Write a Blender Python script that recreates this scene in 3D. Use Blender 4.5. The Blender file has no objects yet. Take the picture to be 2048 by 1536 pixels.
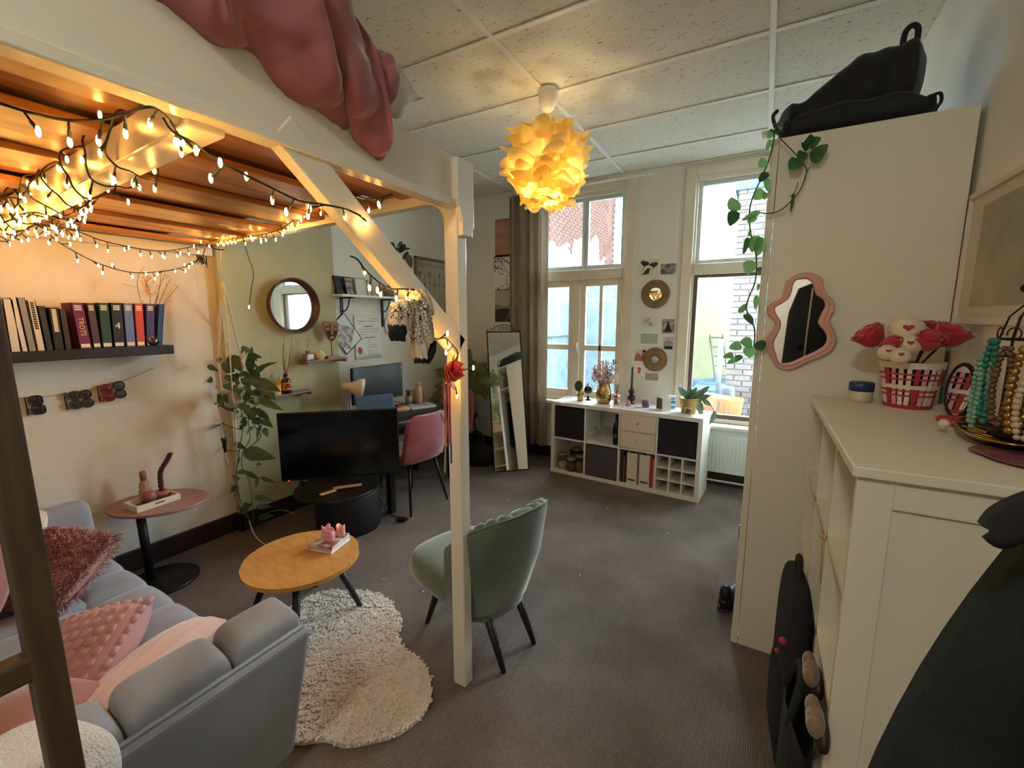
import bpy, math, random
import numpy as np
from mathutils import Vector, Matrix
rnd = random.Random(7)
C = bpy.context.scene.collection
sc = bpy.context.scene
PI = math.pi
# ------------------------------------------------------------ camera, world, exposure
H = 1.62; FPX = 874.0
PITCH = math.atan2(131, 874); YAW = math.atan2(506, math.hypot(874, 131))
cam = bpy.data.objects.new('camera', bpy.data.cameras.new('camera')); C.objects.link(cam)
cam.location = (0, 0, H); cam.rotation_euler = (PI/2 - PITCH, 0, YAW)
cam.data.sensor_width = 36; cam.data.lens = FPX*36/2048; cam.data.clip_start = .02; cam.data.clip_end = 200
sc.camera = cam
sc.view_settings.view_transform = 'Standard'; sc.view_settings.look = 'None'
sc.view_settings.gamma = 1; sc.view_settings.use_curve_mapping = False
sc.view_settings.exposure = 0.75
world = bpy.data.worlds.new('sky'); sc.world = world; world.use_nodes = True
wn = world.node_tree.nodes; wb = wn['Background']
wb.inputs[0].default_value = (.75, .91, .98, 1); wb.inputs[1].default_value = 23.0
SKY = wb
for nm, lx, lz, sx, sz in (('window light portal', -1.75, 1.83, 1.1, 2.5), ('window light portal right', -.2, 1.83, 1.1, 2.5)):
    l = bpy.data.lights.new(nm, 'AREA'); l.shape = 'RECTANGLE'; l.size = sx; l.size_y = sz; l.cycles.is_portal = True
    o = bpy.data.objects.new(nm, l); C.objects.link(o); o.location = (lx, 4.74, lz); o.rotation_euler = (-PI/2, 0, 0)
sc.cycles.max_bounces = 10; sc.cycles.diffuse_bounces = 6; sc.cycles.transparent_max_bounces = 16
sc.cycles.sample_clamp_indirect = 6.0
CAMP = np.array([0, 0, H])
_F = np.array([-math.sin(YAW)*math.cos(PITCH), math.cos(YAW)*math.cos(PITCH), -math.sin(PITCH)])
_R = np.array([math.cos(YAW), math.sin(YAW), 0]); _U = np.cross(_R, _F)
def ray(u, v): return _F + (u-1024)/FPX*_R + (768-v)/FPX*_U
def fl(u, v, z=0.):                                # the point of the photograph that lies at height z
    d = ray(u, v); return Vector(CAMP + (z-H)/d[2]*d)
def onx(u, v, x): d = ray(u, v); return Vector(CAMP + x/d[0]*d)
def ony(u, v, y): d = ray(u, v); return Vector(CAMP + y/d[1]*d)
# ------------------------------------------------------------ materials
def lin(c):
    if isinstance(c, str): c = [int(c[i:i+2], 16)/255 for i in (0, 2, 4)]
    return tuple((x/12.92 if x <= .04045 else ((x+.055)/1.055)**2.4) for x in c[:3])
def mat(name, col, rough=.6, metal=0., col2=None, scale=20., bump=0., bscale=None, spec=.5, sheen=0., trans=0.,
        stretch=(1, 1, 1), emit=0., ecol=None, coat=0., alpha=1., sss=0., ramp=(.35, .65), detail=4.):
    m = bpy.data.materials.new(name); m.use_nodes = True
    nt = m.node_tree; n = nt.nodes; L = nt.links; b = n['Principled BSDF']; out = n['Material Output']
    c = lin(col); b.inputs['Base Color'].default_value = (*c, 1); b.inputs['Roughness'].default_value = rough
    b.inputs['Metallic'].default_value = metal; b.inputs['Specular IOR Level'].default_value = spec
    if sheen: b.inputs['Sheen Weight'].default_value = sheen; b.inputs['Sheen Roughness'].default_value = .4
    if coat: b.inputs['Coat Weight'].default_value = coat
    if alpha < 1: b.inputs['Alpha'].default_value = alpha
    if sss: b.inputs['Subsurface Weight'].default_value = sss; b.inputs['Subsurface Scale'].default_value = .02
    if emit: b.inputs['Emission Color'].default_value = (*lin(ecol or col), 1); b.inputs['Emission Strength'].default_value = emit
    if col2 or bump:
        tc = n.new('ShaderNodeTexCoord'); mp = n.new('ShaderNodeMapping'); mp.inputs['Scale'].default_value = stretch
        L.new(tc.outputs['Object'], mp.inputs[0])
    if col2:
        nz = n.new('ShaderNodeTexNoise'); nz.inputs['Scale'].default_value = scale; nz.inputs['Detail'].default_value = detail
        L.new(mp.outputs[0], nz.inputs['Vector'])
        r = n.new('ShaderNodeValToRGB'); r.color_ramp.elements[0].position = ramp[0]; r.color_ramp.elements[1].position = ramp[1]
        r.color_ramp.elements[0].color = (*c, 1); r.color_ramp.elements[1].color = (*lin(col2), 1)
        L.new(nz.outputs['Fac'], r.inputs[0]); L.new(r.outputs[0], b.inputs['Base Color'])
    if bump:
        nb = n.new('ShaderNodeTexNoise'); nb.inputs['Scale'].default_value = bscale or scale*3; nb.inputs['Detail'].default_value = 3
        L.new(mp.outputs[0], nb.inputs['Vector'])
        bp = n.new('ShaderNodeBump'); bp.inputs['Strength'].default_value = bump; bp.inputs['Distance'].default_value = .01
        L.new(nb.outputs['Fac'], bp.inputs['Height']); L.new(bp.outputs[0], b.inputs['Normal'])
    if trans:
        t = n.new('ShaderNodeBsdfTranslucent'); t.inputs[0].default_value = (*c, 1)
        if col2: L.new(r.outputs[0], t.inputs[0])
        mx = n.new('ShaderNodeMixShader'); mx.inputs[0].default_value = trans
        L.new(b.outputs[0], mx.inputs[1]); L.new(t.outputs[0], mx.inputs[2]); L.new(mx.outputs[0], out.inputs[0])
    return m
def glassmat(name, tint='ffffff', refl=.07, rough=.02):     # a thin pane: clear with a faint reflection
    m = bpy.data.materials.new(name); m.use_nodes = True; nt = m.node_tree; n = nt.nodes; L = nt.links
    n.remove(n['Principled BSDF'])
    t = n.new('ShaderNodeBsdfTransparent'); t.inputs[0].default_value = (*lin(tint), 1)
    g = n.new('ShaderNodeBsdfGlossy'); g.inputs['Roughness'].default_value = rough
    f = n.new('ShaderNodeLayerWeight'); f.inputs[0].default_value = .25
    ad = n.new('ShaderNodeMath'); ad.operation = 'MULTIPLY_ADD'; ad.inputs[1].default_value = .5; ad.inputs[2].default_value = refl; ad.use_clamp = True
    L.new(f.outputs['Fresnel'], ad.inputs[0])
    mx = n.new('ShaderNodeMixShader'); L.new(ad.outputs[0], mx.inputs[0]); L.new(t.outputs[0], mx.inputs[1]); L.new(g.outputs[0], mx.inputs[2])
    L.new(mx.outputs[0], n['Material Output'].inputs[0]); return m
def mirrormat(name, col='f2f4f5'):
    m = mat(name, col, .02, 1.0); return m
# ------------------------------------------------------------ mesh builder (world coordinates unless T is given)
class MB:
    def __init__(s, T=None): s.v = []; s.f = []; s.T = T
    def add(s, vs, fs):
        o = len(s.v)
        for p in vs:
            p = Vector(p); s.v.append(s.T @ p if s.T is not None else p)
        s.f += [tuple(i+o for i in f) for f in fs]; return s
    def box(s, x0, y0, z0, x1, y1, z1):
        x0, x1 = min(x0, x1), max(x0, x1); y0, y1 = min(y0, y1), max(y0, y1); z0, z1 = min(z0, z1), max(z0, z1)
        return s.add([(x0,y0,z0),(x1,y0,z0),(x1,y1,z0),(x0,y1,z0),(x0,y0,z1),(x1,y0,z1),(x1,y1,z1),(x0,y1,z1)],
              [(3,2,1,0),(4,5,6,7),(0,1,5,4),(1,2,6,5),(2,3,7,6),(3,0,4,7)])
    def bar(s, a, b, w, h, up=(0, 0, 1)):         # rectangular bar from a to b
        a = Vector(a); b = Vector(b); d = (b-a).normalized(); r = d.cross(Vector(up)).normalized(); u = r.cross(d)
        q = [(-1,-1),(1,-1),(1,1),(-1,1)]
        vs = [a+r*(x*w/2)+u*(y*h/2) for x, y in q]+[b+r*(x*w/2)+u*(y*h/2) for x, y in q]
        return s.add(vs, [(0,1,2,3),(7,6,5,4),(0,4,5,1),(1,5,6,2),(2,6,7,3),(3,7,4,0)])
    def tube(s, pts, r, n=8, caps=True, closed=False):
        pts = [Vector(p) for p in pts]; N = len(pts); rs = r if isinstance(r, (list, tuple)) else [r]*N
        vs = []; fs = []; ref = None
        for i, p in enumerate(pts):
            t = (pts[(i+1) % N]-pts[i-1]) if closed else (pts[min(i+1, N-1)]-pts[max(i-1, 0)])
            if t.length < 1e-9: t = Vector((0, 0, 1))
            t.normalize()
            if ref is None: ref = Vector((0, 0, 1)) if abs(t.z) < .9 else Vector((1, 0, 0))
            x = t.cross(ref).normalized(); y = x.cross(t); ref = y
            for k in range(n):
                a = 2*PI*k/n; vs.append(p+(x*math.cos(a)+y*math.sin(a))*rs[i])
        M = N if closed else N-1
        for i in range(M):
            j = (i+1) % N
            for k in range(n): fs.append((i*n+k, i*n+(k+1) % n, j*n+(k+1) % n, j*n+k))
        if caps and not closed: fs.append(tuple(range(n-1, -1, -1))); fs.append(tuple((N-1)*n+k for k in range(n)))
        return s.add(vs, fs)
    def lathe(s, prof, c=(0, 0, 0), n=24, sx=1., sy=1., wob=None, caps=True):
        vs = []; fs = []; c = Vector(c)
        for i, (r, z) in enumerate(prof):
            for k in range(n):
                a = 2*PI*k/n; q = r*(1+(wob(a, z) if wob else 0)); vs.append(c+Vector((q*math.cos(a)*sx, q*math.sin(a)*sy, z)))
        for i in range(len(prof)-1):
            for k in range(n): fs.append((i*n+k, i*n+(k+1) % n, (i+1)*n+(k+1) % n, (i+1)*n+k))
        if caps:
            if prof[0][0] > 1e-5: fs.append(tuple(range(n-1, -1, -1)))
            if prof[-1][0] > 1e-5: fs.append(tuple((len(prof)-1)*n+k for k in range(n)))
        return s.add(vs, fs)
    def ball(s, c, r, nu=14, nv=9, e=1., f=1.):    # ellipsoid / superellipsoid
        rx, ry, rz = r if isinstance(r, (tuple, list)) else (r, r, r); c = Vector(c)
        sg = lambda x, p: math.copysign(abs(x)**p, x)
        vs = [c+Vector((0, 0, -rz))]; fs = []
        for j in range(1, nv):
            b = -PI/2+PI*j/nv
            for k in range(nu):
                a = 2*PI*k/nu
                vs.append(c+Vector((rx*sg(math.cos(b), f)*sg(math.cos(a), e), ry*sg(math.cos(b), f)*sg(math.sin(a), e), rz*sg(math.sin(b), f))))
        vs.append(c+Vector((0, 0, rz))); T = len(vs)-1
        for k in range(nu): fs.append((0, 1+(k+1) % nu, 1+k)); fs.append((T, T-nu+k, T-nu+(k+1) % nu))
        for j in range(nv-2):
            for k in range(nu): a = 1+j*nu; fs.append((a+k, a+(k+1) % nu, a+nu+(k+1) % nu, a+nu+k))
        return s.add(vs, fs)
    def prism(s, pts, th, o, ex, ey, back=0.):     # polygon in the plane (o, ex, ey), pushed th along ex x ey
        o = Vector(o); ex = Vector(ex); ey = Vector(ey); nz = ex.cross(ey).normalized(); N = len(pts)
        vs = [o+ex*a+ey*b+nz*back for a, b in pts]+[o+ex*a+ey*b+nz*th for a, b in pts]
        return s.add(vs, [tuple(range(N-1, -1, -1)), tuple(range(N, 2*N))]+[(i, (i+1) % N, N+(i+1) % N, N+i) for i in range(N)])
    def grid(s, fn, nu, nv, cu=False, cv=False):
        vs = [fn(i/(nu if cu else nu-1), j/(nv if cv else nv-1)) for i in range(nu) for j in range(nv)]; fs = []
        for i in range(nu if cu else nu-1):
            for j in range(nv if cv else nv-1):
                a, b = (i+1) % nu, (j+1) % nv; fs.append((i*nv+j, a*nv+j, a*nv+b, i*nv+b))
        return s.add(vs, fs)
    def leaf(s, p, d, up, L, W, curl=.25, fold=.18, tip=1.0, heart=False):
        d = Vector(d).normalized(); up = Vector(up); r = d.cross(up)
        if r.length < 1e-4: r = d.cross(Vector((1, 0, .3)))
        r.normalize(); u = r.cross(d); p = Vector(p); vs = []; fs = []
        st = [(0, .12), (.18, .75), (.42, 1), (.68, .72), (.87, .35*tip+.2*(1-tip)), (1, .02)]
        if heart: st = [(-.06, .45), (.10, .95), (.40, 1), (.70, .74), (.90, .34), (1, .02)]
        for t, w in st:
            c = p+d*(L*t)-u*(curl*L*t*t); q = W/2*w
            vs += [c-r*q+u*(fold*q), c, c+r*q+u*(fold*q)]
        for i in range(len(st)-1):
            a = i*3; fs += [(a, a+3, a+4, a+1), (a+1, a+4, a+5, a+2)]
        return s.add(vs, fs)
ROOT = {}
def root_loc(o): return ROOT.get(o.name, Vector((0, 0, 0)))
def mesh_obj(name, mb, m, parent=None, smooth=False, bev=0., sub=0, solid=0., seg=2):
    me = bpy.data.meshes.new(name); off = root_loc(parent) if parent else getattr(mb, 'org', Vector((0, 0, 0)))
    me.from_pydata([tuple(v-off) for v in mb.v], [], mb.f); me.validate(); me.update()
    for k in (m if isinstance(m, (list, tuple)) else [m]): me.materials.append(k)
    if smooth: me.polygons.foreach_set('use_smooth', [True]*len(me.polygons))
    o = bpy.data.objects.new(name, me); C.objects.link(o)
    if parent: o.parent = parent; ROOT[o.name] = off
    else: o.location = off; ROOT[o.name] = off
    if solid: k = o.modifiers.new('solid', 'SOLIDIFY'); k.thickness = solid; k.offset = 0
    if bev: k = o.modifiers.new('bev', 'BEVEL'); k.width = bev; k.segments = seg; k.limit_method = 'ANGLE'; k.angle_limit = .7
    if sub: k = o.modifiers.new('sub', 'SUBSURF'); k.levels = sub; k.render_levels = sub
    return o
def part(name, mb, m, parent, **k): return mesh_obj(name, mb, m, parent, **k)
def tag(o, label, cat, group=None):
    o['label'] = label; o['category'] = cat
    if group: o['group'] = group
    return o
def thing(name, label, cat, loc, group=None):
    o = bpy.data.objects.new(name, None); C.objects.link(o); o.location = loc; o.empty_display_size = .05
    ROOT[o.name] = Vector(loc); return tag(o, label, cat, group)
def one(name, label, cat, mb, m, loc=None, group=None, **k):   # a thing that is one mesh
    if loc is None:
        a = [min(v[i] for v in mb.v) for i in range(3)]; b = [max(v[i] for v in mb.v) for i in range(3)]
        loc = ((a[0]+b[0])/2, (a[1]+b[1])/2, a[2])
    mb.org = Vector(loc); return tag(mesh_obj(name, mb, m, None, **k), label, cat, group)
def struct(name, mb, m, parent=None, **k):
    o = mesh_obj(name, mb, m, parent, **k)
    if not parent: o['kind'] = 'structure'
    return o
def dup(root, loc, rz=0., label=None, s=1.):
    def cp(o, par):
        c = o.copy(); C.objects.link(c)
        if par: c.parent = par
        for ch in o.children: cp(ch, c)
        return c
    r = cp(root, None); r.location = loc; r.rotation_euler = (0, 0, rz); r.scale = (s, s, s)
    if label: r['label'] = label
    ROOT[r.name] = Vector(loc); return r
def R4(loc, rz=0., rx=0., ry=0.):
    return Matrix.Translation(Vector(loc)) @ Matrix.Rotation(rz, 4, 'Z') @ Matrix.Rotation(ry, 4, 'Y') @ Matrix.Rotation(rx, 4, 'X')
def B(*a, T=None): return MB(T).box(*a)
def smoothpath(pts, n=8):                          # Catmull-Rom through pts
    pts = [Vector(p) for p in pts]; o = []
    for i in range(len(pts)-1):
        a, b, c, d = pts[max(i-1, 0)], pts[i], pts[i+1], pts[min(i+2, len(pts)-1)]
        for k in range(n):
            t = k/n; o.append(.5*((2*b)+(c-a)*t+(2*a-5*b+4*c-d)*t*t+(3*b-a-3*c+d)*t**3))
    return o+[pts[-1]]
def text_mb(s, size, o, ex, ey, name='lettering', m=None, parent=None, align='CENTER', extrude=.0004):
    cu = bpy.data.curves.new(name, 'FONT'); cu.body = s; cu.size = size; cu.align_x = align; cu.align_y = 'CENTER'; cu.extrude = extrude; cu.resolution_u = 2
    t = bpy.data.objects.new('tmp', cu); C.objects.link(t); dg = bpy.context.evaluated_depsgraph_get()
    me = bpy.data.meshes.new_from_object(t.evaluated_get(dg)); mb = MB(); ex = Vector(ex); ey = Vector(ey); nz = ex.cross(ey)
    mb.add([Vector(o)+ex*v.co.x+ey*v.co.y+nz*(v.co.z+extrude) for v in me.vertices], [tuple(p.vertices) for p in me.polygons])
    bpy.data.objects.remove(t); bpy.data.curves.remove(cu); bpy.data.meshes.remove(me)
    return part(name, mb, m, parent) if parent else mb
X3 = Vector((1, 0, 0)); Y3 = Vector((0, 1, 0)); Z3 = Vector((0, 0, 1))
# shared materials
M = {}
M['white'] = mat('white lacquer', 'e6e2da', .45, bump=.02, bscale=30)
M['paintwhite'] = mat('white gloss paint', 'd8d1c0', .28, bump=.04, bscale=14)
M['black'] = mat('black metal', '141415', .45, .3)
M['blackwood'] = mat('black brown wood', '17120f', .5, col2='1f1814', scale=8, stretch=(1, 8, 8))
M['gold'] = mat('polished gold', 'b99648', .22, 1.)
M['chrome'] = mat('brushed steel', 'b9b6b0', .3, 1.)
M['paper'] = mat('white paper', 'e9e8e4', .8)
M['ink'] = mat('dark ink', '26282b', .8)
M['glass'] = glassmat('clear glass')
M['mirror'] = mirrormat('mirror glass')
M['pinkvelvet'] = mat('dusty pink velvet', 'a85c66', .75, col2='8d4450', scale=5, sheen=.6)
# ============================================================ ROOM SHELL
WX = -3.44; BX = -3.38; RX = .63; WY = 4.58; CZ = 3.045; BY = -1.6
wallm = mat('cream wall paint', 'ddd5c6', .85, col2='d6cdbd', scale=3, bump=.12, bscale=60)
wallw = mat('white wall paint', 'e2e2da', .85, col2='dadad2', scale=3, bump=.10, bscale=60)
green = mat('sage green wall paint', 'bdbb98', .85, col2='b5b490', scale=4, bump=.15, bscale=50)
def carpet():
    m = mat('ribbed carpet', '5e4f50', .95, spec=.1)
    nt = m.node_tree; n = nt.nodes; L = nt.links; b = n['Principled BSDF']
    tc = n.new('ShaderNodeTexCoord')
    a = n.new('ShaderNodeTexNoise'); a.inputs['Scale'].default_value = 2.2; a.inputs['Detail'].default_value = 6; L.new(tc.outputs['Object'], a.inputs['Vector'])
    r = n.new('ShaderNodeValToRGB'); r.color_ramp.elements[0].color = (*lin('665b55'), 1); r.color_ramp.elements[1].color = (*lin('81766f'), 1)
    r.color_ramp.elements[0].position = .3; r.color_ramp.elements[1].position = .7; L.new(a.outputs['Fac'], r.inputs[0])
    v = n.new('ShaderNodeTexVoronoi'); v.inputs['Scale'].default_value = 95; L.new(tc.outputs['Object'], v.inputs['Vector'])
    w = n.new('ShaderNodeTexWave'); w.bands_direction = 'X'; w.inputs['Scale'].default_value = 38; w.inputs['Distortion'].default_value = 1.2; L.new(tc.outputs['Object'], w.inputs['Vector'])
    ad = n.new('ShaderNodeMath'); ad.operation = 'ADD'; L.new(v.outputs['Distance'], ad.inputs[0]); L.new(w.outputs['Fac'], ad.inputs[1])
    mp = n.new('ShaderNodeMapRange'); mp.inputs[1].default_value = .1; mp.inputs[2].default_value = 1.5; mp.inputs[3].default_value = .68; mp.inputs[4].default_value = 1.12; L.new(ad.outputs[0], mp.inputs[0])
    mx = n.new('ShaderNodeMix'); mx.data_type = 'RGBA'; mx.blend_type = 'MULTIPLY'; mx.inputs['Factor'].default_value = 1
    L.new(r.outputs[0], mx.inputs['A']); L.new(mp.outputs[0], mx.inputs['B']); L.new(mx.outputs['Result'], b.inputs['Base Color'])
    bp = n.new('ShaderNodeBump'); bp.inputs['Strength'].default_value = .6; bp.inputs['Distance'].default_value = .006; L.new(ad.outputs[0], bp.inputs['Height']); L.new(bp.outputs[0], b.inputs['Normal'])
    return m
struct('floor', B(WX-.12, BY-.1, -.1, RX+.12, WY+.2, 0), carpet())
struct('wall_left', MB().box(WX-.12, BY-.1, 0, WX, WY+.2, CZ+.1), wallm)
alc = struct('wall_alcove', MB().box(WX, 2.69, 0, WX+.004, WY, CZ), wallw)
struct('wall_chimney', MB().box(WX, 1.72, 0, BX, 2.69, CZ), green)
struct('wall_right', B(RX, BY-.1, 0, RX+.12, WY+.2, CZ+.1), wallw)
struct('wall_near', B(WX-.12, BY-.12, 0, RX+.12, BY, CZ+.1), wallm)
# window wall with two openings
LW = (-2.30, -1.28, .70, 2.93); RW = (-.64, .38, .62, 2.93); WT = .22
wb_ = MB()
for x0, x1 in ((WX-.12, LW[0]), (LW[1], RW[0]), (RW[1], RX+.12)): wb_.box(x0, WY, 0, x1, WY+WT, CZ+.1)
for w in (LW, RW): wb_.box(w[0], WY, 0, w[1], WY+WT, w[2]); wb_.box(w[0], WY, w[3], w[1], WY+WT, CZ+.1)
struct('wall_window', wb_, wallw)
base = mat('dark brown skirting', '2a1712', .5, col2='22120e', scale=6)
struct('baseboard_left', MB().box(WX, BY, 0, WX+.022, 1.72, .14), base, bev=.004)
struct('baseboard_chimney', MB().box(BX, 1.70, 0, BX+.02, 2.7, .14).box(WX, 1.698, 0, BX+.02, 1.72, .14), base, bev=.004)
struct('baseboard_alcove', MB().box(WX+.004, 2.70, 0, WX+.026, WY, .14), base, bev=.004)
struct('baseboard_window', MB().box(WX, WY-.02, 0, RX, WY, .13), base, bev=.004)
# ceiling: slab, grid of T bars and single tiles
def tilemat():
    m = mat('mineral fibre tile', 'cfcac2', .95, spec=.1)
    nt = m.node_tree; n = nt.nodes; L = nt.links; b = n['Principled BSDF']; tc = n.new('ShaderNodeTexCoord')
    mp = n.new('ShaderNodeMapping'); mp.inputs['Scale'].default_value = (1, 2.2, 1); L.new(tc.outputs['Object'], mp.inputs[0])
    a = n.new('ShaderNodeTexNoise'); a.inputs['Scale'].default_value = 34; a.inputs['Detail'].default_value = 3; a.inputs['Distortion'].default_value = 1.2; L.new(mp.outputs[0], a.inputs['Vector'])
    r = n.new('ShaderNodeValToRGB'); e = r.color_ramp.elements; e[0].position = .30; e[1].position = .385
    e[0].color = (*lin('98948e'), 1); e[1].color = (*lin('e6e5dc'), 1); L.new(a.outputs['Fac'], r.inputs[0]); L.new(r.outputs[0], b.inputs['Base Color'])
    bp = n.new('ShaderNodeBump'); bp.inputs['Strength'].default_value = .5; bp.inputs['Distance'].default_value = .006; L.new(r.outputs[0], bp.inputs['Height']); L.new(bp.outputs[0], b.inputs['Normal'])
    return m
struct_c = struct('ceiling', B(WX-.12, BY-.1, CZ+.03, RX+.12, WY+.2, CZ+.12), M['white'])
tm = tilemat(); barm = mat('white ceiling bar', 'efeee6', .4)
xs = [WX, -2.57, -1.32, -.07, RX]; ys = [BY]+[2.76+.655*k for k in range(-6, 3)]+[WY]
for i in range(len(xs)-1):
    for j in range(len(ys)-1):
        part('tile', B(xs[i]+.008, ys[j]+.008, CZ+.007, xs[i+1]-.008, ys[j+1]-.008, CZ+.03), tm, struct_c)
for x in xs[1:-1]: part('grid_bar', B(x-.014, BY, CZ-.004, x+.014, WY, CZ+.004), barm, struct_c)
for y in ys[1:-1]: part('grid_bar', B(WX, y-.013, CZ-.0035, RX, y+.013, CZ+.0035), barm, struct_c)
part('wall_angle', MB().box(WX, WY-.02, CZ-.006, RX, WY, CZ+.004).box(WX, BY, CZ-.006, WX+.02, WY, CZ+.003).box(RX-.02, BY, CZ-.006, RX, WY, CZ+.003), barm, struct_c)
# windows -------------------------------------------------------------------------------
wp = mat('cream window paint', 'ddd6c6', .4, col2='d5cdbb', scale=5)
wg = mat('pale grey window paint', 'c3cccb', .4); wd = mat('dark brown window frame', '5c4a40', .5)
def frame(mb, x0, z0, x1, z1, y0, y1, w, wt=None, wbm=None):
    wt = wt or w; wbm = wbm or w
    mb.box(x0, y0, z0, x0+w, y1, z1); mb.box(x1-w, y0, z0, x1, y1, z1); mb.box(x0+w, y0, z1-wt, x1-w, y1, z1); mb.box(x0+w, y0, z0, x1-w, y1, z0+wbm); return mb
W1 = struct('window_1', frame(MB(), LW[0]-.09, LW[2]-.02, -1.19, 3.005, WY-.03, WY+.0, .09, .08, .02), wp, bev=.006)
part('frame', frame(MB(), LW[0], LW[2], LW[1], LW[3], WY-.005, WY+.12, .03, .05, .04), wp, W1, bev=.004)
part('transom', B(LW[0]+.03, WY-.035, 2.035, LW[1]-.03, WY+.12, 2.135), wp, W1, bev=.005)
part('transom_ledge', B(LW[0], WY-.06, 2.035, LW[1]-.03, WY-.02, 2.055), wp, W1, bev=.004)
for a, b in ((LW[0]+.03, -1.735), (-1.735, LW[1]-.03)):                    # two upper sashes
    s = part('sash', frame(MB(), a, 2.135, b, 2.88, WY+.03, WY+.08, .036, .036, .05), wg, W1, bev=.004)
    part('pane', B(a+.03, WY+.053, 2.17, b-.03, WY+.057, 2.86), M['glass'], s)
s = part('casement', frame(MB(), LW[0]+.03, .74, -1.845, 2.035, WY+.02, WY+.07, .06, .07, .08).box(LW[0]+.09, WY+.02, 1.27, -1.905, WY+.07, 1.33), wp, W1, bev=.004)
part('pane', B(LW[0]+.08, WY+.043, .8, -1.9, WY+.047, 1.28), M['glass'], s); part('pane', B(LW[0]+.08, WY+.043, 1.32, -1.9, WY+.047, 1.98), M['glass'], s)
part('mullion', B(-1.845, WY-.01, .74, -1.765, WY+.1, 2.035), wp, W1, bev=.006)
s = part('casement', frame(MB(), -1.765, .74, LW[1]-.03, 2.035, WY+.02, WY+.07, .055, .07, .08).box(-1.71, WY+.02, 1.27, LW[1]-.085, WY+.07, 1.33), wp, W1, bev=.004)
part('muntin', B(-1.555, WY+.02, .82, -1.52, WY+.07, 1.965), wp, s, bev=.004)
for a, b in ((-1.715, -1.55), (-1.525, LW[1]-.08)):
    for c, d in ((.8, 1.28), (1.32, 1.975)): part('pane', B(a, WY+.043, c, b, WY+.047, d), M['glass'], s)
part('window_handle', MB().box(-1.80, WY-.03, 1.24, -1.775, WY+.02, 1.36).box(-1.796, WY-.05, 1.28, -1.779, WY-.03, 1.35), M['paintwhite'], W1, bev=.004)
part('sill', B(LW[0]-.1, WY-.12, .66, LW[1]+.06, WY, .70), M['paintwhite'], W1, bev=.008)
W2 = struct('window_2', frame(MB(), -.735, RW[2]-.02, RW[1]+.09, 3.005, WY-.03, WY, .095, .08, .02), wp, bev=.006)
part('frame', frame(MB(), RW[0], RW[2], RW[1], RW[3], WY-.005, WY+.12, .02, .05, .04), wp, W2, bev=.004)
part('transom', B(RW[0]+.02, WY-.03, 2.03, RW[1]-.02, WY+.12, 2.13), wp, W2, bev=.005)
s = part('sash', frame(MB(), RW[0]+.02, 2.12, RW[1]-.02, 2.88, WY+.03, WY+.08, .035, .04, .05), wg, W2, bev=.004)
part('pane', B(RW[0]+.05, WY+.053, 2.15, RW[1]-.05, WY+.057, 2.86), M['glass'], s)
s = part('lower_sash', frame(MB(), RW[0]+.015, .64, RW[1]-.02, 2.04, WY+.01, WY+.07, .042, .035, .06), wd, W2, bev=.004)
part('pane', B(RW[0]+.05, WY+.04, .68, RW[1]-.05, WY+.044, 2.015), M['glass'], s)
part('sill', B(RW[0]-.1, WY-.15, .585, RX, WY, .62), M['paintwhite'], W2, bev=.008)
part('sill_support', B(RW[0]-.06, WY-.11, .545, RX, WY, .585), wg, W2, bev=.006)
# ------------------------------------------------------------ outside
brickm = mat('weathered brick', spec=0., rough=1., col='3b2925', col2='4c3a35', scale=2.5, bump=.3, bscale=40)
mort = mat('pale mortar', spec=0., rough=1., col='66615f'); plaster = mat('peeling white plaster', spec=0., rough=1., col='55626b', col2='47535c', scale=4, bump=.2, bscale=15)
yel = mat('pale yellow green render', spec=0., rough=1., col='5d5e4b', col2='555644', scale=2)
def outer(name, label, mb, m, **k): return one(name, label, 'building', mb, m, **k)
xw = -3.9
ob = thing('brick_house_wing', 'weathered brick and white plaster house wing outside the left window', 'building', (xw-.3, 10, -.4))
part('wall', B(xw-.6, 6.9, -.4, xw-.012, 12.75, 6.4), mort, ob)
bw, bh = .23, .076; k = 0; rest = MB()
bme = None; row = 0; z = 2.45
while z < 5.6:
    y = 6.95+(bw/2 if row % 2 else 0)
    while y < 12.5:
        zk = 3.0+.18*math.sin(y*2.3)+.1*math.sin(y*7)+(.55 if 9.6 < y < 11.3 else 0)-(.5 if y > 11.8 else 0)
        if z > zk and (k >= 300 or y > 11.6 or z > 1.62+.30*y): rest.box(xw-.02, y+.005, z, xw+rnd.uniform(-.001, .003), y+bw-.015, z+.064)
        elif z > zk:
            if bme is None:
                bo = part('brick', B(xw-.02, -.105, 0, xw, .105, .062), brickm, ob); bme = bo
                bo.location = (0, 0, 0); base_off = bo.location.copy()
                bo.location = Vector((0, y+.11, z))
            else:
                c = bme.copy(); C.objects.link(c); c.location = Vector((rnd.uniform(-.002, .004), y+.11, z))
            k += 1
        y += bw
    z += bh; row += 1
part('far_bricks', rest, brickm, ob)['kind'] = 'stuff'
pp_ = [(6.92, -.4), (12.55, -.4), (12.55, 2.45), (11.85, 2.5)]+[(y, 3.0+.18*math.sin(y*2.3)+.1*math.sin(y*7)+(.55 if 9.6 < y < 11.3 else 0)) for y in np.arange(11.75, 6.9, -.15)]
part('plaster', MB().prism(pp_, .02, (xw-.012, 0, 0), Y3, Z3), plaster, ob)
part('plaster_ledge', B(xw-.05, 6.92, 1.25, xw+.08, 12.5, 1.33), plaster, ob)
part('gutter', MB().tube([(xw+.05, 12.62, -.4), (xw+.05, 12.62, 6.3)], .04), mat('grey gutter', '8d9aa0', .5), ob, smooth=True)
outer('courtyard_wall', 'pale blue painted rear wall closing the courtyard behind the left window', MB().box(-4.6, 9.6, -.4, -2.0, 9.8, 2.35), plaster)
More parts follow.
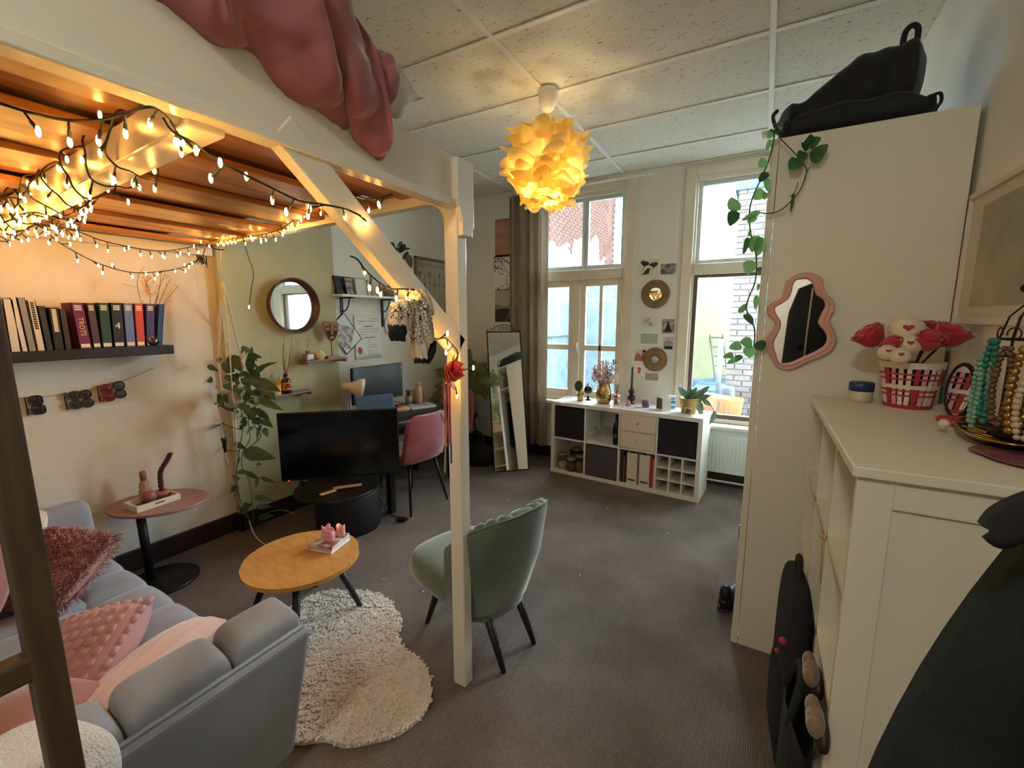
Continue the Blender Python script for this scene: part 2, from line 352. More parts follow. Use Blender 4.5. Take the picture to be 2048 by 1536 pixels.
yw = outer('garden_wall', 'pale yellow green rendered wall beyond the right window', MB().prism([(-4.0, -.4), (4.6, -.4), (4.6, 2.05), (-4.0, 2.3)], .25, (-.6, 11.2, 0), X3, Z3), yel)
oh = thing('far_house', 'white far house with small windows behind the yellow green wall', 'building', (.6, 17, 0))
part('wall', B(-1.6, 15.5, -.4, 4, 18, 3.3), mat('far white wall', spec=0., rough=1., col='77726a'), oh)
part('roof', MB().prism([(-3.0, 3.2), (3.0, 3.2), (1.2, 4.3), (-2.0, 4.3)], 3.0, (1.2, 18.2, 0), X3, Z3), mat('far grey roof', spec=0., rough=1., col='55504c'), oh)
for i, x in enumerate((-.55, .1, .7)): part('window', frame(MB(), x, 2.35, x+.45, 2.95, 15.44, 15.52, .05).box(x+.05, 15.5, 2.4, x+.4, 15.51, 2.9), M['blackwood'], oh)
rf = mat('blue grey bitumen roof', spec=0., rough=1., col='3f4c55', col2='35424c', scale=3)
rt = thing('flat_roof', 'blue grey bitumen roof with raised seams below the right window', 'roof', (.4, 8, -.4))
part('roof_deck', MB().prism([(-1.4, -.02), (2.6, -.02), (2.6, .62), (-1.4, .16)], .25, (-.4, 11.0, 0), X3, Z3).box(-1.2, 5.6, .12, 2.4, 10.9, .2), rf, rt)
for i in range(5): part('seam', B(-1.2, 6.2+i*1.0, .2, 2.4, 6.26+i*1.0, .235), rf, rt)
cc = thing('brick_chimney', 'grey brick chimney pier at the right edge of the right window', 'chimney', (.05, 6.4, -.3))
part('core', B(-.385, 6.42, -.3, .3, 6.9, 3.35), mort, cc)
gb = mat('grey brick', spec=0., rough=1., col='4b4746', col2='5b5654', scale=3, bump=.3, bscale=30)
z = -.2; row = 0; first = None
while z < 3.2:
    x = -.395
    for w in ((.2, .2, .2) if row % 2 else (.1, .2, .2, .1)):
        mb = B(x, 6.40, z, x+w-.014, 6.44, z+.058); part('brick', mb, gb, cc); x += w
    z += .073; row += 1
part('cap', B(-.44, 6.36, 3.2, .35, 6.95, 3.5), rf, cc)
p = ony(1437, 760, 8.0)
vp = thing('vent_pipe', 'dark grey vent pipe rising from the blue roof outside', 'pipe', (p.x, 8.0, .2))
part('pipe', MB().tube([(p.x, 8, .2), (p.x, 8, 1.28)], .04, 10), mat('dark zinc', '55585b', .5), vp, smooth=True)
part('foot', MB().box(p.x-.3, 7.85, .2, p.x+.3, 8.15, .25), M['black'], vp)
p = ony(1425, 700, 10.9)
ld = thing('ladder', 'thin metal ladder leaning on the yellow green wall outside', 'ladder', (p.x, 10.9, .3))
for dx in (-.13, .13): part('rail', MB().tube([(p.x+.25+dx, 10.6, .3), (p.x-.05+dx, 11.15, 1.75)], .018, 6), M['black'], ld)
for i in range(7):
    t = i/7+.05; part('rung', MB().tube([(p.x+.25-.3*t-.13, 10.6+.55*t, .3+1.45*t), (p.x+.25-.3*t+.13, 10.6+.55*t, .3+1.45*t)], .012, 6), M['black'], ld)
p = ony(1443, 805, 6.1)
pl = thing('planter_box', 'orange planter box with thin dry grasses outside the right window', 'planter', (p.x, 6.1, .2))
part('box', MB().prism([(-.26, .2), (.2, .2), (.25, .62), (-.3, .66)], .3, (p.x, 6.25, 0), X3, Z3), mat('orange plastic', '94481a', .5), pl, bev=.02)
gm = MB()
for i in range(60):
    x = p.x+rnd.uniform(-.5, .5); gm.tube([(x, 5.85, .15), (x+rnd.uniform(-.04, .04), 5.85, rnd.uniform(.4, .66))], .005, 4)
part('dry_grass', gm, mat('dry grass', '3f362e', .9), pl)['kind'] = 'stuff'
one('water_barrel', 'blue grey barrel standing beside the grey brick chimney outside', 'barrel', MB().lathe([(.12, .2), (.14, .4), (.14, .7), (.11, .75)], (-.36, 6.33, 0), 16, .7, .4), mat('blue plastic', '2c3640', .5), smooth=True)
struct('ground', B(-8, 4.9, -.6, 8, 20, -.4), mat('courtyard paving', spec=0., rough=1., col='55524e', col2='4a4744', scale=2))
# radiator under the right window
rd = thing('radiator', 'white ribbed panel radiator under the right window', 'radiator', (-.1, 4.5, .15))
rm = mat('radiator enamel', 'd4d8d4', .4)
part('panel', B(-.40, 4.475, .155, .5, 4.50, .535), rm, rd, bev=.006)
part('top_grille', B(-.405, 4.465, .535, .505, 4.565, .55), rm, rd, bev=.003)
for i in range(26): x = -.38+i*.034; part('rib', MB().box(x, 4.468, .19, x+.02, 4.477, .50), rm, rd, bev=.003)
part('pipe', MB().tube([(-.43, 4.5, .05), (-.43, 4.5, .2), (-.40, 4.5, .2)], .009), rm, rd, smooth=True)
one('heating_pipe', 'thin white heating pipe running along the skirting below the radiator', 'pipe', MB().tube([(-1.9, 4.55, .05), (RX, 4.55, .05)], .009), rm, smooth=True)
# ============================================================ LOFT BED
PX, PY = -1.0625, 1.41
bed = thing('loft_bed', 'white painted loft bed on posts with a plank underside strung with fairy lights', 'loft bed', (PX, PY, 0))
pw = M['paintwhite']
part('post', B(-1.095, 1.385, 0, -1.03, 1.442, 2.205), pw, bed, bev=.005)
part('side_beam', B(-1.085, -1.2, 2.055, -1.035, 1.45, 2.212), pw, bed, bev=.004)
part('beam_lip', B(-1.075, -1.2, 2.028, -1.022, 1.385, 2.056), pw, bed, bev=.004)
pts = [(1.36, 2.20), (1.462, 2.20), (1.462, 1.96), (1.452, 1.96), (1.452, 1.93), (1.39, 1.93), (1.39, 1.98), (1.375, 2.03), (1.36, 2.055)]
part('corner_block', MB().prism(pts, .03, (-1.036, 0, 0), Y3, Z3), pw, bed, bev=.003)
fil = [(-1.095, 2.06)]+[(-1.18+.085*math.sin(a*PI/12), 2.06-.085+.085*math.cos(a*PI/12)-.0) for a in range(0, 7)]
part('corner_fillet', MB().prism([(-1.09, 2.07), (-1.18, 2.07)]+[(-1.18+.085*math.sin(a*PI/12), 1.975+.085*math.cos(a*PI/12)) for a in range(7)]+[(-1.09, 1.975)], .04, (0, 1.432, 0), X3, Z3), pw, bed)
part('end_beam', MB().bar((-1.07, 1.425, 2.105), (-3.42, 1.665, 2.135), .05, .075), pw, bed, bev=.004)
part('cross_joist', MB().bar((-1.06, .545, 2.055), (-3.42, .665, 2.055), .075, .085), pw, bed, bev=.005)
part('wall_joist', B(-3.435, -1.2, 2.05, -3.385, 1.70, 2.11), pw, bed, bev=.004)
part('brace', MB().bar((-1.05, .70, 2.075), (-1.05, 1.40, 1.505), .085, .04, up=(1, 0, 0)), pw, bed, bev=.004)
wood = mat('orange pine', 'bb7a34', .42, col2='8a521f', scale=3.2, stretch=(9, .8, 9), bump=.08, bscale=30, ramp=(.3, .7))
wood2 = mat('dark honey pine', 'ab6a2b', .45, col2='74441a', scale=3.0, stretch=(10, .7, 9), bump=.08, bscale=30, ramp=(.3, .7))
n = 17; w0 = (3.40-1.09)/n
for i in range(n):
    xa = -1.09-i*w0; ye = 1.42+.24*(i+.5)/n; dz = .012*(i % 3)-.006*(i % 2)
    part('plank', B(xa-w0+.012, -1.2, 2.10+dz, xa-.004, ye, 2.122+dz), wood if i % 2 else wood2, bed, bev=.004)
part('bed_board', B(-3.42, -1.2, 2.152, -1.09, 1.42, 2.165), wood2, bed)
# ladder of the loft bed
brn = mat('brown stained wood', '4a3825', .6, col2='38291a', scale=5, stretch=(8, 8, 1), bump=.1, bscale=30)
la = thing('bed_ladder', 'dark brown wooden ladder with a rung in front of the grey sofa', 'ladder', (-1.05, .1, 0))
part('rail', MB().bar((-1.043, .195, 0), (-1.046, .180, 2.03), .042, .05, up=(1, 0, 0)), brn, la, bev=.006)
part('rail', MB().bar((-1.043, -.245, 0), (-1.046, -.26, 2.03), .042, .05, up=(1, 0, 0)), brn, la, bev=.006)
for z in (.35, 1.035, 1.70): part('rung', B(-1.065, -.24, z-.022, -1.025, .175, z+.022), brn, la, bev=.006)
# pink cover hanging over the beam
pinkv = mat('old rose velvet', '9c5d61', .8, col2='874d52', scale=6, sheen=.7, bump=.15, bscale=18)
from mathutils import noise as mn
cp = smoothpath([(-1.03, .22, 2.50), (-1.03, .50, 2.41), (-1.03, .76, 2.34), (-1.04, .93, 2.28), (-1.04, 1.01, 2.25)], 8)
def duvet(s, t):
    f = s*(len(cp)-1); i = min(int(f), len(cp)-2); c = cp[i].lerp(cp[i+1], f-i); a = 2*PI*t
    R = .165-.055*s; R *= min(1, ((1-s)*9)**.5+.05)
    tw = a*1.0+s*7
    R *= 1+.20*math.sin(s*34+1.6*math.sin(a*2)+a)*math.cos(a)**2+.12*mn.noise(Vector((s*9, math.cos(a)*1.5, math.sin(a)*1.5)))*2+.06*math.sin(tw*3)+.10*abs(mn.noise(Vector((s*22, math.cos(a)*3.2, math.sin(a)*3.2+s*6))))*2-.05
    return c+Vector((math.cos(a)*R*.8, .03*math.sin(s*20+a*3), math.sin(a)*R*1.15-.02))
one('velvet_cover', 'old rose velvet cover bunched over the beam of the loft bed', 'bed cover', MB().grid(duvet, 90, 48, cv=True), pinkv, (-1.04, .65, 2.1), smooth=True, sub=1)
bagp = mat('cloudy clear plastic', 'bdb8b4', .3, alpha=.45, bump=.6, bscale=25)
one('plastic_bag', 'crumpled clear plastic bag sticking out behind the end of the rose velvet cover', 'bag', MB().grid(lambda s, t: Vector((-1.07, 1.12, 2.33))+Vector((.05*math.cos(6.28*t)*(1+.3*mn.noise(Vector((s*5, t*9, 0)))), (s-.5)*.16, .08*math.sin(6.28*t)*math.sin(PI*min(s+.1, 1))*(1+.4*mn.noise(Vector((s*6, t*8, 3)))))), 16, 20, cv=True), bagp, (-1.07, 1.12, 2.22), smooth=True)
# ============================================================ FAIRY LIGHTS
wirem = mat('black green wire', '15170f', .6)
bulbm = mat('warm fairy bulb', 'ffc27a', .3, emit=78., ecol='ffba58')
bulb_me = None
def bulb_at(p, parent):
    global bulb_me
    if bulb_me is None:
        mb = MB().lathe([(.0, -.011), (.003, -.008), (.0040, -.002), (.0033, .004), (.002, .008)], (0, 0, 0), 7)
        bulb_me = bpy.data.meshes.new('bulb'); bulb_me.from_pydata([tuple(v) for v in mb.v], [], mb.f); bulb_me.materials.append(bulbm)
    o = bpy.data.objects.new('bulb', bulb_me); C.objects.link(o); o.parent = parent; o.location = p-root_loc(parent); return o
def fairy(label, paths, step=.048, off=0., down=.75, stem=.034, loc=None):
    loc = loc or paths[0][0]; r = thing('fairy_light_string', label, 'fairy lights', Vector(loc)); wire = MB(); sock = MB()
    for pts in paths:
        P = smoothpath(pts, 10); wire.tube(P, .0026, 5); acc = off
        for a, b in zip(P, P[1:]):
            d = (b-a).length; acc += d
            if acc > step:
                acc = -rnd.uniform(0, .016); dr = Vector((rnd.gauss(0, .5), rnd.gauss(0, .5), -down+rnd.gauss(0, .45))).normalized()
                e = b+dr*stem*rnd.uniform(.8, 1.2); wire.tube([b, b+(e-b)*.6], .0022, 4); sock.tube([b+(e-b)*.55, e], .0032, 5); bulb_at(e+dr*.003-Vector((0, 0, .0)), r)
    part('wire', wire, wirem, r); part('bulb_sockets', sock, wirem, r)['kind'] = 'stuff'; return r
def helix(a, b, r, turns, n=14, ph=0):
    a = Vector(a); b = Vector(b); d = (b-a).normalized(); x = d.cross(Z3).normalized(); y = x.cross(d); N = int(turns*n)
    return [a.lerp(b, i/N)+(x*math.cos(2*PI*turns*i/N+ph)+y*math.sin(2*PI*turns*i/N+ph))*r*(1+.12*math.sin(i*1.7)) for i in range(N+1)]
J0 = Vector((-1.10, .547, 2.055)); J1 = Vector((-3.35, .66, 2.055))
fairy('fairy light string wound in loops around the white cross joist under the loft bed',
      [[fl(0, 207, 2.0), fl(60, 225, 1.98), fl(130, 240, 1.98), fl(200, 240, 1.985), fl(250, 228, 1.99), fl(305, 215, 2.0), Vector((-1.10, .50, 2.02))]
       + helix(J0.lerp(J1, .10), J0.lerp(J1, .98), .068, 11)], step=.052, loc=J0)
bx = -1.005
fairy('fairy light string draped along the beam and brace of the loft bed down the post',
      [[onx(325, 235, -1.02), onx(345, 262, -1.02), onx(390, 288, bx), onx(430, 318, bx), onx(482, 345, bx), onx(535, 372, bx), onx(600, 402, bx), onx(640, 408, bx), onx(690, 418, bx), onx(722, 432, bx)],
       [onx(700, 512, -1.0), onx(716, 520, -1.0), onx(735, 545, bx), onx(768, 572, bx), onx(785, 578, -1.02), onx(805, 578, -1.02), onx(838, 580, -1.0)],
       [onx(840, 640, -.995), onx(868, 676, bx), onx(890, 676, bx), onx(905, 690, -1.01), onx(915, 705, -1.01), onx(912, 735, -1.01), onx(903, 755, -1.015), onx(912, 778, -1.0)],
       [onx(905, 752, -1.01), onx(925, 742, -1.0), onx(942, 735, -.98)]], step=.036, down=.35, loc=onx(640, 408, bx))
fairy('fairy light string sagging in two swags by the cream wall and along the end beam',
      [[onx(70, 432, -2.9), onx(100, 470, -2.9), onx(140, 498, -2.9), onx(200, 528, -2.9), onx(265, 545, -2.9), onx(330, 542, -2.9), onx(372, 532, -2.95), onx(402, 515, -3.0)],
       [onx(40, 440, -2.9), onx(150, 462, -2.9), onx(200, 480, -2.9), onx(250, 492, -2.9), onx(310, 502, -2.95), onx(360, 498, -3.0), onx(405, 488, -3.05), ony(430, 480, 1.58), ony(470, 474, 1.55), ony(520, 470, 1.5), ony(560, 458, 1.46), ony(590, 438, 1.44), ony(612, 415, 1.40), ony(640, 412, 1.38)]],
      step=.036, loc=onx(265, 545, -2.9))
fairy('short fairy light string hanging under the planks beside the white post', [[fl(700, 385, 2.05), fl(725, 395, 2.03), fl(750, 398, 2.03), fl(785, 388, 2.06)]], step=.03)
#x
fairy('fairy light cluster bunched at the left under the loft bed near the wall', [[fl(0, 395, 2.03), fl(40, 400, 1.99), fl(20, 430, 1.99), fl(70, 425, 1.98), fl(120, 440, 1.98), fl(160, 452, 2.0), fl(90, 460, 2.01), fl(170, 430, 2.0)]], step=.05)
w1 = thing('loose_wire', 'loose black wire end with one lit bulb hanging before the sage green wall', 'wire', ony(484, 472, 1.52))
part('wire', MB().tube(smoothpath([ony(484, 472, 1.52), ony(497, 515, 1.52), ony(507, 545, 1.52), ony(503, 575, 1.52), ony(499, 608, 1.52)], 6), .0022, 5), wirem, w1); bulb_at(ony(498, 614, 1.52), w1)
kn = thing('cable_knot', 'small bundle of black cable ties hanging at the corner of the loft bed', 'cable', onx(402, 515, -3.0))
c0 = onx(402, 520, -3.0); km = MB()
for i in range(14): km.tube([c0+Vector((rnd.gauss(0, .01), rnd.gauss(0, .012), .03)), c0+Vector((rnd.gauss(0, .015), rnd.gauss(0, .02), rnd.uniform(-.05, .0)))], .003, 4)
km.tube([c0, onx(410, 498, -3.03), ony(418, 484, 1.66)], .003, 5); km.tube(smoothpath([ony(418, 480, 1.6), ony(422, 492, 1.6), ony(432, 498, 1.6), ony(447, 500, 1.6)], 5), .004, 5)
part('strands', km, wirem, kn)
# ============================================================ PENDANT LAMP
pc = Vector((-1.29, 2.71, 2.575))
pd = thing('pendant_lamp', 'crumpled yellow paper pendant lamp hanging glowing from the tiled ceiling', 'lamp', (pc.x, pc.y, CZ))
part('ceiling_cup', MB().lathe([(.062, 0), (.064, -.02), (.058, -.07), (.04, -.11), (.02, -.128), (.006, -.13)], (pc.x, pc.y, CZ-.003), 28), M['white'], pd, smooth=True)
part('cord', MB().tube([(pc.x, pc.y, CZ-.12), (pc.x, pc.y, pc.z+.06)], .003, 6), M['white'], pd)
paper = mat('warm crinkled paper', 'f2d98c', .8, trans=.6, bump=.25, bscale=25)
for j in range(11):
    lat = -1.3+j*2.6/10; k1 = rnd.choice((7, 8, 9)); k2 = rnd.choice((13, 15, 17)); ph = rnd.uniform(0, 6); ph2 = rnd.uniform(0, 6)
    rr = .265*max(.30, math.cos(lat)**.7); zz = .20*math.sin(lat)
    def ruf(a, v, rr=rr, zz=zz, k1=k1, k2=k2, ph=ph, ph2=ph2):
        A = 2*PI*a; q = (v-.3)
        wv = .010*math.sin(k1*A+ph)+.022*math.sin(7*A+ph2)*v+.012*math.sin(12*A+ph)*v+.085*mn.noise(Vector((math.cos(A)*1.6, math.sin(A)*1.6, zz*20)))
        r = rr*(.78+.24*v)+wv*v+.012*math.sin(k2*A+ph)
        z = zz+.10*q*(1-.3*v)+.026*math.sin(2*A+ph2)+.012*v*math.sin(9*A+ph+1)+.02*v*math.sin(4*A+ph)+.03*mn.noise(Vector((math.cos(A)*3, math.sin(A)*3, 7+zz*9)))
        return pc+Vector((r*math.cos(A), r*math.sin(A), z))
    part('paper_ruffle', MB().grid(ruf, 110, 6, cu=True), paper, pd, smooth=True, sub=1)
def cap_r(a, v):
    A = 2*PI*a; r = .03+.13*v; return pc+Vector((r*math.cos(A)*(1+.2*math.sin(5*A)*v), r*math.sin(A)*(1+.2*math.sin(5*A)*v), -.20+.02*math.sin(9*A+v*7)*v-.02*v))
part('paper_ruffle', MB().grid(cap_r, 80, 6, cu=True), paper, pd, smooth=True)
part('bulb', MB().ball(pc+Vector((0, 0, -.03)), .032), mat('lamp bulb', 'ffd9a0', .3, emit=9, ecol='ffe0a0'), pd, smooth=True)
ll = bpy.data.lights.new('pendant bulb light', 'POINT'); ll.energy = 4.5; ll.color = (1, .84, .48); ll.shadow_soft_size = .06
lo = bpy.data.objects.new('pendant bulb light', ll); C.objects.link(lo); lo.location = pc+Vector((0, 0, -.08))
dq = fl(1538, 264, CZ)
sd = thing('smoke_detector', 'small cream smoke detector on the ceiling beside the wardrobe corner', 'detector', (dq.x, dq.y, CZ-.04)); cdm = mat('cream plastic', 'd8cfae', .5)
part('base', MB().lathe([(.05, 0), (.05, -.012)], (dq.x, dq.y, CZ-.003), 24), cdm, sd); part('cover', MB().lathe([(.044, -.012), (.042, -.032), (.03, -.04), (0, -.041)], (dq.x, dq.y, CZ-.003), 24), cdm, sd, smooth=True)
# unseen fill lamp added behind the camera to brighten the room
cl = thing('rear_fill_lamp', 'round white fill lamp, added unseen on the ceiling behind the viewpoint', 'lamp', (-.3, -.9, CZ-.09))
part('base', MB().lathe([(.16, CZ), (.16, CZ-.02)], (-.3, -.9, 0), 32), M['white'], cl)
part('diffuser', MB().lathe([(.15, CZ-.02), (.15, CZ-.05), (.11, CZ-.08), (.0, CZ-.09)], (-.3, -.9, 0), 32), mat('fill lamp diffuser', 'fff0dd', .4, emit=62., ecol='f8f8ee'), cl, smooth=True)
# ============================================================ SOFA
gv = mat('grey velvet', '8f9199', .8, col2='85878f', scale=5, sheen=.5, bump=.05, bscale=60)
so = thing('sofa', 'grey velvet sofa with channel tufted seat under the loft bed', 'sofa', (-2.2, .4, 0))
part('base', B(-3.02, -.2, .12, -1.40, .70, .30), gv, so, bev=.03)
for x in (-2.95, -1.42):
    for y in (-.1, .62): part('leg', MB().lathe([(.016, 0), (.024, .13)], (x, y, 0), 10), M['black'], so)
nx = 9; sx0, sx1 = -2.92, -1.40; w = (sx1-sx0)/nx
for i in range(nx):
    part('seat_channel', MB().ball((sx0+w*(i+.5), .24, .335), (w*.53, .40, .105), 20, 11, .45, .6), gv, so, smooth=True, sub=1)
m6 = 6; w = (sx1-sx0)/m6
for i in range(m6):
    part('seat_front', MB().ball((sx0+w*(i+.5), .675, .315), (w*.53, .135, .115), 20, 11, .35, .65), gv, so, smooth=True, sub=1)
for i in range(4):
    w = 1.6/4; part('back_cushion', MB().ball((-2.95+w*(i+.5), -.20, .56), (w*.53, .12, .22), 20, 11, .35, .55), gv, so, smooth=True, sub=1)
def panel(mb, xa, za, xb, zb, y0, y1, t):
    return mb.prism([(xa, za), (xa+t, za), (xb+t, zb), (xb, zb)], y0-y1, (0, y0, 0), X3, Z3)
part('arm_panel', panel(MB(), -1.385, .10, -1.235, .645, -.35, .785, .052), gv, so, bev=.022, seg=3)
part('arm_panel', panel(MB(), -3.0, .10, -3.20, .60, -.35, .79, .05), gv, so, bev=.022, seg=3)
for i, (y0, y1) in enumerate(((.775, .565), (.565, .325), (.325, .06), (.06, -.2))):
    T = R4((-1.305, (y0+y1)/2, .555), 0, 0, .16)
    part('arm_cushion', MB(T).ball((0, 0, 0), (.080, (y0-y1)*.505, .165), 24, 13, .28, .36), gv, so, smooth=True, sub=1)
    T = R4((-3.02, (y0+y1)/2, .535), 0, 0, -.16)
    part('arm_cushion', MB(T).ball((0, 0, 0), (.12, (y0-y1)*.505, .165), 24, 13, .28, .36), gv, so, smooth=True, sub=1)
part('arm_seam', MB().tube([(-1.208, -.3, .652), (-1.208, .765, .652), (-1.24, .787, .60), (-1.36, .787, .13)], .006, 6), gv, so, smooth=True)
# cushions
def pillow(mb, w, h, d, n=20, pinch=.05, wr=0., ws=0):
    def f(sg):
        def g(a, b):
            x = 2*a-1; y = 2*b-1
            q = ((1-abs(x)**3.2)*(1-abs(y)**3.2))**.42 if abs(x) < 1 and abs(y) < 1 else 0
            k = 1-.15*y*y-pinch*(1-y*y)*abs(x)**3; l = 1-.15*x*x-pinch*(1-x*x)*abs(y)**3
            return Vector((x*w/2*k, y*h/2*l, sg*d/2*q*(1+wr*math.sin(ws*a+3*b))))
        return g
    return mb.grid(f(1), n, n).grid(f(-1), n, n)
def cushion(name, label, T, w, h, d, m, **k):
    o = one(name, label, 'cushion', pillow(MB(T), w, h, d, **k), m, T.translation, smooth=True, sub=1); return o
blush = mat('blush velvet', 'd9bbb5', .7, col2='cbaaa3', scale=7, sheen=.8)
terra = mat('terracotta pink velvet', 'b27c77', .75, col2='a36d68', scale=5, sheen=.5)
waf = mat('rose waffle fabric', 'b98d8f', .85, sheen=.3)
offw = mat('off white linen', 'd9cec4', .85, bump=.1, bscale=60)
cushion('cushion', 'plain off white cushion against the far sofa arm', R4((-2.93, .45, .60), .5, 1.0), .36, .36, .12, offw)
cushion('cushion', 'salmon pink velvet cushion behind the ladder rail in the sofa corner', R4((-2.62, .28, .62), .6, 1.15), .40, .38, .13, terra)
cushion('cushion', 'pale blush velvet cushion with gathered folds leaning on the near sofa arm', R4((-1.53, .45, .545), .25, .12, -.55), .40, .44, .16, blush, wr=.16, ws=40)
cushion('cushion', 'large terracotta pink velvet cushion lying nearest to the ladder', R4((-1.60, .16, .53), .3, .3, -.35), .44, .40, .17, terra)
wc = thing('cushion', 'rose waffle knit cushion with raised squares', 'cushion', (-1.80, .40, .55))
Tw = R4((-1.80, .40, .56), .55, .42, -.25)
part('cover', pillow(MB(Tw), .36, .34, .12), waf, wc, smooth=True, sub=1)
wm = MB(Tw)
for i in range(9):
    for j in range(9):
        x = (i-4)/4.6; y = (j-4)/4.6; q = ((1-abs(x)**2.6)*(1-abs(y)**2.6))**.55; wm.ball((x*.17, y*.16, .06*q+.001), (.015, .0145, .008), 8, 5, .4, .6)
part('waffle_squares', wm, waf, wc, smooth=True)
fc = Vector((-2.60, .54, .545)); fz = thing('cushion', 'shaggy dusty pink fur cushion on the grey sofa seat', 'cushion', fc)
Tf = R4(fc, .45, .6, .1); fur = mat('dusty pink fur', 'bb8a88', .9, col2='a87674', scale=30)
part('cover', pillow(MB(Tf), .34, .34, .15), fur, fz, smooth=True)
fm = MB(Tf)
for i in range(9000):
    x = rnd.uniform(-.98, .98); y = rnd.uniform(-.98, .98); sg = 1 if rnd.random() < .8 else -1; q = ((1-abs(x)**2.6)*(1-abs(y)**2.6))**.55
    p = Vector((x*.17, y*.17, sg*.075*q)); d = Vector((x*.6+rnd.gauss(0, .5), y*.6+rnd.gauss(0, .5)-.35, sg*.45+rnd.gauss(0, .2))).normalized(); s_ = d.cross(Vector((rnd.gauss(0, 1), rnd.gauss(0, 1), rnd.gauss(0, 1)))).normalized()
    L = rnd.uniform(.018, .036); fm.add([p-s_*.0014, p+s_*.0014, p+d*L*.6+s_*.0012, p+d*L+Vector((0, 0, -.008))], [(0, 1, 2), (0, 2, 3)])
part('fur', fm, fur, fz)['kind'] = 'stuff'
wbq = mat('white boucle', 'dedad4', .9, bump=1., bscale=160)
c = ray(5, 1625); c = Vector(CAMP+c*.86)
one('boucle_cushion', 'white boucle cushion at the lower left beside the ladder', 'cushion', MB(R4(c, .3, 0, 0)).ball((0, 0, 0), (.15, .16, .10), 24, 14, .6, .7), wbq, c, smooth=True, sub=1)
# ============================================================ LEFT SIDE: TABLES, RUG, ARMCHAIR
def reg(n, f=lambda k: k): return [f(k) for k in range(n)]
def circ(r, n=40, a=None, b=None, g=0):
    a = a or r; b = b or r
    return [(a*math.cos(2*PI*k/n)*math.cos(g)-b*math.sin(2*PI*k/n)*math.sin(g), a*math.cos(2*PI*k/n)*math.sin(g)+b*math.sin(2*PI*k/n)*math.cos(g)) for k in range(n)]
oak = mat('honey oak', 'c9924c', .38, col2='b88344', scale=4, stretch=(2.2, 9, 2), bump=.04, bscale=40)
ct = thing('coffee_table', 'low round honey oak coffee table on dark splayed legs', 'table', (-2.06, 1.333, 0))
for k in range(7):                                   # top glued up from boards
    x0 = -.29+k*.083; x1 = min(x0+.0825, .291)
    pts = []
    for x in np.linspace(x0, x1, 7): pts.append((x, -math.sqrt(max(0, .29**2-x*x))))
    for x in np.linspace(x1, x0, 7): pts.append((x, math.sqrt(max(0, .29**2-x*x))))
    T = R4((-2.06, 1.333, .338), 1.05); part('top_board', MB(T).prism(pts, .022, (0, 0, 0), X3, Y3), oak, ct, bev=.0004)
for a in (.75, 2.35, 3.9, 5.5):
    c, s = math.cos(a), math.sin(a)
    part('leg', MB().tube([(-2.06+.15*c, 1.333+.15*s, .335), (-2.06+.29*c, 1.333+.29*s, 0)], [.022, .012], 10), M['blackwood'], ct, smooth=True)
part('leg_plate', B(-2.2, 1.25, .325, -1.92, 1.42, .338), M['blackwood'], ct)
def magazine(T, w, d, h, label, m):
    o = thing('magazine', label, 'magazine', T.translation, 'magazines under the candles')
    part('pages', B(-w/2+.003, -d/2+.003, .001, w/2-.003, d/2-.003, h-.001, T=T), M['paper'], o)
    part('cover', MB(T).box(-w/2, -d/2, h-.0012, w/2, d/2, h).box(-w/2, -d/2, 0, w/2, d/2, .0012).box(-w/2, -d/2, 0, -w/2+.002, d/2, h), m, o); return o
mg = fl(662, 1090, .36); cov = mat('printed magazine cover', 'cfc8bf', .3, col2='8d4f47', scale=16, ramp=(.42, .6))
a0 = fl(722, 1072, .37); b0 = fl(683, 1104, .37); ang = math.atan2((a0-b0).y, (a0-b0).x)
for k, (m, l) in enumerate(((M['paper'], 'white magazine at the bottom of the stack on the oak table'), (mat('grey magazine cover', 'bcb4aa', .35), 'grey backed magazine in the middle of the stack on the oak table'), (cov, 'magazine with brown and red picture cover, topmost under the pink candles'))):
    magazine(R4((mg.x, mg.y, .3615+k*.0125), ang+.02*(k-1)), .165, .135, .0115, l, m)
def candle(name, label, p, r, h, m, melt=.25, ph=0, n=24, group=None):
    o = thing(name, label, 'candle', p, group)
    w = lambda a, z: 0
    vs = MB()
    def f(u, v):
        a = 2*PI*u; top = h*(1-melt*(.5+.5*math.sin(2*a+ph))**2)
        pr_ = [(r, 0), (r*1.0, top*.5), (r*1.01, top*.93), (r*.93, top), (r*.78, top*.97), (r*.72, h*.55), (.0, h*.5)]
        q = pr_[int(round(v*6))]; return Vector(p)+Vector((q[0]*math.cos(a), q[0]*math.sin(a), q[1]))
    part('wax', vs.grid(f, n, 7, cu=True), m, o, smooth=True)
    part('wick', MB().tube([Vector(p)+Vector((0, 0, h*.48)), Vector(p)+Vector((.002, 0, h*.68))], .0015, 5), M['ink'], o); return o
pkc = mat('pale pink wax', 'e39aa4', .45, sss=.3); pkc2 = mat('lilac pink wax', 'dba9b4', .45, sss=.3); pkc3 = mat('salmon wax', 'e39a90', .45, sss=.3)
zt = .3615+.036+.003
for u, v, m, ph, l in ((653, 1071, pkc2, 2.2, 'lilac pink burnt pillar candle at the back of the trio on the magazines'), (661, 1080, pkc, .3, 'rose pink burnt pillar candle at the front of the trio on the magazines'), (682, 1070, pkc3, 4.2, 'salmon pink hollow pillar candle at the right of the trio on the magazines')):
    candle('pillar_candle', l, fl(u, v, zt), .024, .065, m, .32, ph, group='burnt pink candles on the coffee table')
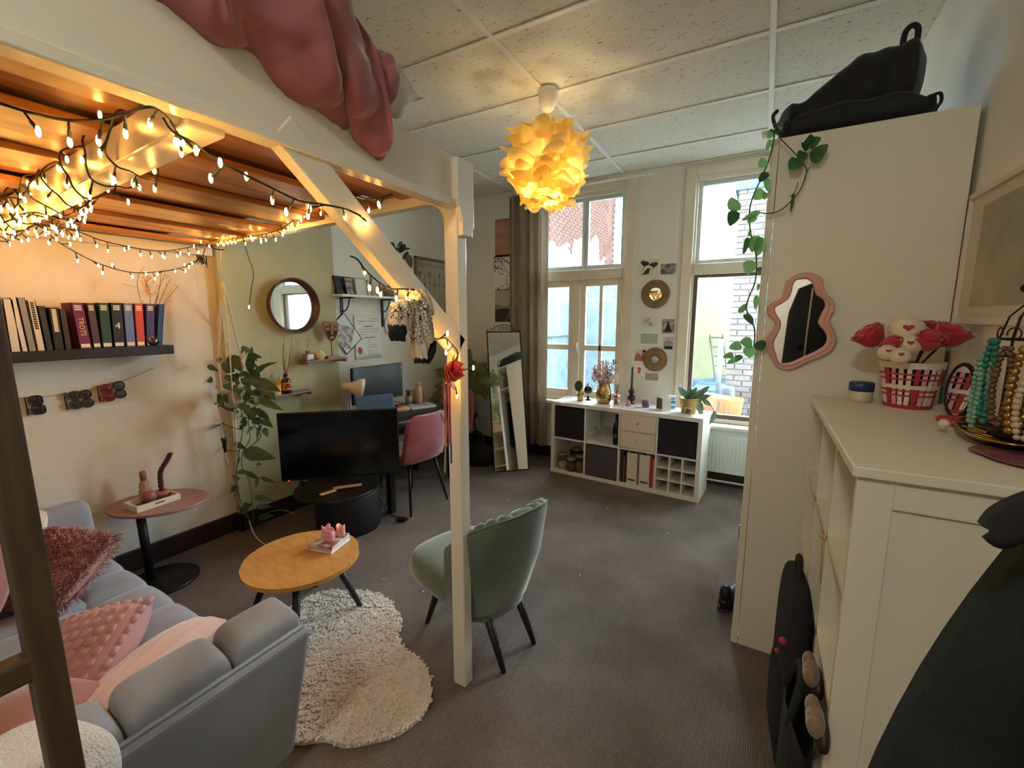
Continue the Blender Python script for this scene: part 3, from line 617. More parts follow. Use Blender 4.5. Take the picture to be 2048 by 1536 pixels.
# side table with tray
pt = (-3.162, 1.141)
st = thing('side_table', 'oval dusty pink side table on a black pedestal by the cream wall', 'table', (-3.2, 1.05, 0))
part('tabletop', MB().prism(circ(0, 48, .265, .21, 1.308+PI/2+.9), .018, (*pt, .486), X3, Y3), mat('mauve lacquer', '9c7373', .4), st, bev=.004)
part('column', MB().tube([(-3.20, 1.05, .49), (-3.19, 1.06, .02)], .024, 16), M['black'], st, smooth=True)
part('foot_plate', MB().lathe([(.19, 0), (.19, .012), (.18, .018), (.03, .022)], (-3.14, 1.10, 0), 36, 1, 1), M['black'], st, smooth=True)
a0 = fl(250, 1000, .505); a1 = fl(275, 1027, .505); a2 = fl(362, 998, .505)
tr = thing('serving_tray', 'small white wooden tray with slot handles on the pink side table', 'tray', ((a0.x+a2.x)/2, (a0.y+a2.y)/2, .506))
ux = (a2-a1); L_ = ux.length; ux.normalize(); uy = Z3.cross(ux); W_ = .15
T = Matrix(((ux.x, uy.x, 0, a1.x), (ux.y, uy.y, 0, a1.y), (0, 0, 1, .506), (0, 0, 0, 1)))
part('tray_base', B(.004, .004, 0, L_-.004, W_-.004, .006, T=T), mat('brown tray base', '7a5634', .5), tr)
tw = mat('cream tray paint', 'd9cdb8', .5)
sl = MB(T); sl.box(0, 0, 0, L_, .01, .016).box(0, 0, .026, L_, .01, .038).box(0, 0, .016, L_*.4, .01, .026).box(L_*.62, 0, .016, L_, .01, .026)
part('side', sl, tw, tr); part('side', B(0, W_-.01, 0, L_, W_, .038, T=T), tw, tr)
part('end', B(0, .01, 0, .01, W_-.01, .038, T=T), tw, tr); part('end', B(L_-.01, .01, 0, L_, W_-.01, .038, T=T), tw, tr)
q = fl(299, 1003, .513); one('round_candle', 'mauve ball candle in the white tray', 'candle', MB().lathe([(.022, 0), (.036, .014), (.040, .034), (.034, .055), (.018, .066), (0, .067)], q, 24), mat('mauve wax', '8f5a66', .5, sss=.2), smooth=True)
q = fl(291, 992, .513); o = thing('candle', 'slim blush taper candle in a beige holder behind the mauve ball candle', 'candle', q)
part('holder', MB().lathe([(.03, 0), (.032, .03), (.026, .05), (.028, .06), (.024, .085), (.016, .1), (.016, .104)], q, 20), mat('beige ceramic', 'b8956f', .5), o, smooth=True)
part('wax', MB().lathe([(.016, .1), (.017, .155), (.013, .163), (0, .165)], q, 16), mat('blush wax', 'a0624f', .5), o, smooth=True)
q = fl(325, 994, .513); o = thing('twisted_candle', 'bent dark red twisted candle in a pink bowl holder on the white tray', 'candle', q)
part('holder', MB().lathe([(.03, 0), (.038, .02), (.04, .04), (.032, .046), (.014, .03)], q, 20, wob=lambda a, z: .12*math.sin(3*a)), mat('pink ceramic', 'b07468', .4), o, smooth=True)
sp = smoothpath([q+Vector((0, 0, .03)), q+Vector((0, 0, .10)), q+Vector((.005, .006, .17)), q+Vector((.03, .035, .235)), q+Vector((.045, .05, .275))], 12)
tm_ = MB(); N = len(sp)
for k in range(3): 
    tm_.tube([sp[i]+Vector((math.cos(i*.55+k*2.09), math.sin(i*.55+k*2.09), 0))*.007 for i in range(N)], .0085, 7)
part('wax', tm_, mat('burgundy wax', '4a1620', .45), o, smooth=True)
# rug
rugp = [fl(u, v) for u, v in ((590, 1214), (650, 1192), (718, 1188), (770, 1202), (798, 1240), (797, 1280), (812, 1312), (850, 1342), (862, 1385), (848, 1432), (800, 1472), (740, 1490), (690, 1498), (650, 1486), (600, 1492), (560, 1480), (520, 1430), (520, 1370), (540, 1310), (560, 1260))]
rp = smoothpath(rugp+[rugp[0]], 5)[:-1]
rugm = mat('cream shaggy wool', 'ded3c8', .95, col2='cfc3b7', scale=14)
rg = thing('shaggy_rug', 'cream shaggy rug with wavy outline on the dark carpet', 'rug', (-1.65, 1.2, 0))
part('backing', MB().prism([(p.x, p.y) for p in rp], .02, (0, 0, .002), X3, Y3), rugm, rg)
def inside(x, y, P):
    c = False; j = len(P)-1
    for i in range(len(P)):
        if (P[i].y > y) != (P[j].y > y) and x < (P[j].x-P[i].x)*(y-P[i].y)/(P[j].y-P[i].y)+P[i].x: c = not c
        j = i
    return c
rm_ = MB(); x0, x1 = min(p.x for p in rp), max(p.x for p in rp); y0, y1 = min(p.y for p in rp), max(p.y for p in rp); k = 0
vs = []; fs = []
while k < 15000:
    x = rnd.uniform(x0, x1); y = rnd.uniform(y0, y1)
    if not inside(x, y, rp): continue
    k += 1; a = 9*mn.noise(Vector((x*26, y*26, 0)))+rnd.gauss(0, .5); L = rnd.uniform(.016, .03); dx, dy = math.cos(a)*L, math.sin(a)*L; w = .0055; h = rnd.uniform(.015, .022)+.012*max(0, mn.noise(Vector((x*38, y*38, 5)))); o_ = len(vs)
    px_, py_ = -math.sin(a)*w, math.cos(a)*w
    vs += [(x-px_, y-py_, .011), (x+px_, y+py_, .011), (x+dx*.5+px_, y+dy*.5+py_, .011+h*.8), (x+dx*.5-px_, y+dy*.5-py_, .011+h*.8), (x+dx, y+dy, .011+h*.75)]
    fs += [(o_, o_+1, o_+2, o_+3), (o_+3, o_+2, o_+4)]
rm_.add(vs, fs); part('pile', rm_, rugm, rg)['kind'] = 'stuff'
# armchair
ac = thing('armchair', 'grey green velvet shell armchair with channelled back seen from behind', 'chair', (-1.20, 1.74, 0))
TA = R4((-1.19, 1.72, 0), PI-.27); gm_ = mat('grey green velvet', '5f6a5c', .75, col2='525d50', scale=4, sheen=.7, bump=.05, bscale=50)
part('seat', MB(TA).ball((.07, 0, .355), (.275, .265, .085), 28, 14, .62, .5), gm_, ac, smooth=True, sub=1)
part('seat_frame', MB(TA).ball((.05, 0, .30), (.23, .22, .08), 28, 10, .62, .5), gm_, ac, smooth=True)
TH = 1.32
def shell(u, v):
    th = (u*2-1)*TH; t = abs(th)/TH; zt = .765-.15*t**3; zb = .215+.03*t
    ch = abs(math.sin(u*PI*11))**.6
    pr_ = [(-.06, zb-.022, 0), (-.012, zb+.03, 0), (0, .5*(zb+zt), 0), (0, zt-.03, 0), (-.006, zt-.008, 0), (-.028, zt+.016*ch-.006, 1), (-.052-.016*ch, zt-.016+.006*ch, 1), (-.058-.022*ch, zt-.05, 1), (-.058-.02*ch, .5*(zb+zt)+.05, 1), (-.05-.01*ch, .40, 1), (-.05, .30, 0)]
    ins, z, _ = pr_[int(round(v*10))]; k = (z-zb)/(zt-zb); k = max(0, min(1, k))
    bul = math.sin(PI*min(1, k*1.1))*.012
    a = .275+.115*k+bul+ins; b = .25+.05*k+bul+ins
    cx = .045; sg = lambda x, p: math.copysign(abs(x)**p, x)
    return TA @ Vector((cx-a*sg(math.cos(th), .62), b*sg(math.sin(th), .7), z))
part('backrest', MB().grid(shell, 133, 11), gm_, ac, smooth=True)
rim = [shell(i/60, .4)+Vector((0, 0, .003)) for i in range(61)]
part('piping', MB().tube(rim, .0045, 6), gm_, ac, smooth=True)
part('shell_bottom', MB(TA).ball((-.04, 0, .25), (.19, .19, .06), 24, 10, .7, .5), gm_, ac, smooth=True)
for (tx, ty, bx_, by_) in ((.15, .12, .235, .16), (.15, -.12, .235, -.16), (-.17, .10, -.30, .10), (-.17, -.10, -.275, -.135)):
    part('leg', MB(TA).tube([(tx, ty, .27), (bx_, by_, 0)], [.024, .012], 12), M['blackwood'], ac, smooth=True)
# television on the round black stand
ts = thing('tv_stand', 'round black topped drum table carrying the television', 'table', (-2.80, 2.15, 0))
part('tabletop', MB().prism(circ(.31, 48), .022, (-2.80, 2.15, .308), X3, Y3), mat('dark brown table top', '1b1411', .4), ts, bev=.006)
part('drum', MB().lathe([(.235, 0), (.24, .02), (.24, .29), (.235, .308)], (-2.74, 2.19, 0), 48), mat('black drum', '101013', .6), ts, smooth=True)
tvT = R4((-2.755, 2.165, .665), math.radians(43)); scr = mat('dark glossy screen', '05060a', .14, spec=.35)
tv = thing('television', 'large black flat screen television standing switched off on the drum table', 'television', (-2.79, 2.13, .33))
part('casing', B(-.432, -.005, -.262, .432, .028, .262, T=tvT), M['black'], tv, bev=.006)
part('screen', B(-.423, -.007, -.245, .423, -.004, .252, T=tvT), scr, tv)
part('back_housing', B(-.28, .028, -.22, .28, .06, .1, T=tvT), M['black'], tv, bev=.01)
for x in (-.3, .3): part('foot', MB(tvT).tube([(x, -.1, -.33), (x, .0, -.262), (x, .1, -.33)], .008, 6), M['black'], tv)
part('standby_light', MB(tvT).ball((-.38, -.007, -.257), .004, 8, 5), mat('red led', 'ff3020', .4, emit=3), tv)
q0, q1, q2 = fl(640, 992, .332), fl(672, 982, .332), fl(724, 974, .332)
wt = thing('folding_tool', 'pale wooden two piece folding tool lying on the drum table', 'tool', (q1.x, q1.y, .331)); pine = mat('pale pine', 'd3ac70', .55)
part('arm', MB().bar(q0+Vector((0, 0, .008)), q1+Vector((0, 0, .008)), .035, .014), pine, wt, bev=.006); part('arm', MB().bar(q1+Vector((-.02, -.01, .020)), q2+Vector((0, 0, .02)), .03, .014), pine, wt, bev=.004)
part('rivet', MB().lathe([(.005, .0), (.005, .004)], q1+Vector((0, 0, .024)), 8), M['black'], wt)
one('cable_clutter', 'tangle of black cables under the desk beside the drum table', 'cable', MB().tube(smoothpath([fl(775, 1000, .1), fl(770, 1020, .03), fl(785, 1030, .01), fl(800, 1035, .01)]), .004, 6).tube(smoothpath([fl(760, 960, .3), fl(755, 990, .2), fl(765, 1010, .08), fl(752, 1020, .02)]), .004, 6).tube(smoothpath([fl(765, 950, .35), fl(750, 985, .25), fl(762, 1000, .1)]), .004, 6), M['black'], smooth=True)
q = fl(803, 1043); one('power_plug', 'black power adapter with plug lying on the carpet by the desk leg', 'adapter', MB(R4(q, .6)).box(-.03, -.02, 0, .03, .02, .035).box(.03, -.012, .008, .05, .012, .028).box(-.05, -.006, .01, -.03, .006, .02), M['black'], q, bev=.004)
# ============================================================ BOOKSHELF ON THE CREAM WALL
bs = thing('wall_shelf', 'black brown floating shelf with books on the cream wall', 'shelf', (WX+.11, .9, 1.40))
part('board', B(WX, .20, 1.40, -3.22, 1.335, 1.455), M['blackwood'], bs, bev=.003)
bk = [(-60, 15, 20, 105, 890, '26332a', 0, 'dark green book mostly hidden behind the ladder rail'), (20, 98, 112, 225, 838, 'cfc6b6', 0, 'cream white book leaning at the left of the shelf'),
 (98, 173, 228, 302, 820, 'd3cabb', 0, 'thin off white book leaning second of the pale ones'), (174, 280, 303, 393, 820, '8c857c', 0, 'grey patterned paperback among the leaning pale books'),
 (284, 380, 394, 485, 850, 'd6c3ac', 1, 'cream book with dark vertical lettering, last of the pale ones'), (390, 500, 487, 572, 910, '2b2d27', 0, 'dark olive book with a silver mark at the foot'),
 (504, 618, 574, 690, 928, '1d1714', 1, 'blackish book with pale lettering near the top'), (620, 700, 692, 770, 940, '38281e', 0, 'dark brown book leaning before the purple one'),
 (742, 905, 846, 985, 874, '641a45', 2, 'thick purple book with yellow title TROTS'), (908, 1028, 987, 1082, 878, '4a2f33', 3, 'brown maroon volume of the matching set'),
 (1032, 1160, 1084, 1204, 876, '1f3d26', 3, 'dark green volume of the matching set'), (1164, 1298, 1206, 1335, 876, '14181b', 4, 'black volume with a large white 4'),
 (1300, 1415, 1337, 1445, 880, '5d6d9c', 5, 'blue grey volume with a pale band at the foot'), (1417, 1536, 1447, 1547, 884, 'b8402a', 5, 'orange red book near the right end of the shelf'),
 (1540, 1676, 1549, 1650, 886, '3a2f63', 5, 'violet blue book behind the dried twigs'), (1678, 1725, 1652, 1720, 890, '1d3d6b', 0, 'navy blue book at the right end of the shelf')]
gilt = mat('pale print', 'd9cdb0', .6); yell = mat('yellow print', 'e0b64a', .6); S5 = 5.297; XF = -3.245
pg = mat('book pages', 'cdbfa2', .9)
for i, (tl, trr, bl, br, ty, col, kind, lab) in enumerate(bk):
    vb = 440+(1385-(bl+br)/2*.034)/S5; zb = 1.4555
    yb0 = onx(bl/S5, vb, XF).y; yb1 = onx(br/S5, vb, XF).y; tp = onx(tl/S5, 440+ty/S5, XF); yt0 = tp.y; yt1 = onx(trr/S5, 440+ty/S5, XF).y; zt = tp.z
    thk = (yb1-yb0)*.97; lean = (yt0-yb0); yt1 = yt0+thk
    o = thing('book', lab, 'book', (XF-.07, (yb0+yb1)/2, zb), 'books on the black wall shelf')
    m = mat('book cover', col, .55, bump=.05, bscale=60)
    D = .145; ex = Vector((0, 1, 0)); Pz = [(yb0+.001, zb), (yb0+thk, zb), (yt1, zt), (yt0+.001, zt)]
    ins = [(yb0+.003, zb+.001), (yb0+thk-.003, zb+.001), (yt1-.003, zt-.004), (yt0+.003, zt-.004)]
    part('pages', MB().prism(ins, D-.004, (XF-D, 0, 0), Y3, Z3), pg, o)
    c = MB().prism(Pz, .004, (XF-.004, 0, 0), Y3, Z3)
    for s_ in (0, 1):
        a, b, d, e = (Pz[0], Pz[3], (Pz[3][0]+.0028, zt), (Pz[0][0]+.0028, zb)) if s_ == 0 else ((Pz[1][0]-.0028, zb), (Pz[2][0]-.0028, zt), Pz[2], Pz[1])
        c.prism([a, e, d, b], D, (XF-D, 0, 0), Y3, Z3)
    part('cover', c, m, o)
    ey = Vector((0, yt0-yb0, zt-zb)).normalized(); mid = lambda t: Vector((XF+.0004, yb0+thk/2+(yt0-yb0)*t, zb+(zt-zb)*t))
    if kind == 2: text_mb('TROTS', thk*.62, mid(.48), -ey, Y3, 'title', yell, o)
    if kind == 4: text_mb('4', thk*.95, mid(.48), Y3, ey, 'title', gilt, o)
    if kind in (2, 3, 4, 5):
        b_ = MB()
        for t in (.93, .89, .85): b_.prism([(-thk*.28, -.003), (thk*.28, -.003), (thk*.28, .003), (-thk*.28, .003)], .0006, mid(t), Y3, ey)
        part('author_lines', b_, gilt, o)
        part('publisher_mark', MB().prism([(-thk*.36, -.010), (thk*.36, -.010), (thk*.36, .010), (-thk*.36, .010)], .0006, mid(.065), Y3, ey), gilt, o)
    if kind == 1:
        b_ = MB()
        for t in np.linspace(.45, .95, 12): b_.prism([(-thk*.2, -.0045), (thk*.25, -.0045), (thk*.2, .0035), (-thk*.2, .0045)], .0006, mid(t), Y3, ey)
        part('title_letters', b_, M['ink'] if col[0] == 'd' else gilt, o)
q = onx(303, 690, -3.275); q.z = 1.4555
gv_ = thing('glass_vase', 'small dark glass vase with dried twigs on the right end of the shelf', 'vase', q)
part('vessel', MB().lathe([(.03, 0), (.042, .012), (.044, .03), (.032, .055), (.012, .075), (.013, .088)], q, 20), mat('smoked glass', '2b1d1a', .08, spec=.8), gv_, smooth=True)
tg = mat('dry twig', '8a5f3a', .8)
for tgt in ((275, 575, 283, 540), (300, 590, 290, 560), (312, 600, 330, 545), (325, 590, 340, 560), (330, 605, 358, 570), (318, 580, 322, 545)):
    e0 = onx(tgt[0], tgt[1], -3.27); e1 = onx(tgt[2], tgt[3], -3.26); P = smoothpath([q+Vector((0, 0, .02)), q+Vector((0, 0, .09)), e0, e1], 5)
    t_ = MB().tube(P, [.0028*(1-.6*i/len(P)) for i in range(len(P))], 5)
    for i in range(6, len(P)-1, 2): t_.tube([P[i], P[i]+Vector((0, rnd.gauss(0, .03), rnd.uniform(.01, .035)))], .001, 4)
    part('twig', t_, tg, gv_)
gs = onx(293, 575, -3.27); pl_ = MB()
for i in range(70): a = gs+Vector((0, rnd.gauss(0, .012), rnd.uniform(-.06, .06))); pl_.tube([a, a+Vector((rnd.gauss(0, .006), rnd.gauss(0, .012), .02))], .0015, 3)
part('grass_plume', pl_, mat('pampas plume', 'c79a5a', .9), gv_)['kind'] = 'stuff'
# sunglasses on a string
def wpt(u, v, d=.012): return onx(u, v, WX+d)
gst = [wpt(-20, 805), wpt(30, 797), wpt(85, 793), wpt(150, 785), wpt(210, 772), wpt(260, 757), wpt(307, 736)]
sg_ = one('string', 'thin cord strung along the cream wall below the book shelf', 'string', MB().tube(smoothpath(gst, 5), .0018, 5), mat('jute cord', '9c8666', .9))
def shades(label, u, v, s, col, lens, h, rnd_=.55):
    p = wpt(u, v, .03); o = thing('sunglasses', label, 'sunglasses', p, 'sunglasses hung on the cord')
    fmx = mat('sunglasses frame', col, .3); lm = mat('tinted lens', lens, .1, spec=.7)
    for k in (0, 1):
        c = p+Vector((.0, .006*k*s, -.022-.052*k)); ring = [c+Vector((0, .026*math.copysign(abs(math.cos(a))**rnd_, math.cos(a)), .024*math.copysign(abs(math.sin(a))**rnd_, math.sin(a)))) for a in np.linspace(0, 2*PI, 24, endpoint=False)]
        part('rim', MB().tube(ring, .004, 6, closed=True), fmx, o, smooth=True)
        part('lens', MB().grid(lambda a, b: c+Vector((.004*(1-b*b), .025*b*math.cos(2*PI*a), .023*b*math.sin(2*PI*a))), 20, 4, cu=True), lm, o, smooth=True)
        z0 = c.z+(.02 if k == 0 else -.02); part('temple', MB().tube([(p.x, c.y-.026, z0), (p.x-.02, c.y-.034, z0), (p.x-.026, c.y-.032, z0-.1*(1 if k == 0 else -.3))], .0028, 5), fmx, o)
    part('bridge', MB().tube([p+Vector((0, 0, -.044)), p+Vector((.004, .003, -.048)), p+Vector((0, .006, -.052))], .004, 6), fmx, o)
shades('dark brown sunglasses hanging alone at the left of the cord', 70, 793, 1, '1b1013', '2a1a22', 0)
shades('round green lens sunglasses hanging second on the cord', 147, 784, .5, '3a3226', '2c352c', 0, 1.)
shades('brown tortoiseshell sunglasses beside the round green pair', 170, 781, .8, '2c2019', '3c2e27', 0, .9)
shades('red framed sunglasses hanging on the cord', 212, 770, 1, '7a1512', '6b1f1c', 0)
shades('black sunglasses at the right end of the cord', 237, 764, .3, '15121a', '4b4650', 0, .8)
# ============================================================ LEAFY PLANTS
lfm = mat('pothos leaf', '2e4a2e', .38, col2='44603c', scale=9, trans=.12); stm = mat('plant stem', '4a5a32', .6)
dkm = mat('dark glossy leaf', '1f3026', .35, col2='2c4231', scale=9, trans=.1); rope = mat('white cotton rope', 'cfc4b0', .9)
def leafpx(name, parent, m, b, t, w, y, curl=.18, tilt=.35, heart=False):
    p = ony(*b, y); e = ony(*t, y+rnd.uniform(-.03, .02)); d = e-p; up = Vector(-_F)+Vector((rnd.gauss(0, tilt), rnd.gauss(0, tilt*.4), .35+rnd.gauss(0, tilt)))
    fw = (p-Vector(CAMP)).dot(Vector(_F)); return part(name, MB().leaf(p, d, up, d.length, w*fw/FPX, curl, .16, heart=heart), m, parent, smooth=True)
hy = 1.66; Z5 = 3.414; c5 = lambda x, y: (340+x/Z5, 680+y/Z5)
hp = thing('hanging_pothos', 'trailing green pothos in a white macrame hanger by the wall corner', 'plant', ony(470, 780, hy))
leaves = [(155,290,62,362,62),(205,400,95,460,60),(320,430,185,465,62),(375,575,220,598,66),(350,725,262,768,45),(240,225,165,195,32),(290,290,240,240,45),(240,335,190,345,42),(550,235,542,50,62),(560,225,690,130,45),(550,245,660,168,40),(550,275,718,312,90),(440,215,325,150,75),(400,110,485,195,95),(330,370,430,488,85),(430,330,385,385,75),(560,350,645,372,60),(600,400,742,468,55),(620,545,692,580,50),(640,600,662,656,42),(570,600,490,645,62),(630,580,560,692,62),(500,760,668,795,100),(440,700,505,742,42),(480,800,448,862,40),(480,945,385,938,42),(470,1005,360,1028,48),(520,900,588,942,36),(610,940,568,1012,58),(615,935,705,975,30),(575,1070,676,1085,42),(530,1110,510,1175,62),(590,1140,668,1135,36),(495,1150,428,1140,32),(600,1215,682,1202,42),(640,1250,600,1335,60),(450,1060,425,1085,24),(590,850,612,845,24),(460,900,522,900,36),(480,1180,540,1120,50)]
for a in leaves: leafpx('leaf', hp, lfm, c5(a[0], a[1]), c5(a[2], a[3]), a[4]/Z5, hy+rnd.uniform(-.07, .05))
for i in range(95):
    if i % 3: x, y = rnd.gauss(440, 95), rnd.gauss(300, 95)
    else: x, y = rnd.gauss(560, 50), rnd.gauss(470, 60)
    a = rnd.uniform(0, 6.3); L = rnd.uniform(45, 85); leafpx('leaf', hp, lfm, c5(x, y), c5(x+math.cos(a)*L, y+abs(math.sin(a))*L*.8), L*.55/Z5, hy+rnd.uniform(-.10, .10))
def vine(mb, pts, y, r): return mb.tube(smoothpath([ony(*c5(*p), y) for p in pts], 5), r, 6)
for pts in ([(470,420),(500,560),(490,650),(470,780),(455,900),(460,1010),(500,1150),(545,1230)], [(520,430),(540,600),(545,680),(500,760),(490,860),(540,960),(560,1080),(570,1200),(565,1290)], [(320,320),(230,300),(155,290)], [(490,610),(430,600),(372,575)], [(470,755),(400,755),(350,728)], [(600,1210),(680,1175),(760,1160),(820,1175),(850,1190)], [(560,560),(600,620),(620,660),(560,720),(510,750)], [(330,380),(270,360),(235,335)]):
    part('stem', vine(MB(), pts, hy, .0035), stm, hp, smooth=True)
pb = ony(*c5(450, 400), hy)
part('pot', MB().lathe([(.05, -.06), (.07, -.05), (.085, .06), (.088, .07), (.075, .07), (.07, .03), (0, .03)], pb, 24), mat('cream pot', 'b9ab93', .6), hp, smooth=True)
hk = ony(442, 500, 1.64)
mac = MB().tube([hk+Vector((0, .02, .05)), hk, ony(440, 560, hy)], .005, 6)
kn_ = ony(445, 562, hy)
for (u, v, y) in ((436, 715, hy-.06), (460, 715, hy-.08), (488, 735, hy+.02), (432, 712, hy+.08)):
    e = ony(u, v, y); mac.tube(helix(kn_, e, .006, 14, 6), .0045, 5); mac.tube(helix(kn_, e, .006, 14, 6, PI), .0045, 5); mac.tube([e, Vector((pb.x+(e.x-pb.x)*.9, y, pb.z+.02)), pb+Vector((0, 0, -.07))], .004, 5)
tail_ = MB(); tail_.tube([pb+Vector((0, 0, -.06)), ony(*c5(440, 480), hy), ony(*c5(450, 640), hy), ony(*c5(462, 790), hy)], .009, 6).tube(smoothpath([ony(*c5(540, 1230), hy), ony(*c5(565, 1305), hy), ony(*c5(600, 1360), hy), ony(*c5(650, 1398), hy-.02)], 4), .005, 5)
part('macrame_hanger', mac, rope, hp, smooth=True); part('rope_tail', tail_, rope, hp, smooth=True)
q = ony(*c5(372, 720), hy-.1)
sk = thing('black_spike', 'black watering spike dangling on a cord from the pothos', 'spike', q)
part('cup', MB().lathe([(.006, -.05), (.012, .0), (.017, .035), (.019, .052), (0, .052)], q, 14), M['black'], sk, smooth=True)
part('cord', MB().tube([q+Vector((0, 0, .05)), ony(*c5(345, 560), hy-.08), ony(*c5(320, 410), hy-.04)], .003, 5).tube([q+Vector((0, 0, -.05)), ony(*c5(400, 840), hy-.1)], .0025, 5), rope, sk)
# ============================================================ SAGE WALL: MIRROR, SHELVES
mc = Vector((BX, 2.25, 1.722)); walnut = mat('walnut', '5d3a2a', .4, col2='4a2c1f', scale=6)
rmr = thing('round_mirror', 'round wall mirror with deep walnut rim on the sage green wall', 'mirror', mc)
def ringx(mb, c, prof, n=56):   # profile (r, x) revolved about the X axis
    return mb.grid(lambda a, b: Vector(c)+Vector((prof[int(round(b*(len(prof)-1)))][1], prof[int(round(b*(len(prof)-1)))][0]*math.cos(2*PI*a), prof[int(round(b*(len(prof)-1)))][0]*math.sin(2*PI*a))), n, len(prof), cu=True)
part('rim', ringx(MB(), mc, [(.20, .0), (.218, .075), (.222, .078), (.212, .078), (.19, .02)]), walnut, rmr, smooth=True)
part('glass', MB().prism(circ(.19, 56), .004, mc+Vector((.02, 0, 0)), Y3, Z3), M['mirror'], rmr)
mauve = mat('mauve shelf lacquer', '8d6e6c', .5); wirew = mat('pale cord', 'c9c0b4', .6)
def wshelf(label, ua, ub, v, y0, y1):
    zt = onx(ua, v, -3.26).z; d = .12
    s = thing('wall_shelf', label, 'shelf', (BX+d/2, (y0+y1)/2, zt-.012)); 
    part('board', B(BX, y0, zt-.012, BX+d, y1, zt), mauve, s, bev=.002)
    for y in (y0+.02, y1-.02): part('cord', MB().tube([(BX+.002, y+(.0), zt+.17), (BX+d-.004, y, zt-.005)], .0018, 5), wirew, s); part('bracket', B(BX, y-.006, zt-.035, BX+d, y+.006, zt-.012), mauve, s)
    return zt
z1 = wshelf('upper mauve corded shelf carrying a mask on the sage green wall', 596, 690, 724, 2.28, 2.70)
z2 = wshelf('lower mauve corded shelf carrying an amber bottle on the sage green wall', 550, 606, 792, 1.98, 2.33)
q = onx(617, 720, -3.32); q.z = z1
o = thing('reed_diffuser', 'mauve glass reed diffuser with wooden cap on the upper mauve shelf', 'diffuser', q)
part('bottle', MB(R4(q)).box(-.03, -.036, 0, .03, .036, .06), mat('mauve glass', '8a6a6c', .2), o, bev=.008); part('cap', MB().lathe([(.02, .06), (.02, .082)], q, 16), mat('light wood', '9a6a45', .5), o, smooth=True)
part('label', B(.0302, -.012, .02, .0308, .03, .05, T=R4(q)), M['paper'], o)
for k in range(5): part('reed', MB().tube([q+Vector((0, 0, .08)), q+Vector((rnd.uniform(-.01, .01), (k-2)*.012, .19))], .0012, 4), mat('reed', 'b89a66', .8), o)
q = onx(640, 719, -3.31); q.z = z1
one('knobbly_candle', 'cream knobbly ball candle on the upper mauve shelf', 'candle', MB().ball(q+Vector((0, 0, .036)), (.036, .04, .036), 16, 10).lathe([(.03, 0), (.03, .01)], q, 12).add([], []) , mat('cream wax', 'dccf9c', .5, sss=.2), q, smooth=True)
kb = bpy.data.objects['knobbly_candle']; bumps = MB()
for i in range(60):
    g = PI*(3-5**.5)*i; zz = 1-2*(i+.5)/60; r = math.sqrt(1-zz*zz); bumps.ball(q+Vector((.036*r*math.cos(g), .04*r*math.sin(g), .036+.036*zz)), .0075, 7, 5)
part('wax_beads', bumps, mat('cream wax beads', 'e2d6a6', .5, sss=.2), kb, smooth=True)
q = onx(664, 717, -3.31); q.z = z1
o = thing('wooden_mask', 'carved wooden face mask on a black stand on the upper mauve shelf', 'mask', q); mw = mat('carved wood', '9c7650', .55, col2='8a6440', scale=10); mk = mat('burnt wood inlay', '2e1c12', .6)
part('plinth', B(-.03, -.06, 0, .03, .06, .022, T=R4(q)), mat('base wood', 'a4713f', .5), o, bev=.003); part('stand', MB().tube([q+Vector((0, 0, .02)), q+Vector((0, 0, .16))], .004, 6), M['black'], o)
mo = q+Vector((.0, 0, .235)); mp_ = [(-.055, .09), (.055, .09), (.068, .075), (.066, .02), (.052, -.03), (.025, -.075), (0, -.092), (-.025, -.075), (-.052, -.03), (-.066, .02), (-.068, .075)]
exm = Vector((.25, .97, 0)).normalized(); Fm = exm.cross(Z3)
part('face', MB().prism(mp_, .024, mo, exm, Z3), mw, o, bev=.006)
def on(pts, th=.026): return MB().prism(pts, th, mo, exm, Z3, back=.02)
part('inlay', on([(-.055, .03), (-.048, .048), (-.03, .05), (-.016, .03), (-.012, -.02), (0, -.035), (.012, -.02), (.016, .03), (.03, .05), (.048, .048), (.055, .03), (.05, -.01), (.03, -.055), (0, -.08), (-.03, -.055), (-.05, -.01)]), mk, o)
part('nose', on([(-.008, .07), (.008, .07), (.012, -.028), (-.012, -.028)], .034), mw, o, bev=.002)
for sx in (-.034, .034): part('eye', on([(sx-.013, .012), (sx+.013, .012), (sx+.013, .034), (sx-.013, .034)], .029), mat('pale wood', 'c9a877', .5), o); part('pupil', on([(sx-.005, .018), (sx+.005, .018), (sx+.005, .028), (sx-.005, .028)], .031), mk, o)
part('mouth', on([(-.016, -.06), (.016, -.06), (.016, -.042), (-.016, -.042)], .031), mat('pale wood mouth', 'c9a877', .5), o); part('mouth_slot', on([(-.009, -.054), (.009, -.054), (.009, -.048), (-.009, -.048)], .033), mk, o)
q = onx(553, 795, -3.31); q.z = z2
o = thing('pillar_candle', 'burnt yellow pillar candle with one tall side on the lower mauve shelf', 'candle', q)
part('wax', MB().grid(lambda u, v: q+Vector(([.037, .038, .03, .0][int(round(v*3))]*math.cos(6.2832*u), [.037, .038, .03, 0][int(round(v*3))]*math.sin(6.2832*u), [0, .075+.07*max(0, math.sin(6.2832*u))**3, .07+.06*max(0, math.sin(6.2832*u))**3, .05][int(round(v*3))])), 28, 4, cu=True), mat('honey wax', 'd8b566', .5, sss=.3), o, smooth=True)
q = onx(574, 792, -3.30); q.z = z2
o = thing('amber_bottle', 'amber glass bottle with an orange label holding dried twigs', 'bottle', q); amb = mat('amber glass', '2a130a', .1, spec=.8)
part('vessel', MB().lathe([(.036, 0), (.038, .006), (.038, .095), (.03, .115), (.016, .128), (.016, .15), (.018, .152), (.018, .158)], q, 28), amb, o, smooth=True)
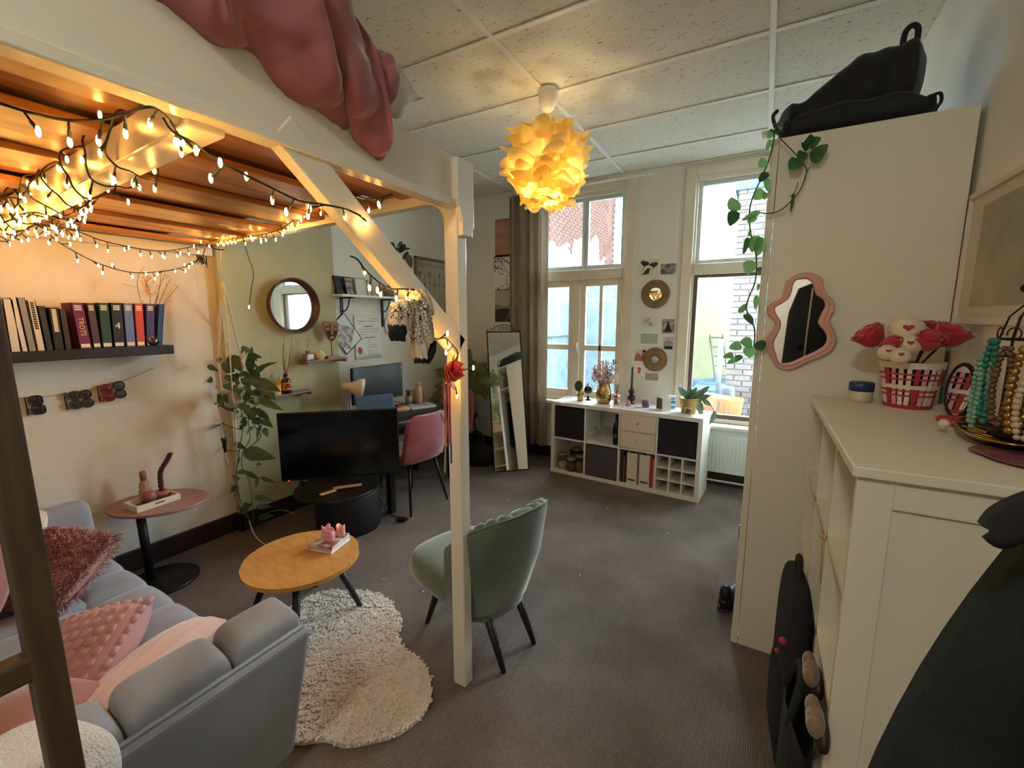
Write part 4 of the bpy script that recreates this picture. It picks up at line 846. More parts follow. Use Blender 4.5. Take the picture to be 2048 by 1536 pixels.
lb = MB().grid(lambda a, b: q+Vector((.0386*math.cos(-1.5+a*2.6), .0386*math.sin(-1.5+a*2.6), .028+.065*b)), 20, 2); part('label', lb, mat('orange label', 'd9781f', .6), o)
part('label_print', MB().grid(lambda a, b: q+Vector((.0390*math.cos(-1.0+a*1.5), .0390*math.sin(-1.0+a*1.5), .05+.010*b)), 12, 2).grid(lambda a, b: q+Vector((.0390*math.cos(-.75+a*1.0), .0390*math.sin(-.75+a*1.0), .066+.014*b*math.sin(PI*a))), 12, 2), amb, o)
for (u, v) in ((568, 672), (584, 674), (566, 690), (586, 690), (572, 705), (580, 700)):
    e = onx(u, v, -3.30+rnd.uniform(-.03, .02)); P = smoothpath([q+Vector((0, 0, .14)), q.lerp(e, .55)+Vector((0, (u-576)*.0012, .05)), e], 5); part('twig', MB().tube(P, [.003*(1-.6*i/len(P)) for i in range(len(P))], 5), mat('brown twig', '8a5636', .8), o)
# ============================================================ DESK ALCOVE
DX0, DX1, DY0, DY1, DZ = -3.24, -2.56, 2.48, 3.50, .745
dk = thing('desk', 'black desk with square legs in the white alcove', 'desk', ((DX0+DX1)/2, (DY0+DY1)/2, 0)); db = mat('black desk top', '16161a', .4)
part('desktop', B(DX0, DY0, DZ-.035, DX1, DY1, DZ), db, dk, bev=.004); part('apron', B(DX0+.05, DY0+.05, DZ-.10, DX1-.04, DY1-.05, DZ-.035), db, dk)
for x in (DX0+.04, DX1-.05):
    for y in (DY0+.04, DY1-.05): part('leg', B(x-.025, y-.025, 0, x+.025, y+.025, DZ-.03), db, dk)
mx = -3.12; ma, mb2 = onx(704, 738, mx), onx(806, 790, mx); y0, y1 = ma.y, mb2.y
mn_ = thing('monitor', 'black computer monitor standing at the back of the desk', 'monitor', (mx, (y0+y1)/2, DZ))
part('casing', B(mx-.03, y0, .85, mx, y1, 1.185), M['black'], mn_, bev=.004); part('screen', B(mx-.002, y0+.012, .87, mx+.002, y1-.012, 1.175), mat('grey dark screen', '20242a', .25), mn_)
part('neck', B(mx-.05, (y0+y1)/2-.03, DZ, mx-.02, (y0+y1)/2+.03, .95), M['black'], mn_); part('foot', B(mx-.09, (y0+y1)/2-.11, DZ, mx+.08, (y0+y1)/2+.11, DZ+.012), M['black'], mn_, bev=.004)
alu = mat('blue grey aluminium', '587492', .4, .15)
LT = R4((-2.82, 2.60, DZ), math.radians(62))      # laptop: hinge along local x, opens towards local -y
lp = thing('laptop', 'open blue grey laptop seen from behind its lid on the desk', 'laptop', LT.translation)
part('base', B(-.16, -.22, .002, .16, 0, .018, T=LT), alu, lp, bev=.003); part('keys', B(-.14, -.13, .018, .14, -.02, .020, T=LT), M['black'], lp)
part('lid', MB(LT @ Matrix.Translation((0, 0, .016)) @ Matrix.Rotation(-.28, 4, 'X')).box(-.16, -.004, 0, .16, .004, .215), alu, lp, bev=.003)
part('screen', MB(LT @ Matrix.Translation((0, 0, .016)) @ Matrix.Rotation(-.28, 4, 'X')).box(-.15, -.006, .01, .15, -.004, .205), mat('window reflection screen', '4c6683', .3), lp)  # bluish window reflection on the dark screen is put into its colour
kb_ = thing('keyboard', 'dark grey computer keyboard at the front edge of the desk', 'keyboard', (-2.58, 2.72, DZ)); KT = R4((-2.645, 2.77, DZ), PI/2)
part('body', B(-.22, -.065, 0, .22, .065, .014, T=KT), mat('grey plastic', '6a6f76', .5), kb_, bev=.004)
for r in range(5):
    part('key_row', (lambda m_: [m_.box(-.21+k*.03, -.055+r*.023, .014, -.21+k*.03+.025, -.055+r*.023+.019, .020) for k in range(14)] and m_)(MB(KT)), M['black'], kb_)
q = fl(848, 833, DZ); one('mouse', 'small dark computer mouse on the right of the desk', 'mouse', MB(R4(q, .2)).ball((0, 0, .012), (.05, .03, .02), 16, 8, .8), M['black'], q, smooth=True)
bw_ = mat('cream lamp enamel', 'cfc2ae', .4); q = Vector((-3.12, 2.575, DZ))
lm = thing('desk_lamp', 'cream desk lamp with bell shade at the left end of the desk', 'lamp', q); hx = onx(690, 772, -3.10)
part('base', MB().lathe([(.07, 0), (.07, .012), (.01, .02)], q, 24), bw_, lm, smooth=True); part('stem', MB().tube([q+Vector((0, 0, .015)), Vector((q.x, q.y, hx.z-.02)), hx], .008, 8), bw_, lm, smooth=True)
d = Vector((.55, .75, -.22)).normalized(); T = Matrix.Translation(hx) @ d.to_track_quat('Z', 'Y').to_matrix().to_4x4()
part('shade', MB(T).lathe([(.0, -.03), (.03, -.028), (.034, .03), (.05, .06), (.082, .11), (.09, .15), (.086, .15), (.076, .11), (.03, .05), (0, .045)], (0, 0, 0), 28), bw_, lm, smooth=True)
part('bulb', MB(T).ball((0, 0, .09), (.03, .03, .04)), M['white'], lm, smooth=True)
def deskpt(u, v): return fl(u, v, DZ)
q = Vector((-2.93, 3.27, DZ)); o = thing('notebook', 'white notebook with a pen lying on the desk', 'notebook', q); part('pages', B(-.09, -.13, 0, .09, .13, .018, T=R4(q, -.4)), M['paper'], o, bev=.003); part('cover', B(-.092, -.132, .0175, .092, .132, .0195, T=R4(q, -.4)), mat('grey cover', 'bfc0cc', .5), o)
one('pen', 'gold pen lying across the white notebook', 'pen', MB().tube([q+Vector((-.06, -.03, .024)), q+Vector((.05, .05, .024))], .005, 6), M['gold'])
q = Vector((-2.97, 3.02, DZ)); o = thing('desk_organizer', 'beige trackball device with a red ball on the desk', 'device', q); part('body', MB(R4(q, -.5)).ball((0, 0, .018), (.06, .10, .024), 20, 8, .6, .6), mat('beige plastic', 'c3a983', .5), o, smooth=True); part('ball', MB().ball(q+Vector((-.0, -.01, .044)), .026), mat('red ball', 'a01a22', .25), o, smooth=True)
one('desk_cable', 'black cable looping across the desk behind the laptop', 'cable', MB().tube(smoothpath([Vector((-3.0, 2.85, DZ+.01)), Vector((-3.02, 2.95, DZ+.09)), Vector((-3.0, 3.1, DZ+.06)), Vector((-2.95, 3.18, DZ+.006))]), .004, 6), M['black'], smooth=True)
q = Vector((-3.10, 3.44, DZ)); one('water_bottle', 'beige thermos bottle at the back right of the desk', 'bottle', MB().lathe([(.036, 0), (.038, .01), (.038, .15), (.026, .175), (.024, .18), (.027, .182), (.027, .215), (.0, .218)], q, 24), mat('beige bottle', 'b3a48f', .4), q, smooth=True)
q = Vector((-3.14, 3.33, DZ)); o = thing('pen_cup', 'beige cup of black pens on the desk beside the thermos', 'cup', q); part('cup', MB().lathe([(.034, 0), (.036, .09), (.033, .09), (.03, .01)], q, 20), mat('blush cup', 'a98d7a', .5), o, smooth=True)
for k in range(6): part('pen', MB().tube([q+Vector((0, 0, .02)), q+Vector((rnd.uniform(-.03, .03), rnd.uniform(-.035, .035), .145))], .0045, 6), M['black'], o)
for k, (c, l) in enumerate((('c9a24a', 'yellow paperback standing on the desk beside the thermos'), ('b98a5a', 'tan paperback standing on the desk between two others'), ('a5624f', 'reddish paperback standing at the right end of the desk'))):
    q = Vector((-3.15, 3.40+.03*k+.065, DZ)); o = thing('book', l, 'book', q, 'paperbacks on the desk'); part('pages', B(-.05, -.011, .001, .048, .011, .118, T=R4(q)), pg, o); part('cover', MB(R4(q)).box(-.05, -.013, 0, .05, -.011, .12).box(-.05, .011, 0, .05, .013, .12).box(.048, -.013, 0, .05, .013, .12), mat('paperback', c, .6), o)
# wall shelf above the desk
sz = onx(720, 588, -3.32).z-.012
ws = thing('wall_shelf', 'white board shelf on black brackets above the desk', 'shelf', (WX+.1, 2.95, sz))
part('board', B(WX+.006, 2.66, sz-.022, WX+.20, 3.42, sz), M['white'], ws, bev=.002)
for y in (2.80, 3.30):
    part('bracket', MB().box(WX+.004, y-.014, sz-.30, WX+.014, y+.014, sz-.022).box(WX+.004, y-.012, sz-.034, WX+.17, y+.012, sz-.022).tube(smoothpath([(WX+.014, y, sz-.15), (WX+.06, y, sz-.14), (WX+.10, y, sz-.09), (WX+.12, y, sz-.03)], 5), .006, 6), M['black'], ws)
def photomat(name, a, b, sc_=14): return mat(name, a, .35, col2=b, scale=sc_, ramp=(.4, .6), detail=6)
for (yy, lab, a, b) in ((2.74, 'black framed dark portrait photo at the left on the white shelf', '1a1a1c', '4b4b4d'), (2.85, 'black framed photo of two people on the white shelf', '5c4b4a', 'c9bcb8')):
    q = Vector((WX+.09, yy, sz)); T = R4(q, .25, 0, -.22); o = thing('framed_photo', lab, 'photo frame', q, 'photo frames on the white shelf')
    part('frame', MB(T).box(-.012, -.06, 0, 0, .06, .17), M['black'], o, bev=.002); part('picture', B(.0003, -.05, .012, .002, .05, .158, T=T), photomat('portrait photo', a, b, 22), o); part('strut', MB(T).box(-.06, -.015, .0, -.012, .015, .1), M['black'], o)
for yy, h in ((3.04, .13), (3.10, .15)):
    q = Vector((WX+.09, yy, sz)); one('candlestick', ('shorter slim brass candlestick beside the photo frames on the white shelf' if h < .14 else 'taller slim brass candlestick on the white shelf'), 'candlestick', MB().lathe([(.025, 0), (.024, .006), (.004, .012), (.004, h), (.012, h+.006), (.012, h+.02)], q, 14), M['gold'], q, 'brass candlesticks on the shelf', smooth=True)
q = Vector((WX+.05, 3.0, sz)); o = thing('framed_photo', 'small pale framed print leaning behind the brass candlesticks', 'photo frame', q, 'photo frames on the white shelf'); part('frame', B(-.01, -.06, 0, 0, .08, .17, T=R4(q, 0, 0, -.12)), mat('grey frame', '8e8d8a', .5), o); part('picture', B(.0003, -.05, .01, .002, .07, .16, T=R4(q, 0, 0, -.12)), mat('pale print paper', 'd6d6d2', .6), o)
q = Vector((WX+.11, 3.30, sz)); o = thing('shelf_plant', 'dark leafy potted plant on the right end of the white shelf behind the brace', 'plant', q)
part('pot', MB().lathe([(.05, 0), (.065, .11), (.06, .11), (.05, .09), (0, .09)], q, 20), mat('grey pot', '77736c', .6), o, smooth=True)
LP = [(770,500,748,478,10),(790,495,770,482,14),(800,498,775,505,12),(812,490,795,505,15),(806,485,790,492,10),(818,505,800,520,13),(800,515,812,540,9),(795,512,800,545,8),(785,515,795,540,9),(815,508,822,535,15),(775,505,768,530,12),(780,520,782,545,10),(805,500,820,495,9),(790,505,780,525,14),(768,492,757,488,9),(800,525,804,552,7)]
for a in LP: leafpx('leaf', o, dkm, (a[0], a[1]), (a[2], a[3]), a[4], 3.30+rnd.uniform(-.05, .05))
for (u, v) in ((770, 495), (800, 490), (815, 500), (790, 510)): part('stem', MB().tube(smoothpath([q+Vector((0, 0, .09)), q.lerp(ony(u, v, 3.3), .6)+Vector((0, 0, .05)), ony(u, v, 3.3)], 5), .003, 5), stm, o)
# papers on the alcove wall
def wallpaper_x(x, pts_uv): return [onx(u, v, x) for u, v in pts_uv]
ctf = [onx(u, v, WX+.012) for u, v in ((707, 630), (760, 626), (765, 711), (712, 722))]
y0, y1 = (ctf[0].y+ctf[3].y)/2, (ctf[1].y+ctf[2].y)/2; z0, z1_ = ctf[3].z+.01, ctf[0].z
o = thing('certificate', 'white printed certificate with a red wax seal pinned above the monitor', 'poster', (WX+.01, (y0+y1)/2, z0))
part('sheet', MB().grid(lambda a, b: Vector((WX+.008+.012*(1-min(1, 4*a*(1-a)*2))*(.4+.6*(1-b)), y0+(y1-y0)*a, z0+(z1_-z0)*b)), 14, 8), M['paper'], o, smooth=True, solid=.0015)
ln = MB(); W = y1-y0; Hh = z1_-z0; X = WX+.0105
def line(a, b, t, h=.004): ln.box(X, y0+W*a, z0+Hh*t-h/2, X+.0012, y0+W*b, z0+Hh*t+h/2)
for a, b, t, h in ((.6, .92, .92, .005), (.12, .92, .86, .005), (.12, .32, .80, .004), (.36, .68, .745, .012), (.12, .92, .68, .004), (.14, .9, .62, .004), (.14, .45, .56, .004), (.36, .76, .49, .009), (.46, .56, .43, .004), (.46, .56, .38, .004), (.46, .8, .32, .004), (.46, .8, .27, .004), (.46, .55, .22, .004), (.46, .62, .17, .004), (.68, .86, .17, .004), (.46, .86, .12, .004), (.46, .86, .07, .004), (.25, .33, .2, .003), (.25, .33, .15, .003)): line(a, b, t, h)
part('printed_lines', ln, mat('grey ink', '8d8f95', .8), o)
part('wax_seal', MB().prism([(.026*math.cos(a)*(1+.1*math.sin(5*a)), .034*math.sin(a)*(1+.1*math.sin(4*a))) for a in np.linspace(0, 6.1, 20)], .005, (X, y0+W*.17, z0+Hh*.2), Y3, Z3), mat('red wax', 'b3242a', .5), o)
gq = [onx(u, v, WX+.02) for u, v in ((698, 629), (721, 679), (682, 707), (660, 655))]
cx_ = sum(gq, Vector())/4; e1 = ((gq[1]+gq[2])-(gq[0]+gq[3])); 
o = thing('glass_framed_photo', 'glass clip photo frame hung on its corner with a group photo', 'photo frame', cx_)
aa = math.radians(-52); ca, sa = math.cos(aa), math.sin(aa); E1 = Vector((0, ca, sa)); E2 = Vector((0, -sa, ca)); hw, hh = .115, .155
part('glass', MB().prism([(-hh, -hw), (hh, -hw), (hh, hw), (-hh, hw)], .004, (WX+.016, cx_.y, cx_.z), E1, E2), mat('frosted backing', 'cfd8d6', .15), o)
fm_ = MB()
for a, b in (((-hh, -hw), (hh, -hw)), ((hh, -hw), (hh, hw)), ((hh, hw), (-hh, hw)), ((-hh, hw), (-hh, -hw))): fm_.tube([Vector((WX+.02, cx_.y, cx_.z))+E1*a[0]+E2*a[1], Vector((WX+.02, cx_.y, cx_.z))+E1*b[0]+E2*b[1]], .004, 5)
part('frame', fm_, M['black'], o)
part('photo', MB().prism([(-.085, -.13), (.095, -.13), (.095, .075), (-.085, .075)], .0015, (WX+.0205, cx_.y-.005, cx_.z), Vector((0, .97, -.24)), Vector((0, .24, .97))), photomat('group photo', '6d5a58', 'c4b5ad', 26), o)
q = onx(779, 650, WX+.02); o = thing('wall_plate', 'round white framed wall plate half hidden by the scarf', 'plate', q)
part('plate', MB().prism(circ(0, 32, .085, .11), .014, (WX+.008, q.y+.02, q.z), Y3, Z3), mat('white ceramic', 'd8d7d2', .3), o, bev=.004); part('print', MB().prism([(-.03, -.05), (.05, -.05), (.05, .05), (-.03, .05)], .0165, (WX+.008, q.y+.03, q.z), Y3, Z3), photomat('small print', '55565a', 'aaa9a6', 30), o)
pa = onx(829, 514, WX+.02); z0 = onx(833, 641, WX+.02).z; z1_ = pa.z+.015; y0 = pa.y; y1 = y0+.62
o = thing('framed_poster', 'wood framed illustrated cocktail poster on the alcove wall behind the white post', 'poster', (WX+.02, (y0+y1)/2, z0)); oakf = mat('grey oak frame', '7d6755', .5)
part('frame', (lambda m_: m_.box(WX+.005, y0, z0, WX+.03, y0+.028, z1_).box(WX+.005, y1-.028, z0, WX+.03, y1, z1_).box(WX+.005, y0, z0, WX+.03, y1, z0+.028).box(WX+.005, y0, z1_-.028, WX+.03, y1, z1_))(MB()), oakf, o, bev=.002)
part('sheet', B(WX+.006, y0+.02, z0+.02, WX+.012, y1-.02, z1_-.02), mat('pale mint paper', 'd3d8c8', .5), o)
text_mb("BARTENDERS' GUIDE", .048, (WX+.0122, (y0+y1)/2+.02, z1_-.085), Y3, Z3, 'title', mat('brown print', '6b5348', .7), o)
dc = [mat('drink print '+str(k), c, .7) for k, c in enumerate(('8d3b33', '3c4345', 'b5502f', 'c08a4a', '5f3a38', 'b9bf7a'))]
pp = [MB() for _ in dc]; XX = WX+.0122
for r in range(5):
    for c in range(6):
        y = y0+.08+c*.088; z = z1_-.19-r*.115
        if z < z0+.05: continue
        k = (r*7+c*3) % 6; kind = (r+c*2) % 4; mm = pp[k]
        if kind == 0: mm.prism([(-.018, -.03), (.018, -.03), (.022, .03), (-.022, .03)], .001, (XX, y, z), Y3, Z3)
        elif kind == 1: mm.prism([(-.002, -.04), (.002, -.04), (.002, 0), (.026, .032), (-.026, .032), (-.002, 0)], .001, (XX, y, z), Y3, Z3); pp[1].box(XX, y-.015, z-.043, XX+.001, y+.015, z-.039)
        elif kind == 2: mm.prism([(-.012, -.04), (.012, -.04), (.012, .01), (.004, .022), (.004, .042), (-.004, .042), (-.004, .022), (-.012, .01)], .001, (XX, y, z), Y3, Z3)
        else: mm.prism([(.02*math.cos(a), .024*math.sin(a)) for a in np.linspace(0, 6, 14)], .001, (XX, y, z+.008), Y3, Z3); pp[1].box(XX, y-.002, z-.04, XX+.001, y+.002, z-.016)
        for l in range(3): pp[1].box(XX, y-.02, z-.052-l*.007, XX+.0008, y+.018-.006*l, z-.049-l*.007)
for k, mm in enumerate(pp): part('drink_prints', mm, dc[k], o)
part('glass', B(WX+.018, y0+.02, z0+.02, WX+.020, y1-.02, z1_-.02), M['glass'], o)
# pink chairs
def pink_chair(label, loc, rz):
    o = thing('desk_chair', label, 'chair', loc, 'pink velvet chairs'); T = R4(loc, rz)     # faces local +x
    pv = M['pinkvelvet']
    part('seat', MB(T).ball((.02, 0, .45), (.24, .23, .05), 24, 10, .4, .6), pv, o, smooth=True, sub=1)
    def bk_(u, v):
        y = (u*2-1); k = v; zz = .44+.40*k; x = -.20-.07*k+.05*y*y; w = .225-.02*k*k
        return T @ Vector((x, y*w, zz-.04*max(0, abs(y)-.75)/.25*(k > .9)))
    def bk2(u, v): p = bk_(u, v); return p+(T.to_3x3() @ Vector((-.035-.012*math.sin(PI*v), 0, 0)))
    g = MB(); n1, n2 = 15, 11
    for f in (bk_, bk2): g.grid(f, n1, n2)
    N = n1*n2; edge = [(i, 0) for i in range(n1)]+[(n1-1, j) for j in range(1, n2)]+[(i, n2-1) for i in range(n1-2, -1, -1)]+[(0, j) for j in range(n2-2, 0, -1)]
    g.f += [(a[0]*n2+a[1], b[0]*n2+b[1], N+b[0]*n2+b[1], N+a[0]*n2+a[1]) for a, b in zip(edge, edge[1:]+edge[:1])]
    part('backrest', g, pv, o, smooth=True, bev=.012, seg=3)
    for sx, sy in ((-1, 1), (-1, -1), (1, 1), (1, -1)): part('leg', MB(T).tube([(sx*.15, sy*.14, .42), (sx*.235, sy*.215, 0)], [.015, .009], 10), M['black'], o, smooth=True)
    part('leg_frame', MB(T).tube([(-.15, .14, .41), (.15, .14, .41), (.15, -.14, .41), (-.15, -.14, .41)], .012, 8, closed=True), M['black'], o)
    return o
pink_chair('dusty pink velvet chair pushed up to the black desk, seen from its back', (-2.63, 2.78, 0), PI-.10)
pink_chair('second dusty pink velvet chair half hidden behind the white bed post', (-2.915, 3.64, 0), -PI/2)
one('chair_strap', 'black cord hanging over the back of the front pink chair', 'cord', MB().tube(smoothpath([onx(872, 822, -2.34), onx(883, 830, -2.33), onx(889, 850, -2.33), onx(890, 880, -2.33)], 5), .004, 5), M['black'])
# palm on a black stool by the alcove corner
q = Vector((-3.02, 4.12, .50)); so_ = thing('stool', 'round black metal stool carrying the palm pot', 'stool', (q.x, q.y, 0))
part('seat', MB().lathe([(.16, .46), (.17, .47), (.17, .495), (.15, .50), (0, .50)], (q.x, q.y, 0), 28), M['black'], so_, smooth=True)
for k in range(4): a = PI/4+k*PI/2; part('leg', MB().tube([(q.x+.11*math.cos(a), q.y+.11*math.sin(a), .47), (q.x+.19*math.cos(a), q.y+.19*math.sin(a), 0)], .012, 8), M['black'], so_)
part('foot_ring', MB().tube([(q.x+.15*math.cos(a), q.y+.15*math.sin(a), .2) for a in np.linspace(0, 2*PI, 28, endpoint=False)], .008, 6, closed=True), M['black'], so_)
pl2 = thing('palm', 'feathery green palm in a dark blue ribbed pot in the corner', 'plant', q)
part('pot', MB().lathe([(.09, 0), (.13, .03), (.14, .16), (.12, .22), (.11, .22), (.10, .18), (0, .18)], q, 36, wob=lambda a, z: .03*math.sin(18*a)), mat('dark blue glaze', '1c242c', .3), pl2, smooth=True)
pf = mat('palm green', '6a7f52', .5, col2='7c9060', scale=8, trans=.25)
for k, (u, v) in enumerate(((868, 775), (875, 745), (890, 722), (868, 800), (905, 735), (945, 720), (970, 735), (985, 745), (960, 770), (1000, 762), (930, 700), (950, 745), (975, 790), (880, 830), (925, 725), (965, 755))):
    e = ony(u, v, 4.12+rnd.uniform(-.25, .2)); b = q+Vector((0, 0, .2)); e.x = max(e.x, WX+.10); e.y = min(e.y, WY-.08); mid = b.lerp(e, .55)+Vector((0, 0, .12)); P = smoothpath([b, mid, e], 8)
    fr = part('frond', MB().tube(P, [.004*(1-.8*i/len(P)) for i in range(len(P))], 5), pf, pl2); lf = MB()
    for i in range(4, len(P)-1):
        for t_ in (0, .5):
            p0 = P[i].lerp(P[i+1], t_); d = (P[i+1]-P[i]).normalized(); sd = d.cross(Vector(_F)).normalized()
            for sgn in (-1, 1): lf.leaf(p0, d*.7+sd*sgn+Vector((0, 0, -.25)), -Vector(_F)+Z3*.3, .13*(1-.5*i/len(P)), .014, .2, .1)
    part('leaflets', lf, pf, fr)
# black bag by the mirror
q = Vector((-2.72, 3.95, 0)); o = thing('duffel_bag', 'black soft bag on the carpet between the stool and the standing mirror', 'bag', q)
part('body', MB().grid(lambda a, b: q+Vector((.22*math.cos(6.2832*a)*(.3+.7*math.sin(PI*min(b*.9+.25, 1)))*(1+.08*math.sin(9*a*3)), .16*math.sin(6.2832*a)*(.3+.7*math.sin(PI*min(b*.9+.25, 1))), .30*b)), 32, 10, cu=True), mat('black cloth', '15151a', .9, bump=.3, bscale=20), o, smooth=True)
part('handle', MB().tube(smoothpath([q+Vector((-.08, 0, .28)), q+Vector((-.03, 0, .36)), q+Vector((.05, 0, .35)), q+Vector((.1, 0, .27))], 5), .012, 6), M['black'], o)
# ============================================================ WINDOW WALL
ph = math.radians(43); bl = Vector((-2.375, 3.775, 0)); wv = Vector((math.cos(ph), math.sin(ph), 0)); nb = Vector((-math.sin(ph), math.cos(ph), 0))
upm = (nb*.40+Z3*1.47); Lm = upm.length; upm.normalize(); nf = wv.cross(upm)           # nf points to the room
sm = thing('standing_mirror', 'tall black framed standing mirror with scrolled top leaning by the curtain', 'mirror', bl+wv*.19)
def mp2(x, y, z=0): return bl+wv*x+upm*y+nf*z
WM = .375; fr_ = MB()
for a, b in (((0, 0), (0, Lm)), ((WM, 0), (WM, Lm)), ((0, .006), (WM, .006)), ((0, Lm), (WM, Lm))): fr_.bar(mp2(*a), mp2(*b), .012, .012, up=nf)
part('frame', fr_, M['black'], sm); part('glass', MB().prism([(.004, .006), (WM-.004, .006), (WM-.004, Lm), (.004, Lm)], .003, bl, wv, upm), M['mirror'], sm)
part('backboard', MB().prism([(.0, .0), (WM, .0), (WM, Lm), (.0, Lm)], -.006, bl, wv, upm, back=-.001), M['black'], sm)
def scroll(cx, cy, r0, turns, sgn, ph0): return [mp2(cx+sgn*r0*(1-.75*t)*math.cos(ph0+turns*6.28*t), Lm+cy+r0*(1-.75*t)*math.sin(ph0+turns*6.28*t), 0) for t in np.linspace(0, 1, 26)]
sc_ = MB(); sc_.tube([mp2(.03+.315*t, Lm+.085*math.sin(PI*t)**.8) for t in np.linspace(0, 1, 24)], .004, 6)
for sgn, c in ((1, WM/2+.03), (-1, WM/2-.03)): sc_.tube(scroll(c, .04, .03, 1.2, sgn, -1.5), .0035, 6); sc_.tube(scroll(c+sgn*.075, .022, .022, 1.1, sgn, 2.2), .003, 6); sc_.tube(scroll(c+sgn*.145, .012, .02, 1.0, sgn, -2.2), .0035, 6)
sc_.tube([mp2(WM/2, Lm), mp2(WM/2, Lm+.08)], .003, 6)
part('scrollwork', sc_, M['black'], sm, smooth=True)
def wrect(u0, v0, u1, v1, y=WY-.001):
    a = ony(u0, v0, y); b = ony(u1, v1, y); return a.x, b.z, b.x, a.z
def print_(name, label, px, m, border=None, group='prints on the pillar between the windows', extra=None):
    x0, z0, x1, z1 = wrect(*px); o = thing(name, label, 'print', ((x0+x1)/2, WY-.003, z0), group); bo = .0
    part('paper', B(x0, WY-.0025, z0, x1, WY-.0005, z1), M['paper'] if border is not None else m, o)
    if border is not None: b = border*(x1-x0); part('picture', B(x0+b, WY-.0035, z0+b, x1-b, WY-.0022, z1-b), m, o)
    if extra: extra(o, x0, z0, x1, z1)
    return o
gl = 'landscape prints between the alcove and the curtain'
sun = mat('red sky print', '9a5040', .7, col2='c9a088', scale=1.2, stretch=(.2, 1, 1), ramp=(.3, .75)); print_('art_print', 'red orange sky print above the two others beside the curtain', (990, 440, 1030, 512), mat('red sky gradient', 'a05a48', .75, col2='cfae98', scale=3, stretch=(.1, 1, 1)), None, gl)
def branches(o, x0, z0, x1, z1):
    b = MB(); st_ = [(Vector((x1, WY-.004, z0+(z1-z0)*.55)), Vector((-1, 0, .15)), 4)]
    r2 = random.Random(3)
    def grow(p, d, n, r):
        if n == 0: return
        for k in range(2):
            dd = (d+Vector((r2.gauss(0, .5), 0, r2.gauss(0, .6)))).normalized(); e = p+dd*(x1-x0)*.24
            e.x = min(max(e.x, x0+.01), x1); e.z = min(max(e.z, z0+.01), z1-.02); b.tube([p, e], r, 4); 
            if n < 3: b.ball(e, (.008, .001, .008), 6, 4)
            grow(e, dd, n-1, r*.7)
    grow(st_[0][0], st_[0][1], 5, .004); part('branch_print', b, M['ink'], o)
print_('art_print', 'white print of a dark blossoming branch, middle of the three by the curtain', (988, 511, 1030, 579), M['paper'], None, gl, branches)
def hills_(o, x0, z0, x1, z1):
    w, h = x1-x0, z1-z0; part('hill_print', MB().prism([(0, 0), (w, 0), (w, h*.32), (w*.6, h*.42), (w*.2, h*.40), (0, h*.36)], .001, (x0, WY-.0025, z0), X3, Z3), mat('dark hill print', '3a3635', .8), o); part('hill_print', MB().prism([(0, h*.3), (w, h*.3), (w, h*.55), (w*.5, h*.48), (0, h*.56)], .0006, (x0, WY-.0025, z0), X3, Z3), mat('mid hill print', '8a8580', .8), o)
print_('art_print', 'grey misty hills print, lowest of the three beside the curtain', (990, 579, 1030, 644), mat('misty sky print', 'b3aca3', .8), None, gl, hills_)
# curtain
cum = mat('taupe curtain cloth', 'b9ae9c', .85, col2='ada291', scale=30, stretch=(1, 1, .2), trans=.42)
cu_ = thing('curtain', 'floor length taupe curtain gathered beside the left window', 'curtain', (-2.33, 4.42, .17))
def curt(a, b):
    z = .17+2.79*b; x = -2.585+.485*a+.012*math.sin(b*3)*(1-b); y = 4.43+.045*math.sin(a*26+.6*math.sin(b*2.2))*(.75+.25*b)+.012*math.sin(a*61+b)
    return Vector((x, y, z))
part('cloth', MB().grid(curt, 110, 14), cum, cu_, smooth=True, solid=.004)
part('hem', MB().grid(lambda a, b: curt(a, .0)+Vector((0, -.003, b*.06)), 110, 2), cum, cu_, smooth=True)
one('curtain_rail', 'slim white curtain rail under the ceiling at the left window', 'rail', MB().box(-2.65, 4.42, 2.96, -1.0, 4.44, 2.975), M['white'])
# cube shelf
TK = R4((-1.879, 4.113, 0), math.radians(-4.1)); KW, KD, KH = 1.486, .385, .765
kw = mat('white foil board', 'dedad3', .38); ks = thing('cube_shelf', 'low white cube shelf unit standing under the windows', 'shelf', TK @ Vector((KW/2, KD/2, 0)))
t1, t2 = .038, .016; cw = (KW-2*t1-3*t2)/4; chh = (KH-2*t1-t2)/2
part('top', B(0, 0, KH-t1, KW, KD, KH, T=TK), kw, ks, bev=.002); part('bottom', B(0, 0, 0, KW, KD, t1, T=TK), kw, ks, bev=.002)
part('side', B(0, 0, t1, t1, KD, KH-t1, T=TK), kw, ks, bev=.002); part('side', B(KW-t1, 0, t1, KW, KD, KH-t1, T=TK), kw, ks, bev=.002)
cx = [t1+i*(cw+t2) for i in range(4)]; cz = [t1, t1+chh+t2]
for i in range(1, 4): part('divider', B(cx[i]-t2, .001, t1, cx[i], KD, KH-t1, T=TK), kw, ks)
part('middle_shelf', B(t1, .002, cz[1]-t2, KW-t1, KD, cz[1], T=TK), kw, ks)
bx_ = mat('black box fabric', '14151b', .8, bump=.1, bscale=80); gx_ = mat('charcoal box fabric', '48444a', .8, bump=.1, bscale=80)
def fbox(lab, c, r, m):
    o = thing('storage_box', lab, 'storage box', TK @ Vector((cx[c]+cw/2, .2, cz[r])), 'fabric boxes in the cube shelf'); x0, x1, z0, z1 = cx[c]+.008, cx[c]+cw-.008, cz[r]+.001, cz[r]+chh-.012
    part('front', B(x0, .004, z0, x1, .014, z1, T=TK), m, o, bev=.004); part('side', B(x0, .014, z0, x0+.008, .36, z1, T=TK), m, o); part('side', B(x1-.008, .014, z0, x1, .36, z1, T=TK), m, o); part('back', B(x0, .352, z0, x1, .36, z1, T=TK), m, o); part('bottom', B(x0, .014, z0, x1, .36, z0+.006, T=TK), m, o)
